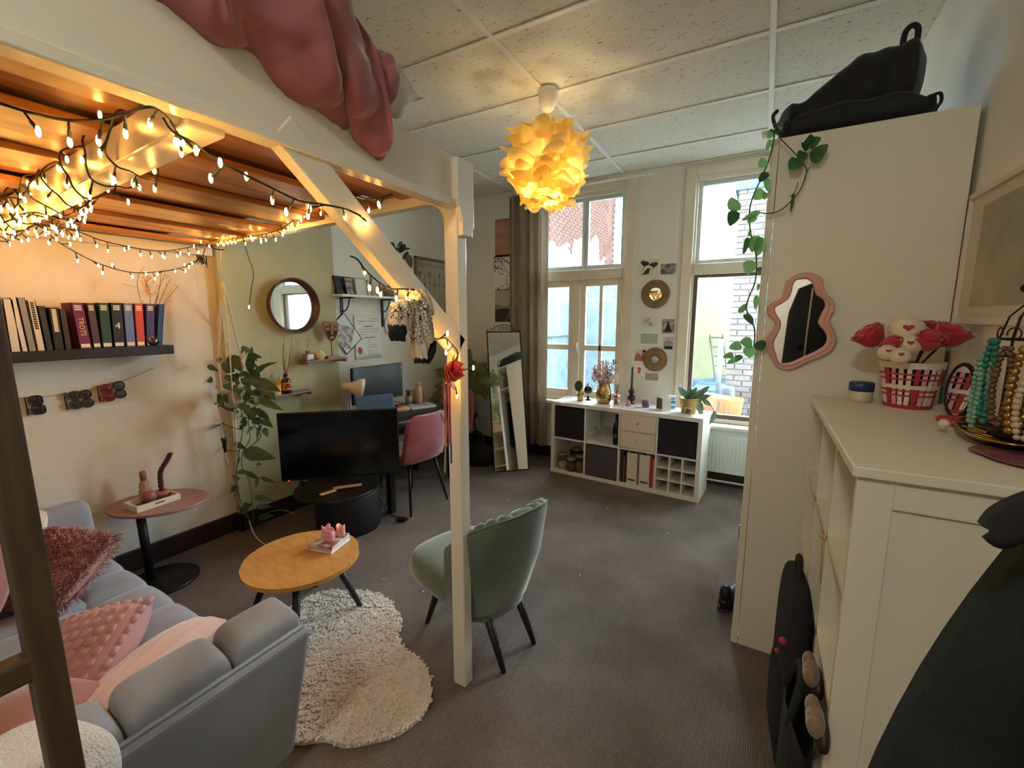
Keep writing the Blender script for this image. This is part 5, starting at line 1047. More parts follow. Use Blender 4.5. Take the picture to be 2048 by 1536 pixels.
fbox('black fabric box at the upper left of the white cube shelf', 0, 1, bx_); fbox('black fabric box at the upper right of the white cube shelf', 3, 1, bx_); fbox('charcoal grey fabric box in the lower row of the white cube shelf', 1, 0, gx_)
dw_ = thing('drawer_insert', 'white two drawer insert in the upper row of the cube shelf', 'drawers', TK @ Vector((cx[2]+cw/2, .2, cz[1])))
part('casing', B(cx[2]+.002, .03, cz[1]+.001, cx[2]+cw-.002, .36, cz[1]+chh-.002, T=TK), kw, dw_)
for k in (0, 1):
    z0 = cz[1]+.004+k*chh/2; d = part('drawer', B(cx[2]+.004, .002, z0, cx[2]+cw-.004, .03, z0+chh/2-.006, T=TK), mat('warm white drawer', 'ddd2c4', .4), dw_, bev=.002)
    kp = TK @ Vector((cx[2]+cw/2, -.012, z0+chh/4)); part('knob', MB().ball(kp, .010, 12, 8).tube([kp, TK @ Vector((cx[2]+cw/2, .004, z0+chh/4))], .005, 8), M['chrome'], d, smooth=True)
wr = thing('bottle_rack_insert', 'white nine hole bottle rack insert at the lower right of the cube shelf', 'rack', TK @ Vector((cx[3]+cw/2, .2, cz[0])))
for k in (1, 2):
    x = cx[3]+cw*k/3; part('upright', B(x-.006, .006, cz[0], x+.006, .34, cz[0]+chh, T=TK), kw, wr)
    z = cz[0]+chh*k/3; part('slat', B(cx[3], .006, z-.006, cx[3]+cw, .34, z+.006, T=TK), kw, wr)
part('back', B(cx[3], .34, cz[0], cx[3]+cw, .345, cz[0]+chh, T=TK), kw, wr)
def kpt(x, y, z=0.): return TK @ Vector((x, y, z))
clr = glassmat('wine glass', 'fbfdfd', .04)
for k, (x, y) in enumerate(((.10, .10), (.15, .20), (.215, .13), (.14, .06))):
    q = kpt(cx[1]+x, y, cz[1]); one('wine_glass', ('clear stemmed glass, leftmost of four in the open cube', 'clear stemmed glass farthest back of four in the open cube', 'clear stemmed glass nearest the dark bottle in the open cube', 'clear stemmed glass nearest the front of the open cube')[k], 'glass', MB().lathe([(.032, 0), (.032, .003), (.004, .006), (.0035, .085), (.02, .10), (.042, .125), (.048, .15), (.046, .15), (.04, .128), (.018, .104)], q, 20, caps=False), clr, q, 'stemmed glasses in the cube shelf', smooth=True)
q = kpt(cx[1]+.295, .08, cz[1]); o = thing('wine_bottle', 'dark wine bottle standing beside the stemmed glasses in the cube shelf', 'bottle', q); part('vessel', MB().lathe([(.034, 0), (.037, .004), (.037, .18), (.03, .205), (.016, .225), (.0145, .285), (.016, .288), (.016, .30), (0, .30)], q, 24), mat('dark bottle glass', '0b0d0b', .12), o, smooth=True); part('label_print', MB(R4(q)).box(-.012, -.0376, .07, .012, -.0370, .11), mat('faint label', '5a5c58', .6), o)
jg = glassmat('jar glass', 'eef3f0', .06); cork = mat('cork lid', '8b6b48', .7)
for k, (x, y, r, h, c, fillh, l) in enumerate(((.07, .07, .055, .15, 'c9b79c', .07, 'glass jar half full of pale grains at the left of the lower cube'), (.185, .05, .052, .12, '6d5038', .08, 'glass jar of brown contents in the middle of the lower cube'), (.275, .06, .05, .16, '7a5c40', .10, 'taller glass jar of brown contents at the right of the lower cube'), (.17, .22, .055, .18, '54382c', .13, 'dark filled glass jar at the back of the lower cube'))):
    q = kpt(cx[0]+x, y, cz[0]); o = thing('storage_jar', l, 'jar', q, 'storage jars in the cube shelf')
    part('vessel', MB().lathe([(r, 0), (r, h-.02), (r*.9, h)], q, 22, caps=False), jg, o, smooth=True); part('contents', MB().lathe([(r-.004, .003), (r-.004, fillh), (0, fillh+.004)], q, 22), mat('jar contents', c, .9), o, smooth=True); part('lid', MB().lathe([(r*.92, h), (r*.95, h+.004), (r*.95, h+.016), (0, h+.018)], q, 22), cork, o, smooth=True)
mfm = mat('white file board', 'd6cfc2', .6)
for k, (x, l) in enumerate(((.075, 'white magazine file with dark label slot, left of the pair'), (.195, 'white magazine file with dark label slot, right of the pair'))):
    o = thing('magazine_file', l, 'magazine file', kpt(cx[2]+x+.05, .1, cz[0]), 'magazine files in the cube shelf')
    part('front', B(cx[2]+x, .02, cz[0]+.001, cx[2]+x+.098, .025, cz[0]+.31, T=TK), mfm, o); part('side', MB(TK @ Matrix.Translation((cx[2]+x, 0, cz[0]+.001))).prism([(.025, 0), (.27, 0), (.27, .18), (.12, .31), (.025, .31)], .004, (0, 0, 0), Y3, Z3), mfm, o); part('side', MB(TK @ Matrix.Translation((cx[2]+x+.094, 0, cz[0]+.001))).prism([(.025, 0), (.27, 0), (.27, .18), (.12, .31), (.025, .31)], .004, (0, 0, 0), Y3, Z3), mfm, o)
    part('label_slot', B(cx[2]+x+.014, .0185, cz[0]+.035, cx[2]+x+.084, .0205, cz[0]+.05, T=TK), M['ink'], o)
    part('papers', B(cx[2]+x+.01, .04, cz[0]+.01, cx[2]+x+.085, .25, cz[0]+.17, T=TK), M['paper'], o)
for x, w, h, c, l in ((.012, .022, .30, '2a201f', 'dark brown folder at the left end of the file cube'), (.036, .016, .26, '7a3a32', 'rust coloured book beside the dark folder in the file cube'), (.054, .016, .30, '1d1b20', 'black book directly left of the magazine files'), (.176, .014, .30, '77755a', 'olive folder between the two magazine files'), (.296, .018, .30, 'b5203c', 'crimson folder right of the magazine files'), (.318, .014, .28, 'd07a7a', 'salmon pink folder at the right end of the file cube')):
    q = kpt(cx[2]+x, .1, cz[0]); o = thing('book', l, 'book', q, 'folders and books in the file cube'); part('pages', B(cx[2]+x+.002, .032, cz[0]+.003, cx[2]+x+w-.002, .24, cz[0]+h-.003, T=TK), pg, o); mm = mat('folder cover', c, .55)
    part('cover', B(cx[2]+x, .03, cz[0]+.001, cx[2]+x+w, .033, cz[0]+h, T=TK).box(cx[2]+x, .033, cz[0]+.001, cx[2]+x+.002, .243, cz[0]+h).box(cx[2]+x+w-.002, .033, cz[0]+.001, cx[2]+x+w, .243, cz[0]+h), mm, o)
# things on top of the cube shelf
def top(u, v): return fl(u, v, KH+.0005)
q = top(1160, 801); o = thing('gold_figure_vase', 'small gold head vase with a round dark leaf beside the desk globe', 'vase', q); cg = mat('crinkled gold', 'b79a62', .18, 1., bump=.5, bscale=30)
part('vessel', MB().lathe([(.028, 0), (.035, .01), (.03, .03), (.038, .055), (.036, .08), (.024, .095), (.026, .105), (.02, .105), (.015, .09)], q, 24, wob=lambda a, z: .06*math.sin(3*a)), cg, o, smooth=True)
part('nose', MB().ball(q+Vector((-.01, -.036, .058)), (.008, .012, .014)), cg, o, smooth=True)
lc = q+Vector((-.02, 0, .155)); exl = Vector(_R); part('leaf', MB().prism(circ(0, 28, .042, .056), .003, lc, exl, Z3), mat('dark round leaf', '2f4438', .5), o); part('leaf_rim', MB().tube([lc+exl*.043*math.cos(a)+Z3*.057*math.sin(a) for a in np.linspace(1.2, 5.2, 24)], .004, 6), mat('pale leaf rim', 'c9cfc4', .4), o); part('stem', MB().tube([q+Vector((0, 0, .09)), lc-Z3*.05], .003, 5), stm, o)
q = top(1176, 800); o = thing('globe', 'small dark desk globe with gold continents on a black stand', 'globe', q)
part('base', MB().lathe([(.034, 0), (.034, .006), (.012, .012), (.016, .03), (.008, .05)], q, 20), M['black'], o, smooth=True); gc = q+Vector((0, 0, .112)); part('sphere', MB().ball(gc, .048, 24, 16), mat('black gold globe', '17161a', .3, col2='9a7a34', scale=9, ramp=(.52, .56)), o, smooth=True)
part('meridian_arm', MB().tube([gc+Vector(_R)*.056*math.cos(a)+Z3*.056*math.sin(a) for a in np.linspace(-2.0, 2.0, 26)], .0035, 6), mat('silver arc', 'c5c5c5', .3, 1.), o, smooth=True); part('axis_cap', MB().ball(gc+Z3*.06, .006, 8, 6), M['black'], o, smooth=True)
q = top(1207, 806); o = thing('gold_vase', 'large hammered gold vase with dried pink flowers on the cube shelf', 'vase', q)
part('vessel', MB().lathe([(.055, 0), (.068, .02), (.076, .06), (.074, .11), (.062, .16), (.055, .19), (.06, .215), (.054, .215), (.05, .19)], q, 40, wob=lambda a, z: .03*math.sin(7*a+z*30)+.02*math.sin(13*a-z*50)), cg, o, smooth=True)
df = mat('dried rust stems', '9a5a48', .8); dw2 = mat('dried pale blossoms', 'ead6cc', .8)
for i in range(36):
    a = i*2.4; r = rnd.uniform(.02, .13); e = q+Vector((r*math.cos(a), r*math.sin(a)*.6, rnd.uniform(.28, .44))); sp_ = part('dried_stem', MB().tube(smoothpath([q+Vector((.02*math.cos(a), .02*math.sin(a), .17)), q.lerp(e, .5)+Vector((0, 0, .07)), e], 4), .0022, 4), df, o); bl_ = MB()
    for k in range(15): p = e+Vector((rnd.gauss(0, .014), rnd.gauss(0, .014), rnd.uniform(-.09, .01))); bl_.ball(p, (.0065, .0065, .008), 6, 4).tube([p, p+Vector((0, 0, -.02))], .001, 3)
    part('blossoms', bl_, dw2 if i % 3 else df, sp_)
q = top(1233, 808); o = thing('reed_diffuser', 'shiny pink faceted reed diffuser beside the gold vase', 'diffuser', q); part('bottle', MB().lathe([(.03, 0), (.034, .01), (.03, .05), (.034, .09), (.03, .098), (.012, .10), (.012, .112)], q, 6), mat('rose chrome', 'b98384', .15, .8), o, bev=.002)
for k in range(5): part('reed', MB().tube([q+Vector((0, 0, .09)), q+Vector((.012*(k-2), .005*(k % 2), .20))], .002, 5), M['ink'], o)
q = top(1256, 812); o = thing('perfume_bottle', 'tiny pink diffuser bottle with one reed in front of the black candle holder', 'bottle', q); part('bottle', MB().lathe([(.024, 0), (.026, .01), (.02, .045), (.01, .05), (.01, .06)], q, 16), mat('pink liquid glass', 'd98a8c', .1, alpha=.8), o, smooth=True); part('reed', MB().tube([q+Vector((0, 0, .05)), q+Vector((-.035, 0, .12))], .0018, 4), M['ink'], o)
one('tea_light', 'tiny clear tea light glass between the two diffusers', 'candle', MB().lathe([(.014, 0), (.018, .025), (.016, .025), (.012, .004)], top(1246, 810), 16), clr, smooth=True)
q = top(1262, 807); o = thing('candle_holder', 'black double ball candle holder with a burgundy taper', 'candle', q); hb = mat('matt black ceramic', '17161a', .5)
part('holder', MB().lathe([(.035, 0), (.034, .006), (.008, .014), (.012, .025)], q, 20).ball(q+Vector((0, 0, .058)), (.041, .041, .038)).ball(q+Vector((0, 0, .122)), (.032, .032, .03)).lathe([(.008, .145), (.014, .155), (.014, .165)], q, 14), hb, o, smooth=True); part('taper', MB().lathe([(.009, .155), (.011, .18), (.0095, .36), (.006, .375), (0, .377)], q, 14), mat('burgundy taper wax', '43141c', .4), o, smooth=True)
q = top(1291, 815); o = thing('glass_candle', 'purple candle in a clear tumbler on the cube shelf', 'candle', q); part('tumbler', MB().lathe([(.032, 0), (.036, .005), (.044, .085), (.0425, .085)], q, 24, caps=False), glassmat('tumbler glass', 'ffffff', .0), o, smooth=True); part('wax', MB().lathe([(.032, .008), (.039, .07), (0, .068)], q, 24), mat('plum wax', '7c4a6a', .5, sss=.2), o, smooth=True)
q = top(1319, 820); o = thing('greeting_card', 'standing folded greeting card with a dark brown picture', 'card', q); T = R4(q, -.75); pm = mat('sepia picture', '3c2418', .5, col2='6e4a34', scale=30)
part('leaf', B(-.055, -.001, 0, .045, .001, .125, T=T), M['paper'], o); part('picture', B(-.048, -.0018, .012, .035, -.0010, .115, T=T), pm, o); part('leaf', B(0, -.001, 0, .075, .001, .115, T=R4(T @ Vector((.045, 0, 0)), .55)), M['paper'], o)
q = top(1343, 818); o = thing('blue_box', 'white and blue printed carton behind the greeting card', 'box', q); part('carton', B(-.03, -.02, 0, .03, .02, .13, T=R4(q, .2)), M['paper'], o, bev=.002); part('blue_print', MB(R4(q, .2)).box(-.0305, -.0208, .01, .0305, -.0195, .035).box(-.0305, -.0208, .055, .0305, -.0195, .085).box(-.01, -.0208, .095, .025, -.0195, .11), mat('sky blue print', '3f8fc4', .5), o)
q = top(1377, 826); o = thing('potted_plant', 'variegated green plant in a brass pot at the right of the cube shelf', 'plant', q); br = mat('matt brass', 'a88a4c', .4, .7)
part('pot', MB().lathe([(.058, 0), (.062, .004), (.084, .128), (.088, .13), (.088, .142), (.080, .142), (.076, .12), (0, .118)], q, 32), br, o, smooth=True); part('soil', MB().lathe([(.077, .12), (0, .125)], q, 24), mat('potting soil', '35241a', 1.), o)
vg = mat('grey green leaf', '3d5240', .45, col2='647a5e', scale=12, trans=.15); yq = q.y
for a in ((1372,795,1360,772,22),(1378,795,1382,772,14),(1380,798,1398,780,14),(1384,798,1410,776,16),(1385,800,1420,790,18),(1390,795,1412,835,24),(1405,800,1424,812,13),(1428,822,1426,852,22),(1376,800,1366,782,12),(1382,790,1395,776,13),(1392,792,1405,800,20),(1398,790,1418,772,14),(1372,798,1386,790,10),(1386,802,1402,806,12)):
    leafpx('leaf', o, vg, a[:2], a[2:4], a[4]*.8, yq+rnd.uniform(-.06, .08), .3, .3)
for pts in (((1376, 800), (1372, 785), (1362, 772)), ((1380, 800), (1400, 788), (1418, 805), (1428, 822)), ((1380, 800), (1395, 785), (1405, 800))): part('stem', MB().tube(smoothpath([ony(u, v, yq) for u, v in pts], 6), .003, 5), stm, o)
q = fl(1375, 832, KH+.0005); o = thing('photo_card', 'small square photo leaning against the brass pot', 'photo', q); T = R4(q, -.15, -.15); part('paper', B(-.032, -.0012, 0, .032, 0, .075, T=T), M['paper'], o); part('picture', B(-.025, -.002, .016, .025, -.001, .066, T=T), photomat('couple photo', '5b2f33', 'a58a86', 40), o)
q = top(1127, 806); one('paper_tag', 'crumpled white paper tag at the left front edge of the cube shelf top', 'tag', MB(R4(q, -.3)).grid(lambda a, b: Vector(((a-.5)*.07, (b-.5)*.03-.02, .004+.008*math.sin(a*7)*math.sin(b*4))), 10, 5), M['paper'], q, solid=.001)
# pillar between the windows
def ginkgo(o, x0, z0, x1, z1):
    w, h = x1-x0, z1-z0; b = MB()
    for (fx, fz, s, a0) in ((.28, .55, .30, 1.3), (.78, .45, .28, 1.7), (.55, .12, .26, 2.4)):
        c = Vector((x0+w*fx, WY-.003, z0+h*fz)); P = [(0, 0)]+[(s*w*math.cos(a0+t)*(1 if abs(t) > .1 else .8), s*w*math.sin(a0+t)*(1 if abs(t) > .1 else .8)) for t in np.linspace(-.95, .95, 13)]
        b.prism(P, -.001, c, X3, Z3); b.tube([c, Vector((x0+w*.2, WY-.003, z0+h*.05))], .002, 4)
    part('leaf_print', b, mat('dark green print', '26332e', .8), o)
print_('art_print', 'ginkgo leaf print at the upper left of the pillar', (1277, 520, 1317, 550), mat('cream print paper', 'd5d3bf', .8), None, extra=ginkgo)
print_('art_print', 'small dark monochrome landscape photo at the upper right of the pillar', (1322, 528, 1352, 548), photomat('grey photo', '3d3f43', '9a9ca0', 18))
def hands_(o, x0, z0, x1, z1):
    w, h = x1-x0, z1-z0; b = MB()
    for (ax, az, bx, bz, r) in ((.15, .5, .5, .75, .012), (.3, .55, .62, .9, .010), (.5, .35, .8, .2, .012), (.6, .6, .75, .3, .012), (.4, .5, .55, .3, .008)): b.bar((x0+w*ax, WY-.003, z0+h*az), (x0+w*bx, WY-.003, z0+h*bz), r*2, .001, up=Z3)
    part('drawing', b, mat('pencil grey', '6d6762', .9), o)
print_('art_print', 'white card with a grey drawing of hands on the pillar', (1282, 634, 1312, 655), mat('drawing card', 'd6d3ce', .8), None, extra=hands_)
def figure_(o, x0, z0, x1, z1):
    w, h = x1-x0, z1-z0; part('figure_print', MB().prism([(.15*w, .1*h), (.85*w, .1*h), (.75*w, .3*h), (.62*w, .55*h), (.58*w, .72*h), (.42*w, .72*h), (.38*w, .55*h), (.25*w, .3*h)], -.001, (x0, WY-.0028, z0), X3, Z3).prism([(w*.5+.07*w*math.cos(a), h*.78+.07*w*math.sin(a)) for a in np.linspace(0, 6, 12)], -.001, (x0, WY-.0028, z0), X3, Z3), M['ink'], o)
print_('art_print', 'monochrome print of a seated figure at the right of the pillar', (1325, 638, 1348, 667), photomat('grey print', '6e7070', 'a9aba8', 25), None, extra=figure_)
def hill2(o, x0, z0, x1, z1):
    w, h = x1-x0, z1-z0; part('hill_print', MB().prism([(.06*w, .1*h), (.94*w, .1*h), (.94*w, .35*h), (.7*w, .5*h), (.45*w, .55*h), (.25*w, .65*h), (.06*w, .45*h)], -.0012, (x0, WY-.0033, z0), X3, Z3), mat('dark green hills', '2f4540', .8), o)
print_('art_print', 'white bordered landscape print with dark green hills on the pillar', (1280, 665, 1317, 690), mat('pale sky print', 'a9b4a6', .8), .05, extra=hill2)
def arches(o, x0, z0, x1, z1):
    w, h = x1-x0, z1-z0; b = MB()
    for k in range(3): b.tube([Vector((x0+w*(.3+.2*k)+.12*w*math.cos(a), WY-.004, z0+h*.35+.25*h*math.sin(a))) for a in np.linspace(0, PI, 12)], .004, 4)
    b.tube([(x0+w*.5, WY-.004, z0+h*.6), (x0+w*.5, WY-.004, z0+h*.9)], .003, 4); part('arch_print', b, mat('rust print', 'a0553f', .8), o); part('arch_print', MB().box(x0+w*.15, WY-.004, z0+h*.08, x0+w*.85, WY-.003, z0+h*.3), M['ink'], o)
print_('art_print', 'print of rust red arches at the right of the pillar', (1326, 672, 1348, 701), mat('lilac sky print', 'b9bccb', .8), .06, extra=arches)
def city(o, x0, z0, x1, z1):
    w, h = x1-x0, z1-z0; b = MB()
    for k, t in enumerate((.5, .7, .62, .45, .75, .5)): b.box(x0+w*(.04+.15*k), WY-.0035, z0+.02*h, x0+w*(.17+.15*k), WY-.002, z0+h*t)
    b.prism([(w*.8+.13*w*math.cos(a), h*.85+.12*h*math.sin(a)) for a in np.linspace(0, 6, 12)], -.0012, (x0, WY-.0025, z0), X3, Z3); part('city_print', b, mat('brick red print', '9c4f44', .8), o)
print_('art_print', 'red town and balloon print left of the lower raffia mirror', (1270, 698, 1292, 723), mat('cream card', 'cfc9bd', .8), None, extra=city)
def pinkbust(o, x0, z0, x1, z1):
    w, h = x1-x0, z1-z0; part('bust_print', MB().prism([(.3*w, .15*h), (.7*w, .2*h), (.6*w, .35*h), (.75*w, .5*h), (.7*w, .8*h), (.4*w, .88*h), (.25*w, .7*h), (.35*w, .5*h), (.28*w, .3*h)], -.001, (x0, WY-.0028, z0), X3, Z3), mat('coral print', 'c96a62', .8), o)
print_('art_print', 'white card with a coral head print at the lower left of the pillar', (1271, 731, 1286, 751), M['paper'], None, extra=pinkbust)
print_('art_print', 'sepia map print, lowest on the pillar', (1289, 744, 1318, 764), photomat('map print', '8a7a70', 'b9aca2', 45), .06)
raf = mat('raffia weave', '8a6f4c', .85, col2='735a3b', scale=60, bump=.4, bscale=70)
for (u, v, r, rh, lab, gm2) in ((1311, 588, .139, .065, 'larger round raffia mirror high on the pillar', M['mirror']), (1310, 719, .120, .038, 'smaller round raffia mirror low on the pillar', M['mirror'])):
    c = ony(u, v, WY-.012); o = thing('raffia_mirror', lab, 'mirror', c, 'raffia mirrors on the pillar'); N = 96
    part('raffia_ring', MB().grid(lambda a, b: c+Vector(((rh+(r-rh)*b)*math.cos(2*PI*a)*(1+.012*math.sin(40*2*PI*a)*b), -.006*math.sin(PI*b)-.002*math.sin(48*2*PI*a), (rh+(r-rh)*b)*math.sin(2*PI*a)*(1+.012*math.sin(40*2*PI*a)*b))), N, 6, cu=True), raf, o, smooth=True, solid=.006)
    part('rope_rim', MB().tube([c+Vector((rh*math.cos(a), -.006, rh*math.sin(a))) for a in np.linspace(0, 2*PI, 40, endpoint=False)], .004, 6, closed=True), raf, o, smooth=True); part('glass', MB().prism(circ(rh, 32), .003, c+Vector((0, -.001, 0)), X3, Z3), gm2, o)
c = ony(1312, 556, WY-.012); part('hanging_clip', MB().box(c.x-.012, WY-.02, c.z-.02, c.x+.012, WY-.004, c.z+.015), M['white'], bpy.data.objects['raffia_mirror'])
thinw = mat('thin white wire', 'd9d6cc', .5)
WL = ['outer right thin white wire hanging along the pillar past the ginkgo print', 'thin white wire hanging along the left edge of the pillar', 'thin white wire hanging before the mullion of the left window', 'thin white wire hanging before the right pane of the left window', 'thin white wire hanging before the right window']
for wi, pts in enumerate((((1358, 376), (1356, 427), (1352, 504), (1348, 583)), ((1290, 376), (1280, 498), (1274, 583), (1264, 640), (1265, 690)), ((1168, 399), (1165, 549), (1164, 611), (1161, 682)), ((1230, 372), (1233, 535), (1243, 634), (1246, 700)), ((1437, 330), (1436, 350), (1424, 530), (1422, 548)))):
    one('wire_strand', WL[wi], 'wire', MB().tube(smoothpath((lambda Q: [Vector((Q[0].x, Q[0].y, CZ-.004))]+Q)([ony(u, v, 4.50) for u, v in pts]), 5), .0022, 4), thinw, None, 'thin white wires by the windows')
one('thread', 'thin pale thread running from the curtain top down to the standing mirror', 'thread', MB().tube(smoothpath([ony(1100, 435, 4.36), ony(1060, 555, 4.34), ony(1030, 600, 4.32), ony(1008, 652, 4.2)], 5), .0016, 4), thinw)
# ============================================================ ROSETTE AND SCARF ON THE BRACE
q = onx(896, 746, -1.0); o = thing('red_rosette', 'bright red fabric flower with hanging ribbons tied to the bed post', 'ribbon', q); redm = mat('bright red satin', 'e0402c', .45, sheen=.4)
for i in range(16):
    d = Vector((rnd.uniform(.1, .9), rnd.gauss(0, .8), rnd.gauss(0, .8))).normalized(); part('petal', MB().leaf(q+Vector((0, rnd.uniform(-.015, .015), rnd.uniform(-.02, .02))), d, Vector((1, .3, .2)), .06, .046, -.3, .3, .3), redm, o, smooth=True, solid=.002)
rbp = mat('pink satin ribbon', 'd9786e', .5); rbr = mat('crimson ribbon', 'b3202c', .5); rbb = mat('blue ribbon', '35507a', .5); rbg = mat('olive ribbon', '8f8d5e', .5)
def ribbon(pts, w, m, y0=0.):
    a = MB(); P = [onx(u, v, -1.0+d) for u, v, d in pts]; vs = [p+Vector((0, s*w/2, 0)) for p in P for s in (-1, 1)]; a.add(vs, [(2*i, 2*i+1, 2*i+3, 2*i+2) for i in range(len(P)-1)]); part('ribbon', a, m, o, solid=.0015)
ribbon(((889, 757, .0), (890, 800, .012), (891, 850, .008), (892, 893, .01)), .0135, rbp); ribbon(((899, 760, .005), (899, 810, .014), (900, 850, .01), (901, 888, .012)), .012, rbr); ribbon(((891, 893, .01), (890, 945, .012)), .010, rbg); ribbon(((902, 888, .012), (903, 927, .012)), .009, rbb)
lt = MB()
for k in range(14): p = onx(890.5, 800+k*3.4, -1.0+.0135); lt.box(p.x, p.y-.003, p.z-.0018, p.x+.0006, p.y+.003, p.z+.0014)
part('ribbon_lettering', lt, mat('dark red print', '7a1a1f', .6), o)
def kef():
    m = mat('black white scarf', 'd6cbb8', .9); nt = m.node_tree; n = nt.nodes; L = nt.links; b = n['Principled BSDF']; tc = n.new('ShaderNodeTexCoord')
    v = n.new('ShaderNodeTexVoronoi'); v.feature = 'DISTANCE_TO_EDGE'; v.inputs['Scale'].default_value = 85; L.new(tc.outputs['Object'], v.inputs['Vector'])
    z = n.new('ShaderNodeTexNoise'); z.inputs['Scale'].default_value = 14; L.new(tc.outputs['Object'], z.inputs['Vector'])
    ad = n.new('ShaderNodeMath'); ad.operation = 'MULTIPLY_ADD'; ad.inputs[1].default_value = 5; L.new(v.outputs['Distance'], ad.inputs[0]); L.new(z.outputs['Fac'], ad.inputs[2])
    r = n.new('ShaderNodeValToRGB'); e = r.color_ramp.elements; e[0].position = .74; e[1].position = .80; e[0].color = (*lin('201c1c'), 1); e[1].color = (*lin('cfc4b2'), 1); L.new(ad.outputs[0], r.inputs[0]); L.new(r.outputs[0], b.inputs['Base Color']); return m
km_ = kef(); plain = mat('cream scarf cloth', 'cdbfa8', .9); q = onx(825, 625, -.99); sf = thing('scarf', 'black and cream patterned scarf tied around the brace of the loft bed', 'scarf', q)
def lobe(rows, x, dep, m, pl=7):
    R_ = [(onx(l, v, x), onx(r, v, x)) for v, l, r in rows]; n = len(R_)
    def f(a, b):
        t = b*(n-1); i = min(int(t), n-2); k = t-i; L0 = R_[i][0].lerp(R_[i+1][0], k); R0 = R_[i][1].lerp(R_[i+1][1], k); c = (L0+R0)/2; h = (R0-L0)/2; A = 2*PI*a
        return c+h*math.cos(A)+Vector((dep*math.sin(A)*(1+.22*math.sin(pl*A+b*5)), 0, .004*math.sin(pl*A*2+b*9)))
    part('cloth', MB().grid(f, 48, 5*n, cu=True), m, sf, smooth=True)
bkm = mat('black fringe cloth', '0f0f12', .9)
lobe(((604, 792, 815), (612, 784, 822), (625, 783, 824), (637, 783, 822)), -.985, .028, km_); lobe(((634, 783, 822), (648, 784, 818), (660, 785, 813)), -.985, .026, plain)
lobe(((650, 783.5, 802), (664, 784, 806), (672, 788, 800), (681, 793, 798)), -.984, .028, bkm)
lobe(((604, 836, 848), (620, 824, 854), (640, 822, 858), (665, 824, 862), (685, 825, 863)), -.98, .03, km_); lobe(((680, 826, 856), (700, 829, 848), (716, 831, 846)), -.98, .028, plain); lobe(((682, 850, 864), (700, 847, 864), (714, 834, 861), (726, 836, 852)), -.979, .026, bkm)
lobe(((580, 822, 832), (592, 826, 842), (606, 828, 852), (622, 822, 858), (630, 826, 858)), -1.0, .04, km_, 5); lobe(((600, 800, 836), (606, 798, 838), (616, 800, 836)), -.995, .035, km_, 9)
# ============================================================ RIGHT SIDE
Wy = 2.285; ww = mat('warm white wardrobe foil', 'dcd9ca', .5); wd_ = thing('wardrobe', 'tall white wardrobe with plain side panel and sliding doors left partly open', 'wardrobe', (.30, 3.0, 0))
part('side_panel', B(.0, Wy, 0, .612, Wy+.02, 2.375), ww, wd_, bev=.002); part('side_panel', B(.0, 3.78, 0, .612, 3.80, 2.375), ww, wd_, bev=.002)
part('divider', B(.0, 3.02, .06, .60, 3.04, 2.355), ww, wd_); part('back_panel', B(.60, Wy+.02, .05, .61, 3.78, 2.36), ww, wd_); part('top', B(.0, Wy+.02, 2.355, .61, 3.78, 2.375), ww, wd_); part('plinth', B(.03, Wy+.02, 0, .05, 3.78, .06), ww, wd_); part('bottom', B(.0, Wy+.02, .06, .61, 3.78, .08), ww, wd_)
part('front_trim', B(-.03, Wy, 0, -.002, Wy+.018, 2.375), ww, wd_, bev=.002); part('door_rail', B(-.032, Wy+.018, 2.352, .0, 3.80, 2.375), ww, wd_); part('door_rail', B(-.032, Wy+.018, 0, .0, 3.80, .03), ww, wd_)
d = part('sliding_door', B(-.031, 2.53, .032, -.017, 3.28, 2.35), ww, wd_, bev=.002); part('handle', MB().tube([(-.031, 2.575, .42), (-.036, 2.575, .42), (-.036, 2.575, .50), (-.031, 2.575, .50)], .004, 6), M['chrome'], d)
part('sliding_door', B(-.015, 3.05, .032, -.002, 3.79, 2.35), ww, wd_, bev=.002)
for z in (.45, 1.95): part('shelf', B(.01, Wy+.02, z, .59, 3.02, z+.018), ww, wd_)
part('rod', MB().tube([(.3, Wy+.02, 1.86), (.3, 3.02, 1.86)], .012, 8), M['chrome'], wd_)
for k, (c, l) in enumerate((('1d1d22', 'black garment hanging nearest in the open wardrobe bay'), ('a8654f', 'rust coloured garment hanging in the open wardrobe bay'), ('4a3b36', 'brown garment hanging in the open wardrobe bay'), ('26303d', 'navy garment hanging farthest in the open wardrobe bay'))):
    y = 2.37+k*.10; o = thing('hanging_garment', l, 'clothes', (.3, y, .8), 'garments in the open wardrobe bay')
    part('hanger', MB().tube([(.3, y, 1.88), (.3, y, 1.80), (.1, y, 1.74)], .004, 5).tube([(.3, y, 1.80), (.5, y, 1.74)], .004, 5), M['black'], o); part('cloth', MB().grid(lambda a, b: Vector((.3+(.2+.03*b)*math.cos(2*PI*a), y+.035*math.sin(2*PI*a)*(1+.3*math.sin(8*PI*a*2))*(.4+.6*b), 1.77-b*(.85+.04*math.sin(k))-.05*abs(math.cos(2*PI*a))*(1-b))), 40, 8, cu=True), mat('garment cloth', c, .9), o, smooth=True)
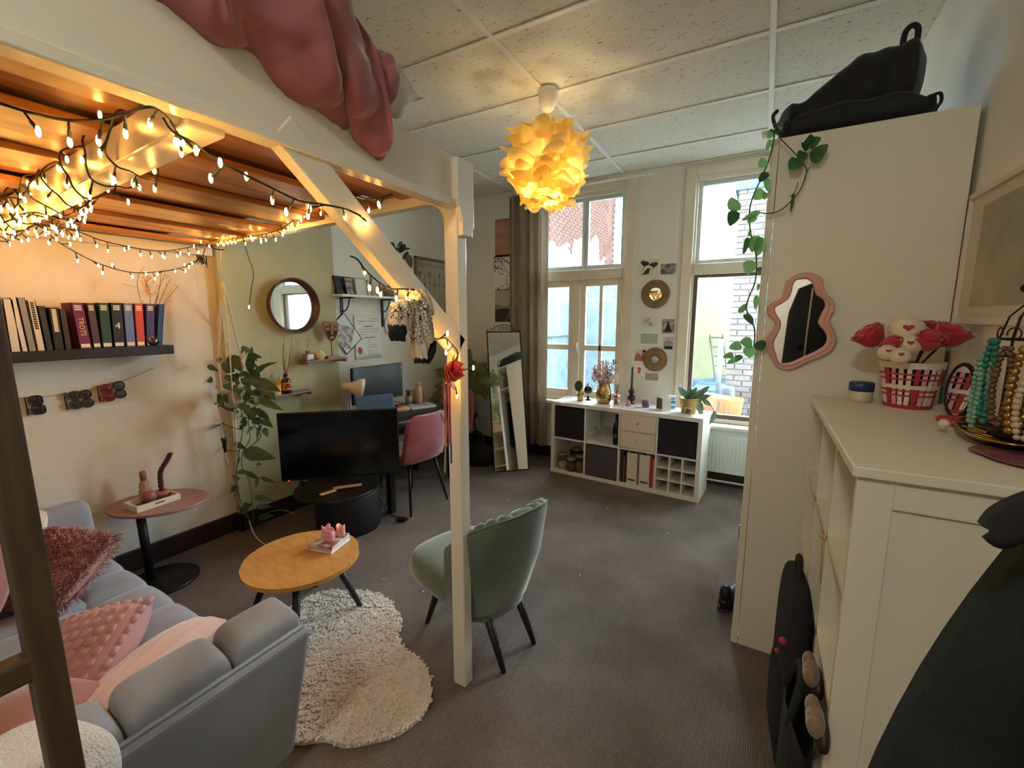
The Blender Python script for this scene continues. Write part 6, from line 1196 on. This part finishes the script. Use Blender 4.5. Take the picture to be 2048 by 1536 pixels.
# black bag on the wardrobe
q = Vector((.24, 2.52, 2.376)); o = thing('travel_bag', 'black soft travel bag slumped on top of the white wardrobe', 'bag', q); bkc = mat('black nylon', '0e1013', .75, bump=.4, bscale=14, sheen=.15)
def prof(x, P): 
    for (a, b), (c, d_) in zip(P, P[1:]):
        if x <= c: t = (x-a)/(c-a); return b+(d_-b)*(t*t*(3-2*t)*.5+t*.5)
    return P[-1][1]
UP = [(-.02, 2.53), (.0, 2.55), (.08, 2.565), (.16, 2.63), (.25, 2.705), (.36, 2.715), (.42, 2.72), (.455, 2.712), (.48, 2.68), (.492, 2.615)]; LO = [(-.02, 2.515), (.0, 2.47), (.1, 2.43), (.3, 2.42), (.42, 2.45), (.46, 2.485), (.482, 2.53), (.492, 2.59)]
def bagup(a, b):
    x = -.02+.51*a; hi, lo = prof(x, UP), prof(x, LO); m_, h = (hi+lo)/2, max(.004, (hi-lo)/2); A = 2*PI*b; s_ = math.copysign(abs(math.sin(A))**.75, math.sin(A)); c_ = math.copysign(abs(math.cos(A))**.75, math.cos(A)); w = .19*min(1, (h/.04))*min(1, .35+6*min(a, 1-a))
    return Vector((x, 2.55+w*c_*(1+.06*math.sin(a*23)), m_+h*s_+.004*math.sin(a*40+b*12)))
part('upper_body', MB().grid(bagup, 60, 30, cv=True), bkc, o, smooth=True)
def baglo(a, b):
    x = .0+.515*a; A = 2*PI*b; hh = .065*(1-.45*abs(2*a-1)**4)*(1.0+.05*math.sin(a*19)); return Vector((x, 2.53+.215*math.copysign(abs(math.cos(A))**.6, math.cos(A))*(1-.3*abs(2*a-1)**6), 2.376+hh+hh*math.copysign(abs(math.sin(A))**.6, math.sin(A))))
part('lower_body', MB().grid(baglo, 40, 28, cv=True), bkc, o, smooth=True)
part('end_cap', MB().ball((.49, 2.53, 2.44), (.03, .2, .05)).ball((.02, 2.53, 2.44), (.03, .2, .06)), bkc, o, smooth=True)
hp_ = ony(1822, 78, 2.5); part('handle', MB().tube(smoothpath([hp_+Vector((-.025, 0, -.03)), hp_+Vector((-.02, 0, .03)), hp_+Vector((.0, 0, .05)), hp_+Vector((.018, 0, .035)), hp_+Vector((.02, 0, -.01))], 6), .011, 8), bkc, o, smooth=True)
part('strap', MB().tube(smoothpath([(.47, 2.36, 2.45), (.505, 2.34, 2.455), (.515, 2.35, 2.43), (.50, 2.33, 2.40)], 5), .006, 6), bkc, o, smooth=True); part('strap', MB().tube(smoothpath([(-.02, 2.40, 2.53), (-.035, 2.38, 2.50), (-.02, 2.34, 2.44), (.0, 2.33, 2.40)], 5), .008, 6), bkc, o, smooth=True)
# artificial vine
Z6 = 2.952; c6 = lambda x, y: (1430+x/Z6, 240+y/Z6); vy = 2.24
vg1 = mat('window lit ivy leaf', '8cc07c', .5, col2='76ad68', scale=8, trans=.6); vg2 = mat('deep ivy leaf', '47774d', .5, col2='38633f', scale=8, trans=.3)
vi = thing('ivy_garland', 'green artificial ivy garland trailing down the front corner of the wardrobe', 'plant', ony(*c6(360, 40), vy))
def vst(pts, r): part('stem', MB().tube(smoothpath([ony(*c6(*p), vy+rnd.uniform(-.015, .01)) for p in pts], 5), r, 6), mat('ivy stem', '4d5c38', .6), vi, smooth=True)
vst([(375,20),(360,40),(340,150),(320,230),(270,350),(225,450),(205,530),(205,620),(215,690),(240,790),(245,870),(235,960),(195,1060),(185,1110),(205,1170),(230,1220),(235,1270),(230,1330)], .003)
vst([(385,110),(470,195),(530,270),(540,300),(510,400),(450,480),(380,535),(310,552),(260,545)], .0026); vst([(560,270),(545,310)], .002); vst([(490,365),(470,430),(440,450),(470,440),(460,470)], .002); vst([(205,530),(170,530),(110,535)], .0015); vst([(345,20),(400,40),(390,60),(350,70)], .0025)
VL = [(345,60,310,110,45),(330,120,305,175,34),(300,240,255,275,60),(300,310,265,370,60),(285,420,230,470,66),(300,430,290,470,40),(110,535,105,450,92),(108,540,95,628,96),(260,545,155,590,40),(240,570,190,605,40),(215,660,190,682,34),(195,700,172,790,36),(240,690,225,782,90),(270,700,255,800,64),(200,835,200,914,92),(262,870,262,905,26),(255,970,255,1010,26),(245,1040,240,1120,36),(185,1110,132,1122,66),(180,1150,228,1205,48),(215,1320,150,1308,78),(150,1330,85,1345,58),(200,1340,210,1405,76),(255,1310,285,1362,66),(105,1390,45,1395,50),(150,1395,70,1442,40),(155,1390,120,1418,36),(540,150,570,85,64),(560,150,622,105,66),(575,225,668,145,78),(580,245,642,170,64),(520,190,500,250,66),(490,240,440,292,84),(540,180,515,128,66),(460,440,455,545,26),(330,60,390,90,30),(300,350,320,420,45)]
for k, a in enumerate(VL):
    gm3 = vg2 if a[0] > 430 or k % 4 == 3 else vg1; leafpx('leaf', vi, gm3, c6(a[0], a[1]), c6(a[2], a[3]), a[4]/Z6, vy-.0+rnd.uniform(-.035, .0), .12, .25, True)  # leaves before the window get a paler green, backlight put into the colour
# wavy pink mirror on the side panel
out = [(470,915),(540,900),(600,915),(635,945),(640,985),(660,1030),(700,1070),(705,1120),(682,1165),(680,1200),(705,1250),(715,1310),(680,1370),(600,1408),(540,1428),(480,1462),(420,1474),(365,1455),(330,1400),(302,1340),(302,1290),(340,1232),(352,1190),(314,1150),(306,1110),(340,1075),(390,1050),(405,1000),(425,950)]
inn = [(482,945),(540,940),(575,965),(588,1000),(598,1030),(640,1062),(650,1100),(632,1135),(612,1180),(612,1205),(640,1240),(660,1280),(645,1330),(580,1372),(520,1398),(455,1428),(405,1436),(375,1425),(362,1385),(348,1335),(352,1300),(382,1240),(388,1190),(362,1145),(356,1110),(395,1085),(435,1055),(455,1005),(462,970)]
wm_ = thing('wavy_mirror', 'pink wavy framed mirror hung on the white wardrobe side panel', 'mirror', ony(*c6(510, 1190), Wy)); N = len(out)
Po = smoothpath([ony(*c6(*p), Wy-.002) for p in out+[out[0]]], 4)[:-1]; Pi = smoothpath([ony(*c6(*p), Wy-.002) for p in inn+[inn[0]]], 4)[:-1]
prf = [(0, 0), (.0, -.014), (.10, -.024), (.3, -.028), (.42, -.022), (.5, -.024), (.7, -.030), (.92, -.024), (1, -.012), (1, -.002)]
def wf(a, b): i = int(round(a*len(Po))) % len(Po); t, y = prf[int(round(b*(len(prf)-1)))]; return Po[i].lerp(Pi[i], t)+Vector((0, y, 0))
part('frame', MB().grid(wf, len(Po), len(prf), cu=True), mat('pale pink resin', 'd29f93', .45), wm_, smooth=True); ctr = sum(Pi, Vector())/len(Pi); part('glass', MB().add([ctr+Vector((0, -.004, 0))]+[p+(p-ctr)*.03+Vector((0, -.004, 0)) for p in Pi], [(0, (i+1) % len(Pi)+1, i+1) for i in range(len(Pi))]), M['mirror'], wm_)
# dresser with open cubbies
DT = 1.300; X0, X1, Y0, Y1 = .205, .625, 1.185, 2.20; dm = mat('white chest paint', 'd9d6c4', .45, bump=.04, bscale=30)
dr = thing('cubby_dresser', 'white chest with open cubby holes along the right wall', 'dresser', ((X0+X1)/2, (Y0+Y1)/2, 0))
part('top', B(X0-.013, Y0-.014, DT-.024, X1, Y1+.01, DT), dm, dr, bev=.003)
part('end_panel', B(X0+.045, Y0+.008, 0, X1, Y0+.02, DT-.024), dm, dr)
part('stile', B(X0, Y0, 0, X0+.065, Y0+.025, DT-.024), dm, dr, bev=.002); part('stile', B(X1-.065, Y0, 0, X1, Y0+.025, DT-.024), dm, dr, bev=.002); part('rail', B(X0+.065, Y0, DT-.09, X1-.065, Y0+.022, DT-.024), dm, dr, bev=.002); part('rail', B(X0+.065, Y0, .0, X1-.065, Y0+.022, .09), dm, dr, bev=.002)
part('end_panel', B(X0, Y1-.02, 0, X1, Y1, DT-.024), dm, dr); part('back_panel', B(X1-.012, Y0+.02, .02, X1, Y1-.02, DT-.024), dm, dr)
ysd = [Y0+.022, 1.535, 1.865, Y1-.02]
for y in ysd[1:3]: part('divider', B(X0+.004, y-.009, .05, X1-.012, y+.009, DT-.024), dm, dr)
for z in (.05, .36, .67, .98): part('shelf', B(X0+.004, Y0+.022, z-.018, X1-.012, Y1-.02, z), dm, dr)
wick = mat('cream woven basket', 'c9b592', .85, col2='b39d78', scale=60, bump=.5, bscale=70)
def cub(c, r): return Vector((X0+.12, (ysd[c]+ysd[c+1])/2, (.05, .36, .67, .98)[r]))
q = cub(1, 2); o = thing('basket', 'cream woven basket with folded over rim in the middle cubby column', 'basket', q); part('body', MB().lathe([(.09, .002), (.105, .08), (.11, .19), (.112, .24), (.104, .24), (.1, .19), (.09, .02), (0, .015)], q, 28, .95, 1.1), wick, o, smooth=True); part('rim', MB().tube([q+Vector((.112*math.cos(a)*.95, .122*math.sin(a), .235+.018*math.sin(2*a))) for a in np.linspace(0, 2*PI, 28, endpoint=False)], .009, 6, closed=True), wick, o, smooth=True)
q = cub(1, 1); one('brown_box', 'tan cardboard box in the cubby below the cream basket', 'box', MB(R4(q)).box(-.1, -.11, 0, .12, .11, .14).box(-.105, -.115, .14, .125, .115, .17), mat('tan card', '9a7a52', .8), q, bev=.003)
q = cub(0, 0); o = thing('wire_basket', 'black wire basket with white cloths in the near bottom cubby', 'basket', q); bm_ = MB()
for z in (.01, .1, .2, .26): bm_.tube([q+Vector((sx*.11-.0, sy*.13, z)) for sx, sy in ((-1, -1), (1, -1), (1, 1), (-1, 1))], .004, 5, closed=True)
for k in range(9): bm_.tube([q+Vector((-.11, -.13+.0325*k, .01)), q+Vector((-.11, -.13+.0325*k, .26))], .003, 4)
part('wire_frame', bm_, M['black'], o); one('folded_cloths', 'white and dark cloths stuffed in the black wire basket', 'cloth', MB().ball(q+Vector((0, .02, .22)), (.09, .10, .06), 16, 10, .8).ball(q+Vector((0, 0, .1)), (.1, .12, .09), 16, 10, .7), mat('off white cloth', 'bfb09a', .9, col2='2a2526', scale=7, bump=.4, bscale=20), smooth=True)
q = cub(2, 1); one('dark_pouch', 'small dark pouch in the far cubby', 'pouch', MB().ball(q+Vector((-.02, 0, .07)), (.09, .11, .07), 16, 10, .7), mat('dark pouch cloth', '2a2022', .9, bump=.4, bscale=20), smooth=True)
# on the dresser
q = Vector((.345, 2.13, DT)); o = thing('ointment_jar', 'round pale jar with a dark blue lid at the far end of the white chest', 'jar', q); part('body', MB().lathe([(.032, 0), (.037, .006), (.038, .040), (.034, .044)], q, 30), mat('milky plastic', 'c3bda0', .35), o, smooth=True); part('lid', MB().lathe([(.037, .042), (.040, .044), (.040, .072), (.036, .077), (0, .077)], q, 36, wob=lambda a, z: .008*math.sin(36*a)), mat('navy blue lid', '1d2e63', .4), o, smooth=True)
q = Vector((.475, 2.09, DT)); o = thing('flower_basket', 'white and red slatted basket of plush roses on the white chest', 'basket', q); sw_ = mat('white basket slat', 'd8c9bd', .6); rw_ = mat('red basket band', 'a2293c', .6); pw_ = mat('pink basket slat', 'd59aa4', .6)
R0, R1, HB = .064, .088, .150
rr_ = lambda z: R0+(R1-R0)*z/HB
nsl = 24
for k in range(nsl):
    a = 2*PI*k/nsl; m_ = (sw_, sw_, rw_, pw_)[k % 4]; w_ = .0064; vs = []
    for z in (0, HB):
        r = rr_(z); t = Vector((-math.sin(a), math.cos(a), 0)); n_ = Vector((math.cos(a), math.sin(a), 0)); c = q+n_*r+Vector((0, 0, z)); vs += [c-t*w_-n_*.0015, c+t*w_-n_*.0015, c+t*w_+n_*.0015, c-t*w_+n_*.0015]
    part('slat', MB().add(vs, [(0,1,2,3),(7,6,5,4),(0,4,5,1),(1,5,6,2),(2,6,7,3),(3,7,4,0)]), m_, o)
for z, h, m_ in ((.0, .014, rw_), (.045, .006, rw_), (.062, .006, rw_), (.072, .014, sw_), (.104, .006, rw_), (.122, .006, rw_), (.145, .022, sw_)): part('band', MB().lathe([(rr_(z)+.0025, z), (rr_(z+h)+.0025, z+h), (rr_(z+h)-.003, z+h), (rr_(z)-.003, z)], q, 40, caps=False), m_, o, smooth=False)
part('bottom', MB().lathe([(R0, .004), (R0, .008), (0, .008)], q, 24), sw_, o)
part('base_filling', MB().ball(q+Vector((0, 0, .12)), (.07, .07, .045), 16, 8), mat('dark green foil', '20302b', .8), o, smooth=True)
rose = mat('red plush rose', 'a81f30', .7, sheen=.5); plu = mat('cream plush', 'd8cdb2', .9, bump=.6, bscale=90, sheen=.4); lf2 = mat('dark felt leaf', '222e2c', .8)
def at_y(u, v, y): return ony(u, v, y)
for k, (u, v, y, r) in enumerate(((1742, 674, 2.06, .052), (1785, 690, 2.0, .032), (1862, 657, 2.10, .036), (1855, 683, 2.0, .044), (1898, 672, 2.06, .056))):
    c = at_y(u, v, y); rs_ = thing('plush_rose', ('red plush rose leaning out at the left of the slatted basket', 'small red plush rose at the front of the slatted basket', 'red plush rose at the back of the slatted basket', 'red plush rose right of the bears in the slatted basket', 'largest red plush rose leaning right out of the slatted basket')[k], 'flower', c, 'plush roses in the slatted basket')
    ax = (c-q-Vector((0, 0, .1))).normalized(); T = Matrix.Translation(c) @ ax.to_track_quat('Z', 'Y').to_matrix().to_4x4()
    part('bud', MB(T).ball((0, 0, .05*r), (.78*r, .78*r, .72*r), 14, 9), rose, rs_, smooth=True)
    for i in range(9):
        a = i*2.4; t0 = .45+.06*i; part('petal', MB(T).grid(lambda p, s_, a=a, t0=t0, r=r: Vector((r*(t0+.12*s_*s_)*math.cos(a+(p-.5)*1.9)*(.45+.55*s_**.4), r*(t0+.12*s_*s_)*math.sin(a+(p-.5)*1.9)*(.45+.55*s_**.4), r*(-.62+1.55*s_-.35*s_*s_*(t0*1.2)-.2*(2*p-1)**2*s_))), 9, 6), rose, rs_, smooth=True, solid=.004)
    part('leaf', MB(T).leaf((0, 0, -.5*r), (1, .4, -.4), (0, 0, 1), r*1.3, r*.7), lf2, rs_, smooth=True); part('stem', MB().tube([c-ax*.4*r, q+Vector((0, 0, .12))], .004, 5), lf2, rs_)
heart = [(.016*math.sin(t)**3, .0008*(13*math.cos(t)-5*math.cos(2*t)-2*math.cos(3*t)-math.cos(4*t))) for t in np.linspace(0, 2*PI, 26, endpoint=False)]
for k, (u, v, y, r, hu) in enumerate(((1812, 662, 2.05, .055, 0), (1775, 705, 1.97, .028, -1), (1800, 712, 1.96, .030, 0), (1818, 690, 2.0, .036, 0), (1772, 668, 2.06, .022, 0), (1842, 665, 2.05, .025, 0))):
    c = at_y(u, v, y); o2 = thing('plush_ball', ('large cream plush ball with a red heart on top of the slatted basket', 'small cream plush ball with a heart at the front left of the slatted basket', 'small cream plush ball with a heart at the front middle of the slatted basket', 'cream plush ball between the roses of the slatted basket', 'tiny cream plush ball beside the left rose', 'tiny cream plush ball beside the back rose')[k], 'plush', c, 'cream plush balls in the slatted basket')
    part('body', MB().ball(c, (r, r, r*.95), 20, 12), plu, o2, smooth=True)
    if r > .027:
        for hx in ((.2, .35),) if k else ((.2, .35), ): 
            dv = (Vector(CAMP)-c).normalized(); rx_ = Z3.cross(dv).normalized(); uy_ = dv.cross(rx_); s_ = r/.05
            part('heart', MB().prism([(p[0]*s_*.9, p[1]*s_*.9) for p in heart], .004, c+dv*r*.93+rx_*r*hx[0]*.5+uy_*r*hx[1]*.6, rx_, uy_), rose, o2)
c = Vector((.565, 1.93, DT+.088)); om = thing('oval_mirror', 'black oval table mirror leaning beside the plush rose basket', 'mirror', (c.x, c.y, DT)); nrm = Vector((-.975, -.215, .05)).normalized(); ex_ = Z3.cross(nrm).normalized(); ey_ = nrm.cross(ex_)
part('frame', MB().tube([c+ex_*.062*math.cos(a)+ey_*.086*math.sin(a) for a in np.linspace(0, 2*PI, 44, endpoint=False)], .007, 8, closed=True), M['black'], om, smooth=True); part('glass', MB().prism(circ(0, 40, .058, .082), .003, c, ex_, ey_), M['mirror'], om); part('foot', MB().tube([c-ey_*.085, Vector((c.x+.04, c.y+.03, DT+.006))], .006, 6), M['black'], om)
q = Vector((.555, 1.80, DT)); o = thing('red_case', 'orange red flat case lying in front of the oval mirror', 'case', q); part('body', B(-.06, -.045, 0, .06, .045, .022, T=R4(q, .2)), mat('orange red leather', 'a8341f', .4), o, bev=.008); part('seam', B(-.0605, -.0455, .010, .0605, .0455, .012, T=R4(q, .2)), rose, o)
q = Vector((.54, 1.60, DT)); o = thing('leaf_dish', 'black and gold leaf shaped jewellery dish', 'dish', q)
lfo = lambda s_, z: [q+Vector((s_*.085*math.sin(t)*(.6+.4*math.cos(t/2)**2), -s_*.17*math.cos(t)*1.0, z)) for t in np.linspace(0, 2*PI, 36, endpoint=False)]
def dish(a, b): L_ = [(.35, .004), (.7, .006), (1.0, .028), (1.0, .032), (.68, .011), (.0, .009)]; s_, z = L_[int(round(b*5))]; t = 2*PI*a; return q+Vector((s_*.085*math.sin(t)*(.75+.25*math.cos(t)), -s_*.16*math.cos(t), z))
part('bowl', MB().grid(dish, 40, 6, cu=True), mat('black glaze', '17120f', .3), o, smooth=True); part('gold_rim', MB().tube([dish(i/40, .5) for i in range(40)], .0035, 6, closed=True), M['gold'], o, smooth=True)
for k in range(6): part('chain', MB().tube([q+Vector((.04*math.cos(a*1.0+k)+rnd.gauss(0, .004), .09*math.sin(a+k*.7), .014+.003*k)) for a in np.linspace(0, 5, 18)], .002, 5), M['gold'], o)
part('pearl', MB().ball(q+Vector((-.085, .03, .03)), .013), mat('pearl bead', 'd3c8b4', .3), o, smooth=True)
q = Vector((.565, 1.42, DT)); o = thing('agate_plate', 'translucent purple and amber agate slice in front of the leaf dish', 'plate', q); part('slice', MB().lathe([(.10, .003), (.11, .006), (.105, .010), (0, .010)], q, 40, 1, 1.05, wob=lambda a, z: .04*math.sin(5*a)+.02*math.sin(9*a)), mat('purple agate', '5c2a4c', .25, col2='8a5a3a', scale=14), o, smooth=True)
q = Vector((.565, 1.53, DT)); js = thing('jewellery_stand', 'dark wire birdcage jewellery stand hung with teal and gold necklaces', 'jewellery stand', q); cgm = MB(); ir = mat('dark iron wire', '2b211b', .5, .6); zc = .32
part('base', MB().lathe([(.055, .03), (.055, .04), (.012, .05), (.010, .08)], q, 24), ir, js, smooth=True)
for k in range(10):
    a = 2*PI*k/10; cgm.tube([q+Vector((.062*math.cos(a), .062*math.sin(a), .05)), q+Vector((.062*math.cos(a), .062*math.sin(a), zc-.05)), q+Vector((.05*math.cos(a), .05*math.sin(a), zc+.005)), q+Vector((.022*math.cos(a), .022*math.sin(a), zc+.04)), q+Vector((0, 0, zc+.05))], .0022, 5)
for z in (.06, zc-.09, zc-.05): cgm.tube([q+Vector((.062*math.cos(a), .062*math.sin(a), z)) for a in np.linspace(0, 2*PI, 28, endpoint=False)], .0024, 5, closed=True)
for k in range(5): a = 2*PI*k/5; cgm.tube([q+Vector((.062*math.cos(a), .062*math.sin(a), zc-.05))+Vector((.014*math.cos(t)*-math.sin(a), .014*math.cos(t)*math.cos(a), .014+.014*math.sin(t))) for t in np.linspace(-1.5, 3.5, 14)], .0018, 5)
part('cage', cgm, ir, js); part('bird', MB().ball(q+Vector((0, 0, zc+.065)), (.034, .02, .013)).ball(q+Vector((-.03, -.0, zc+.072)), .011).leaf(q+Vector((.02, 0, zc+.07)), (1, .2, .3), (0, 0, 1), .05, .02), ir, js, smooth=True)
teal = mat('teal bead', '1d6a5c', .3); aqua = mat('pale aqua bead', '6f9a8c', .3); goldb = mat('gold bead', 'a98243', .3, .8); pearl = mat('cream bead', 'b7a888', .35); amb2 = mat('brown bead', '5a4028', .35)
def necklace(label, m, a0, rb, zt, zb, rad, sub_=None):
    ps = MB(); c = q+Vector((rad*math.cos(a0), rad*math.sin(a0), 0)); t = Vector((-math.sin(a0), math.cos(a0), 0)); n = int((zt-zb)*2/(rb*1.7)); P = []
    for i in range(n+1):
        k = 2*i/n; s_ = -1 if k < 1 else 1; z = zt-(k if k < 1 else 2-k)*(zt-zb); w = .010*math.sin(PI*min(1, (zt-z)/(zt-zb)))+.005; P.append(c+t*s_*w+Vector((0, 0, z)))
    for p in P: ps.ball(p, rb*rnd.uniform(.85, 1.15), 7, 5)
    one('necklace', label, 'necklace', ps, m, P[0], 'necklaces on the birdcage stand', smooth=True)
necklace('deep teal bead necklace at the left of the birdcage stand', teal, PI+.35, .0085, .265, .07, .085); necklace('pale aqua bead necklace beside the deep teal one', aqua, PI+.05, .007, .22, .05, .09); necklace('brown bead necklace in the middle of the birdcage stand', amb2, PI+.75, .0075, .25, .07, .09); necklace('gold bead necklace towards the front of the birdcage stand', goldb, PI+1.1, .010, .25, .05, .088); necklace('cream bead necklace in front of the gold one', pearl, PI+1.25, .008, .20, .04, .10); necklace('second gold necklace at the right front of the birdcage stand', goldb, PI+1.6, .0085, .25, .06, .09)
# picture on the right wall
pa, pb_ = 1.45, 2.27; z0, z1_ = 1.60, 2.06; o = thing('wall_picture', 'pale abstract picture in a white mount on the right wall above the chest', 'picture', (RX, (pa+pb_)/2, z0))
part('frame', (lambda m_: m_.box(RX-.02, pa, z0, RX, pb_, z0+.02).box(RX-.02, pa, z1_-.02, RX, pb_, z1_).box(RX-.02, pa, z0+.02, RX, pa+.02, z1_-.02).box(RX-.02, pb_-.02, z0+.02, RX, pb_, z1_-.02))(MB()), mat('white picture frame', 'd0c8ba', .5), o, bev=.002)
part('mount', B(RX-.010, pa+.02, z0+.02, RX-.006, pb_-.02, z1_-.02), mat('mount card', 'c5c0b2', .8), o); part('artwork', B(RX-.0115, pa+.12, z0+.06, RX-.0095, pb_-.12, z1_-.06), mat('abstract wash', '8d9186', .8, col2='b3aa93', scale=5, ramp=(.3, .7)), o)
# things on the floor and in front of the chest
q = Vector((.166, 1.72, 0)); o = thing('backpack', 'black backpack with red details standing in front of the cubby chest', 'bag', q); bkc2 = mat('black canvas', '121216', .85, bump=.3, bscale=25)
part('body', MB(R4(q, .1)).ball((0, 0, .375), (.038, .17, .375), 22, 14, .6, .5), bkc2, o, smooth=True, sub=1); part('pocket', MB(R4(q, .1)).ball((-.015, 0, .25), (.034, .13, .17), 18, 10, .6, .6), bkc2, o, smooth=True); part('handle', MB().tube(smoothpath([q+Vector((0, -.05, .73)), q+Vector((0, -.03, .79)), q+Vector((0, .03, .79)), q+Vector((0, .05, .73))], 5), .01, 6), bkc2, o, smooth=True); 
for bp_, br_ in (((-.035, -.12, .55), .012), ((-.045, -.08, .48), .008)): part('badge', MB().ball(q+Vector(bp_), (br_, br_, br_), 10, 6), rose, o, smooth=True)
for k, (u, v, z, l) in enumerate(((1622, 1345, .182, 'beige fur slipper, upper of the pair in the dark bag'), (1630, 1440, .176, 'beige fur slipper, lower of the pair in the dark bag'))):
    c = onx(u, v, z); o = thing('slipper', l, 'slipper', c, 'beige slippers by the chest'); part('upper', MB().ball(c, (.020, .045, .030), 18, 10, .8).ball(c+Vector((-.004, .03, .012)), (.016, .022, .026), 14, 8).ball(c+Vector((-.004, -.028, .006)), (.017, .02, .022), 14, 8), mat('beige fur', '7d6a54', .95, bump=.8, bscale=60, sheen=.4), o, smooth=True); part('sole', MB().ball(c+Vector((.015, 0, -.025)), (.016, .055, .035), 16, 8, .8), M['blackwood'], o, smooth=True)
q = Vector((.165, 1.36, 0)); o = thing('tote_bag', 'black open tote bag leaning against the cubby chest nearest the viewpoint', 'bag', q); part('body', MB().grid(lambda a, b: q+Vector((.036*math.cos(2*PI*a)*(1.0-.1*b), .17*math.sin(2*PI*a)*(1-.08*b), .52*b+.03*math.sin(4*PI*a)*b)), 40, 8, cu=True), bkc2, o, smooth=True, solid=.006); part('bottom', MB().lathe([(.045, .004), (0, .004)], q, 30, 1, 3.6), bkc2, o); part('strap', MB().tube(smoothpath([q+Vector((-.03, -.08, .52)), q+Vector((-.01, -.06, .62)), q+Vector((0.0, .06, .62)), q+Vector((-.03, .08, .52))], 6), .010, 6), bkc2, o, smooth=True)
q = fl(1453, 1215); o = thing('shoe', 'black shoe tip showing behind the front edge of the wardrobe', 'shoe', q); part('upper', MB(R4(q, 1.2)).ball((.05, 0, .05), (.12, .042, .05), 18, 10, .8), M['black'], o, smooth=True); part('sole', MB(R4(q, 1.2)).ball((.05, 0, .012), (.125, .046, .012), 18, 6, .8), M['blackwood'], o, smooth=True); part('tongue', MB(R4(q, 1.2)).ball((-.02, 0, .09), (.04, .035, .055), 14, 8), M['black'], o, smooth=True)
# coat hanging close to the viewpoint
edge = [(2070, 1040), (2010, 1110), (1950, 1185), (1895, 1262), (1845, 1340), (1800, 1420), (1760, 1500), (1735, 1560), (1715, 1640)]
E_ = [ony(u, v, .74) for u, v in edge]; grn = mat('dark green wool', '10211d', .95, col2='0c1714', scale=9, bump=.4, bscale=90); ct2 = thing('coat', 'dark green black wool coat hanging at the right edge close to the viewpoint', 'coat', (.5, .72, .6))
def coat(a, b):
    t = a*(len(E_)-1); i = min(int(t), len(E_)-2); p = E_[i].lerp(E_[i+1], t-i); xr = .60; x = p.x+(xr-p.x)*b; y = .74-.13*math.sin(PI*b)**.7*(1+.25*math.sin(b*13+a*2)); z = p.z+.10*b*(1-a*.4)
    return Vector((x, y, z))
part('body', MB().grid(coat, 40, 36), grn, ct2, smooth=True, solid=.012)
blk = mat('charcoal wool', '121215', .95, bump=.3, bscale=60)
cl_ = [ony(u, v, .66) for u, v in ((1970, 1050), (1990, 1022), (2030, 1000), (2075, 985))]; cl2 = [ony(u, v, .64) for u, v in ((1975, 1065), (2000, 1085), (2040, 1070), (2085, 1045))]
part('collar', MB().grid(lambda a, b: smoothpath(cl_, 4)[int(round(a*12))].lerp(smoothpath(cl2, 4)[int(round(a*12))], b)+Vector((0, -.02*math.sin(PI*b), 0)), 13, 6), blk, ct2, smooth=True, solid=.014)
part('hanger_loop', MB().tube([(.60, .72, 1.40), (.56, .70, 1.36), (.54, .68, 1.30)], .005, 6), blk, ct2)
one('wall_hook', 'black wall hook carrying the dark green coat', 'hook', MB().tube(smoothpath([(RX, .72, 1.42), (.60, .72, 1.40), (.585, .72, 1.42), (.585, .72, 1.45)], 4), .006, 6).box(RX-.006, .70, 1.36, RX, .74, 1.48), M['black'])
jk = thing('jacket', 'black jacket with a silver zip hanging beside the viewpoint, seen in the wavy mirror', 'jacket', (.45, .25, 1.0)); jm = mat('black jacket cloth', '0f1015', .7, bump=.3, bscale=30)
part('body', MB().grid(lambda a, b: Vector((.36+(.19+.03*b)*math.cos(2*PI*a)*(.75+.25*min(1, 4*b)), .25+.07*math.sin(2*PI*a)*(1+.12*math.sin(10*PI*a)), 1.92-.85*b-.06*abs(math.cos(2*PI*a))*(1-b))), 44, 14, cu=True), jm, jk, smooth=True)
part('zip', MB().tube([(.31, .322, 1.86), (.30, .325, 1.5), (.295, .33, 1.1)], .006, 6), M['chrome'], jk)
part('hanger_loop', MB().tube([(.36, .25, 1.88), (.45, .25, 1.95), (RX, .25, 1.95)], .006, 6), M['black'], jk)
# crumbs of paper on the carpet
sc_m = MB()
for (u, v) in ((1020, 1000), (1085, 963), (1215, 1017), (1030, 1030), (847, 1183), (768, 1158), (1335, 1066), (1200, 1070), (1160, 1150), (1015, 1001), (1245, 1020)):
    p = fl(u, v, .004); a = rnd.uniform(0, 3); s_ = rnd.uniform(.004, .008); sc_m.add([p+Vector((s_*math.cos(a+k*1.57), s_*math.sin(a+k*1.57), rnd.uniform(0, .004))) for k in range(4)], [(0, 1, 2, 3)])
o = one('paper_scraps', 'tiny white paper scraps scattered on the dark carpet', 'scraps', sc_m, M['paper'], fl(1085, 1000)); o['kind'] = 'stuff'
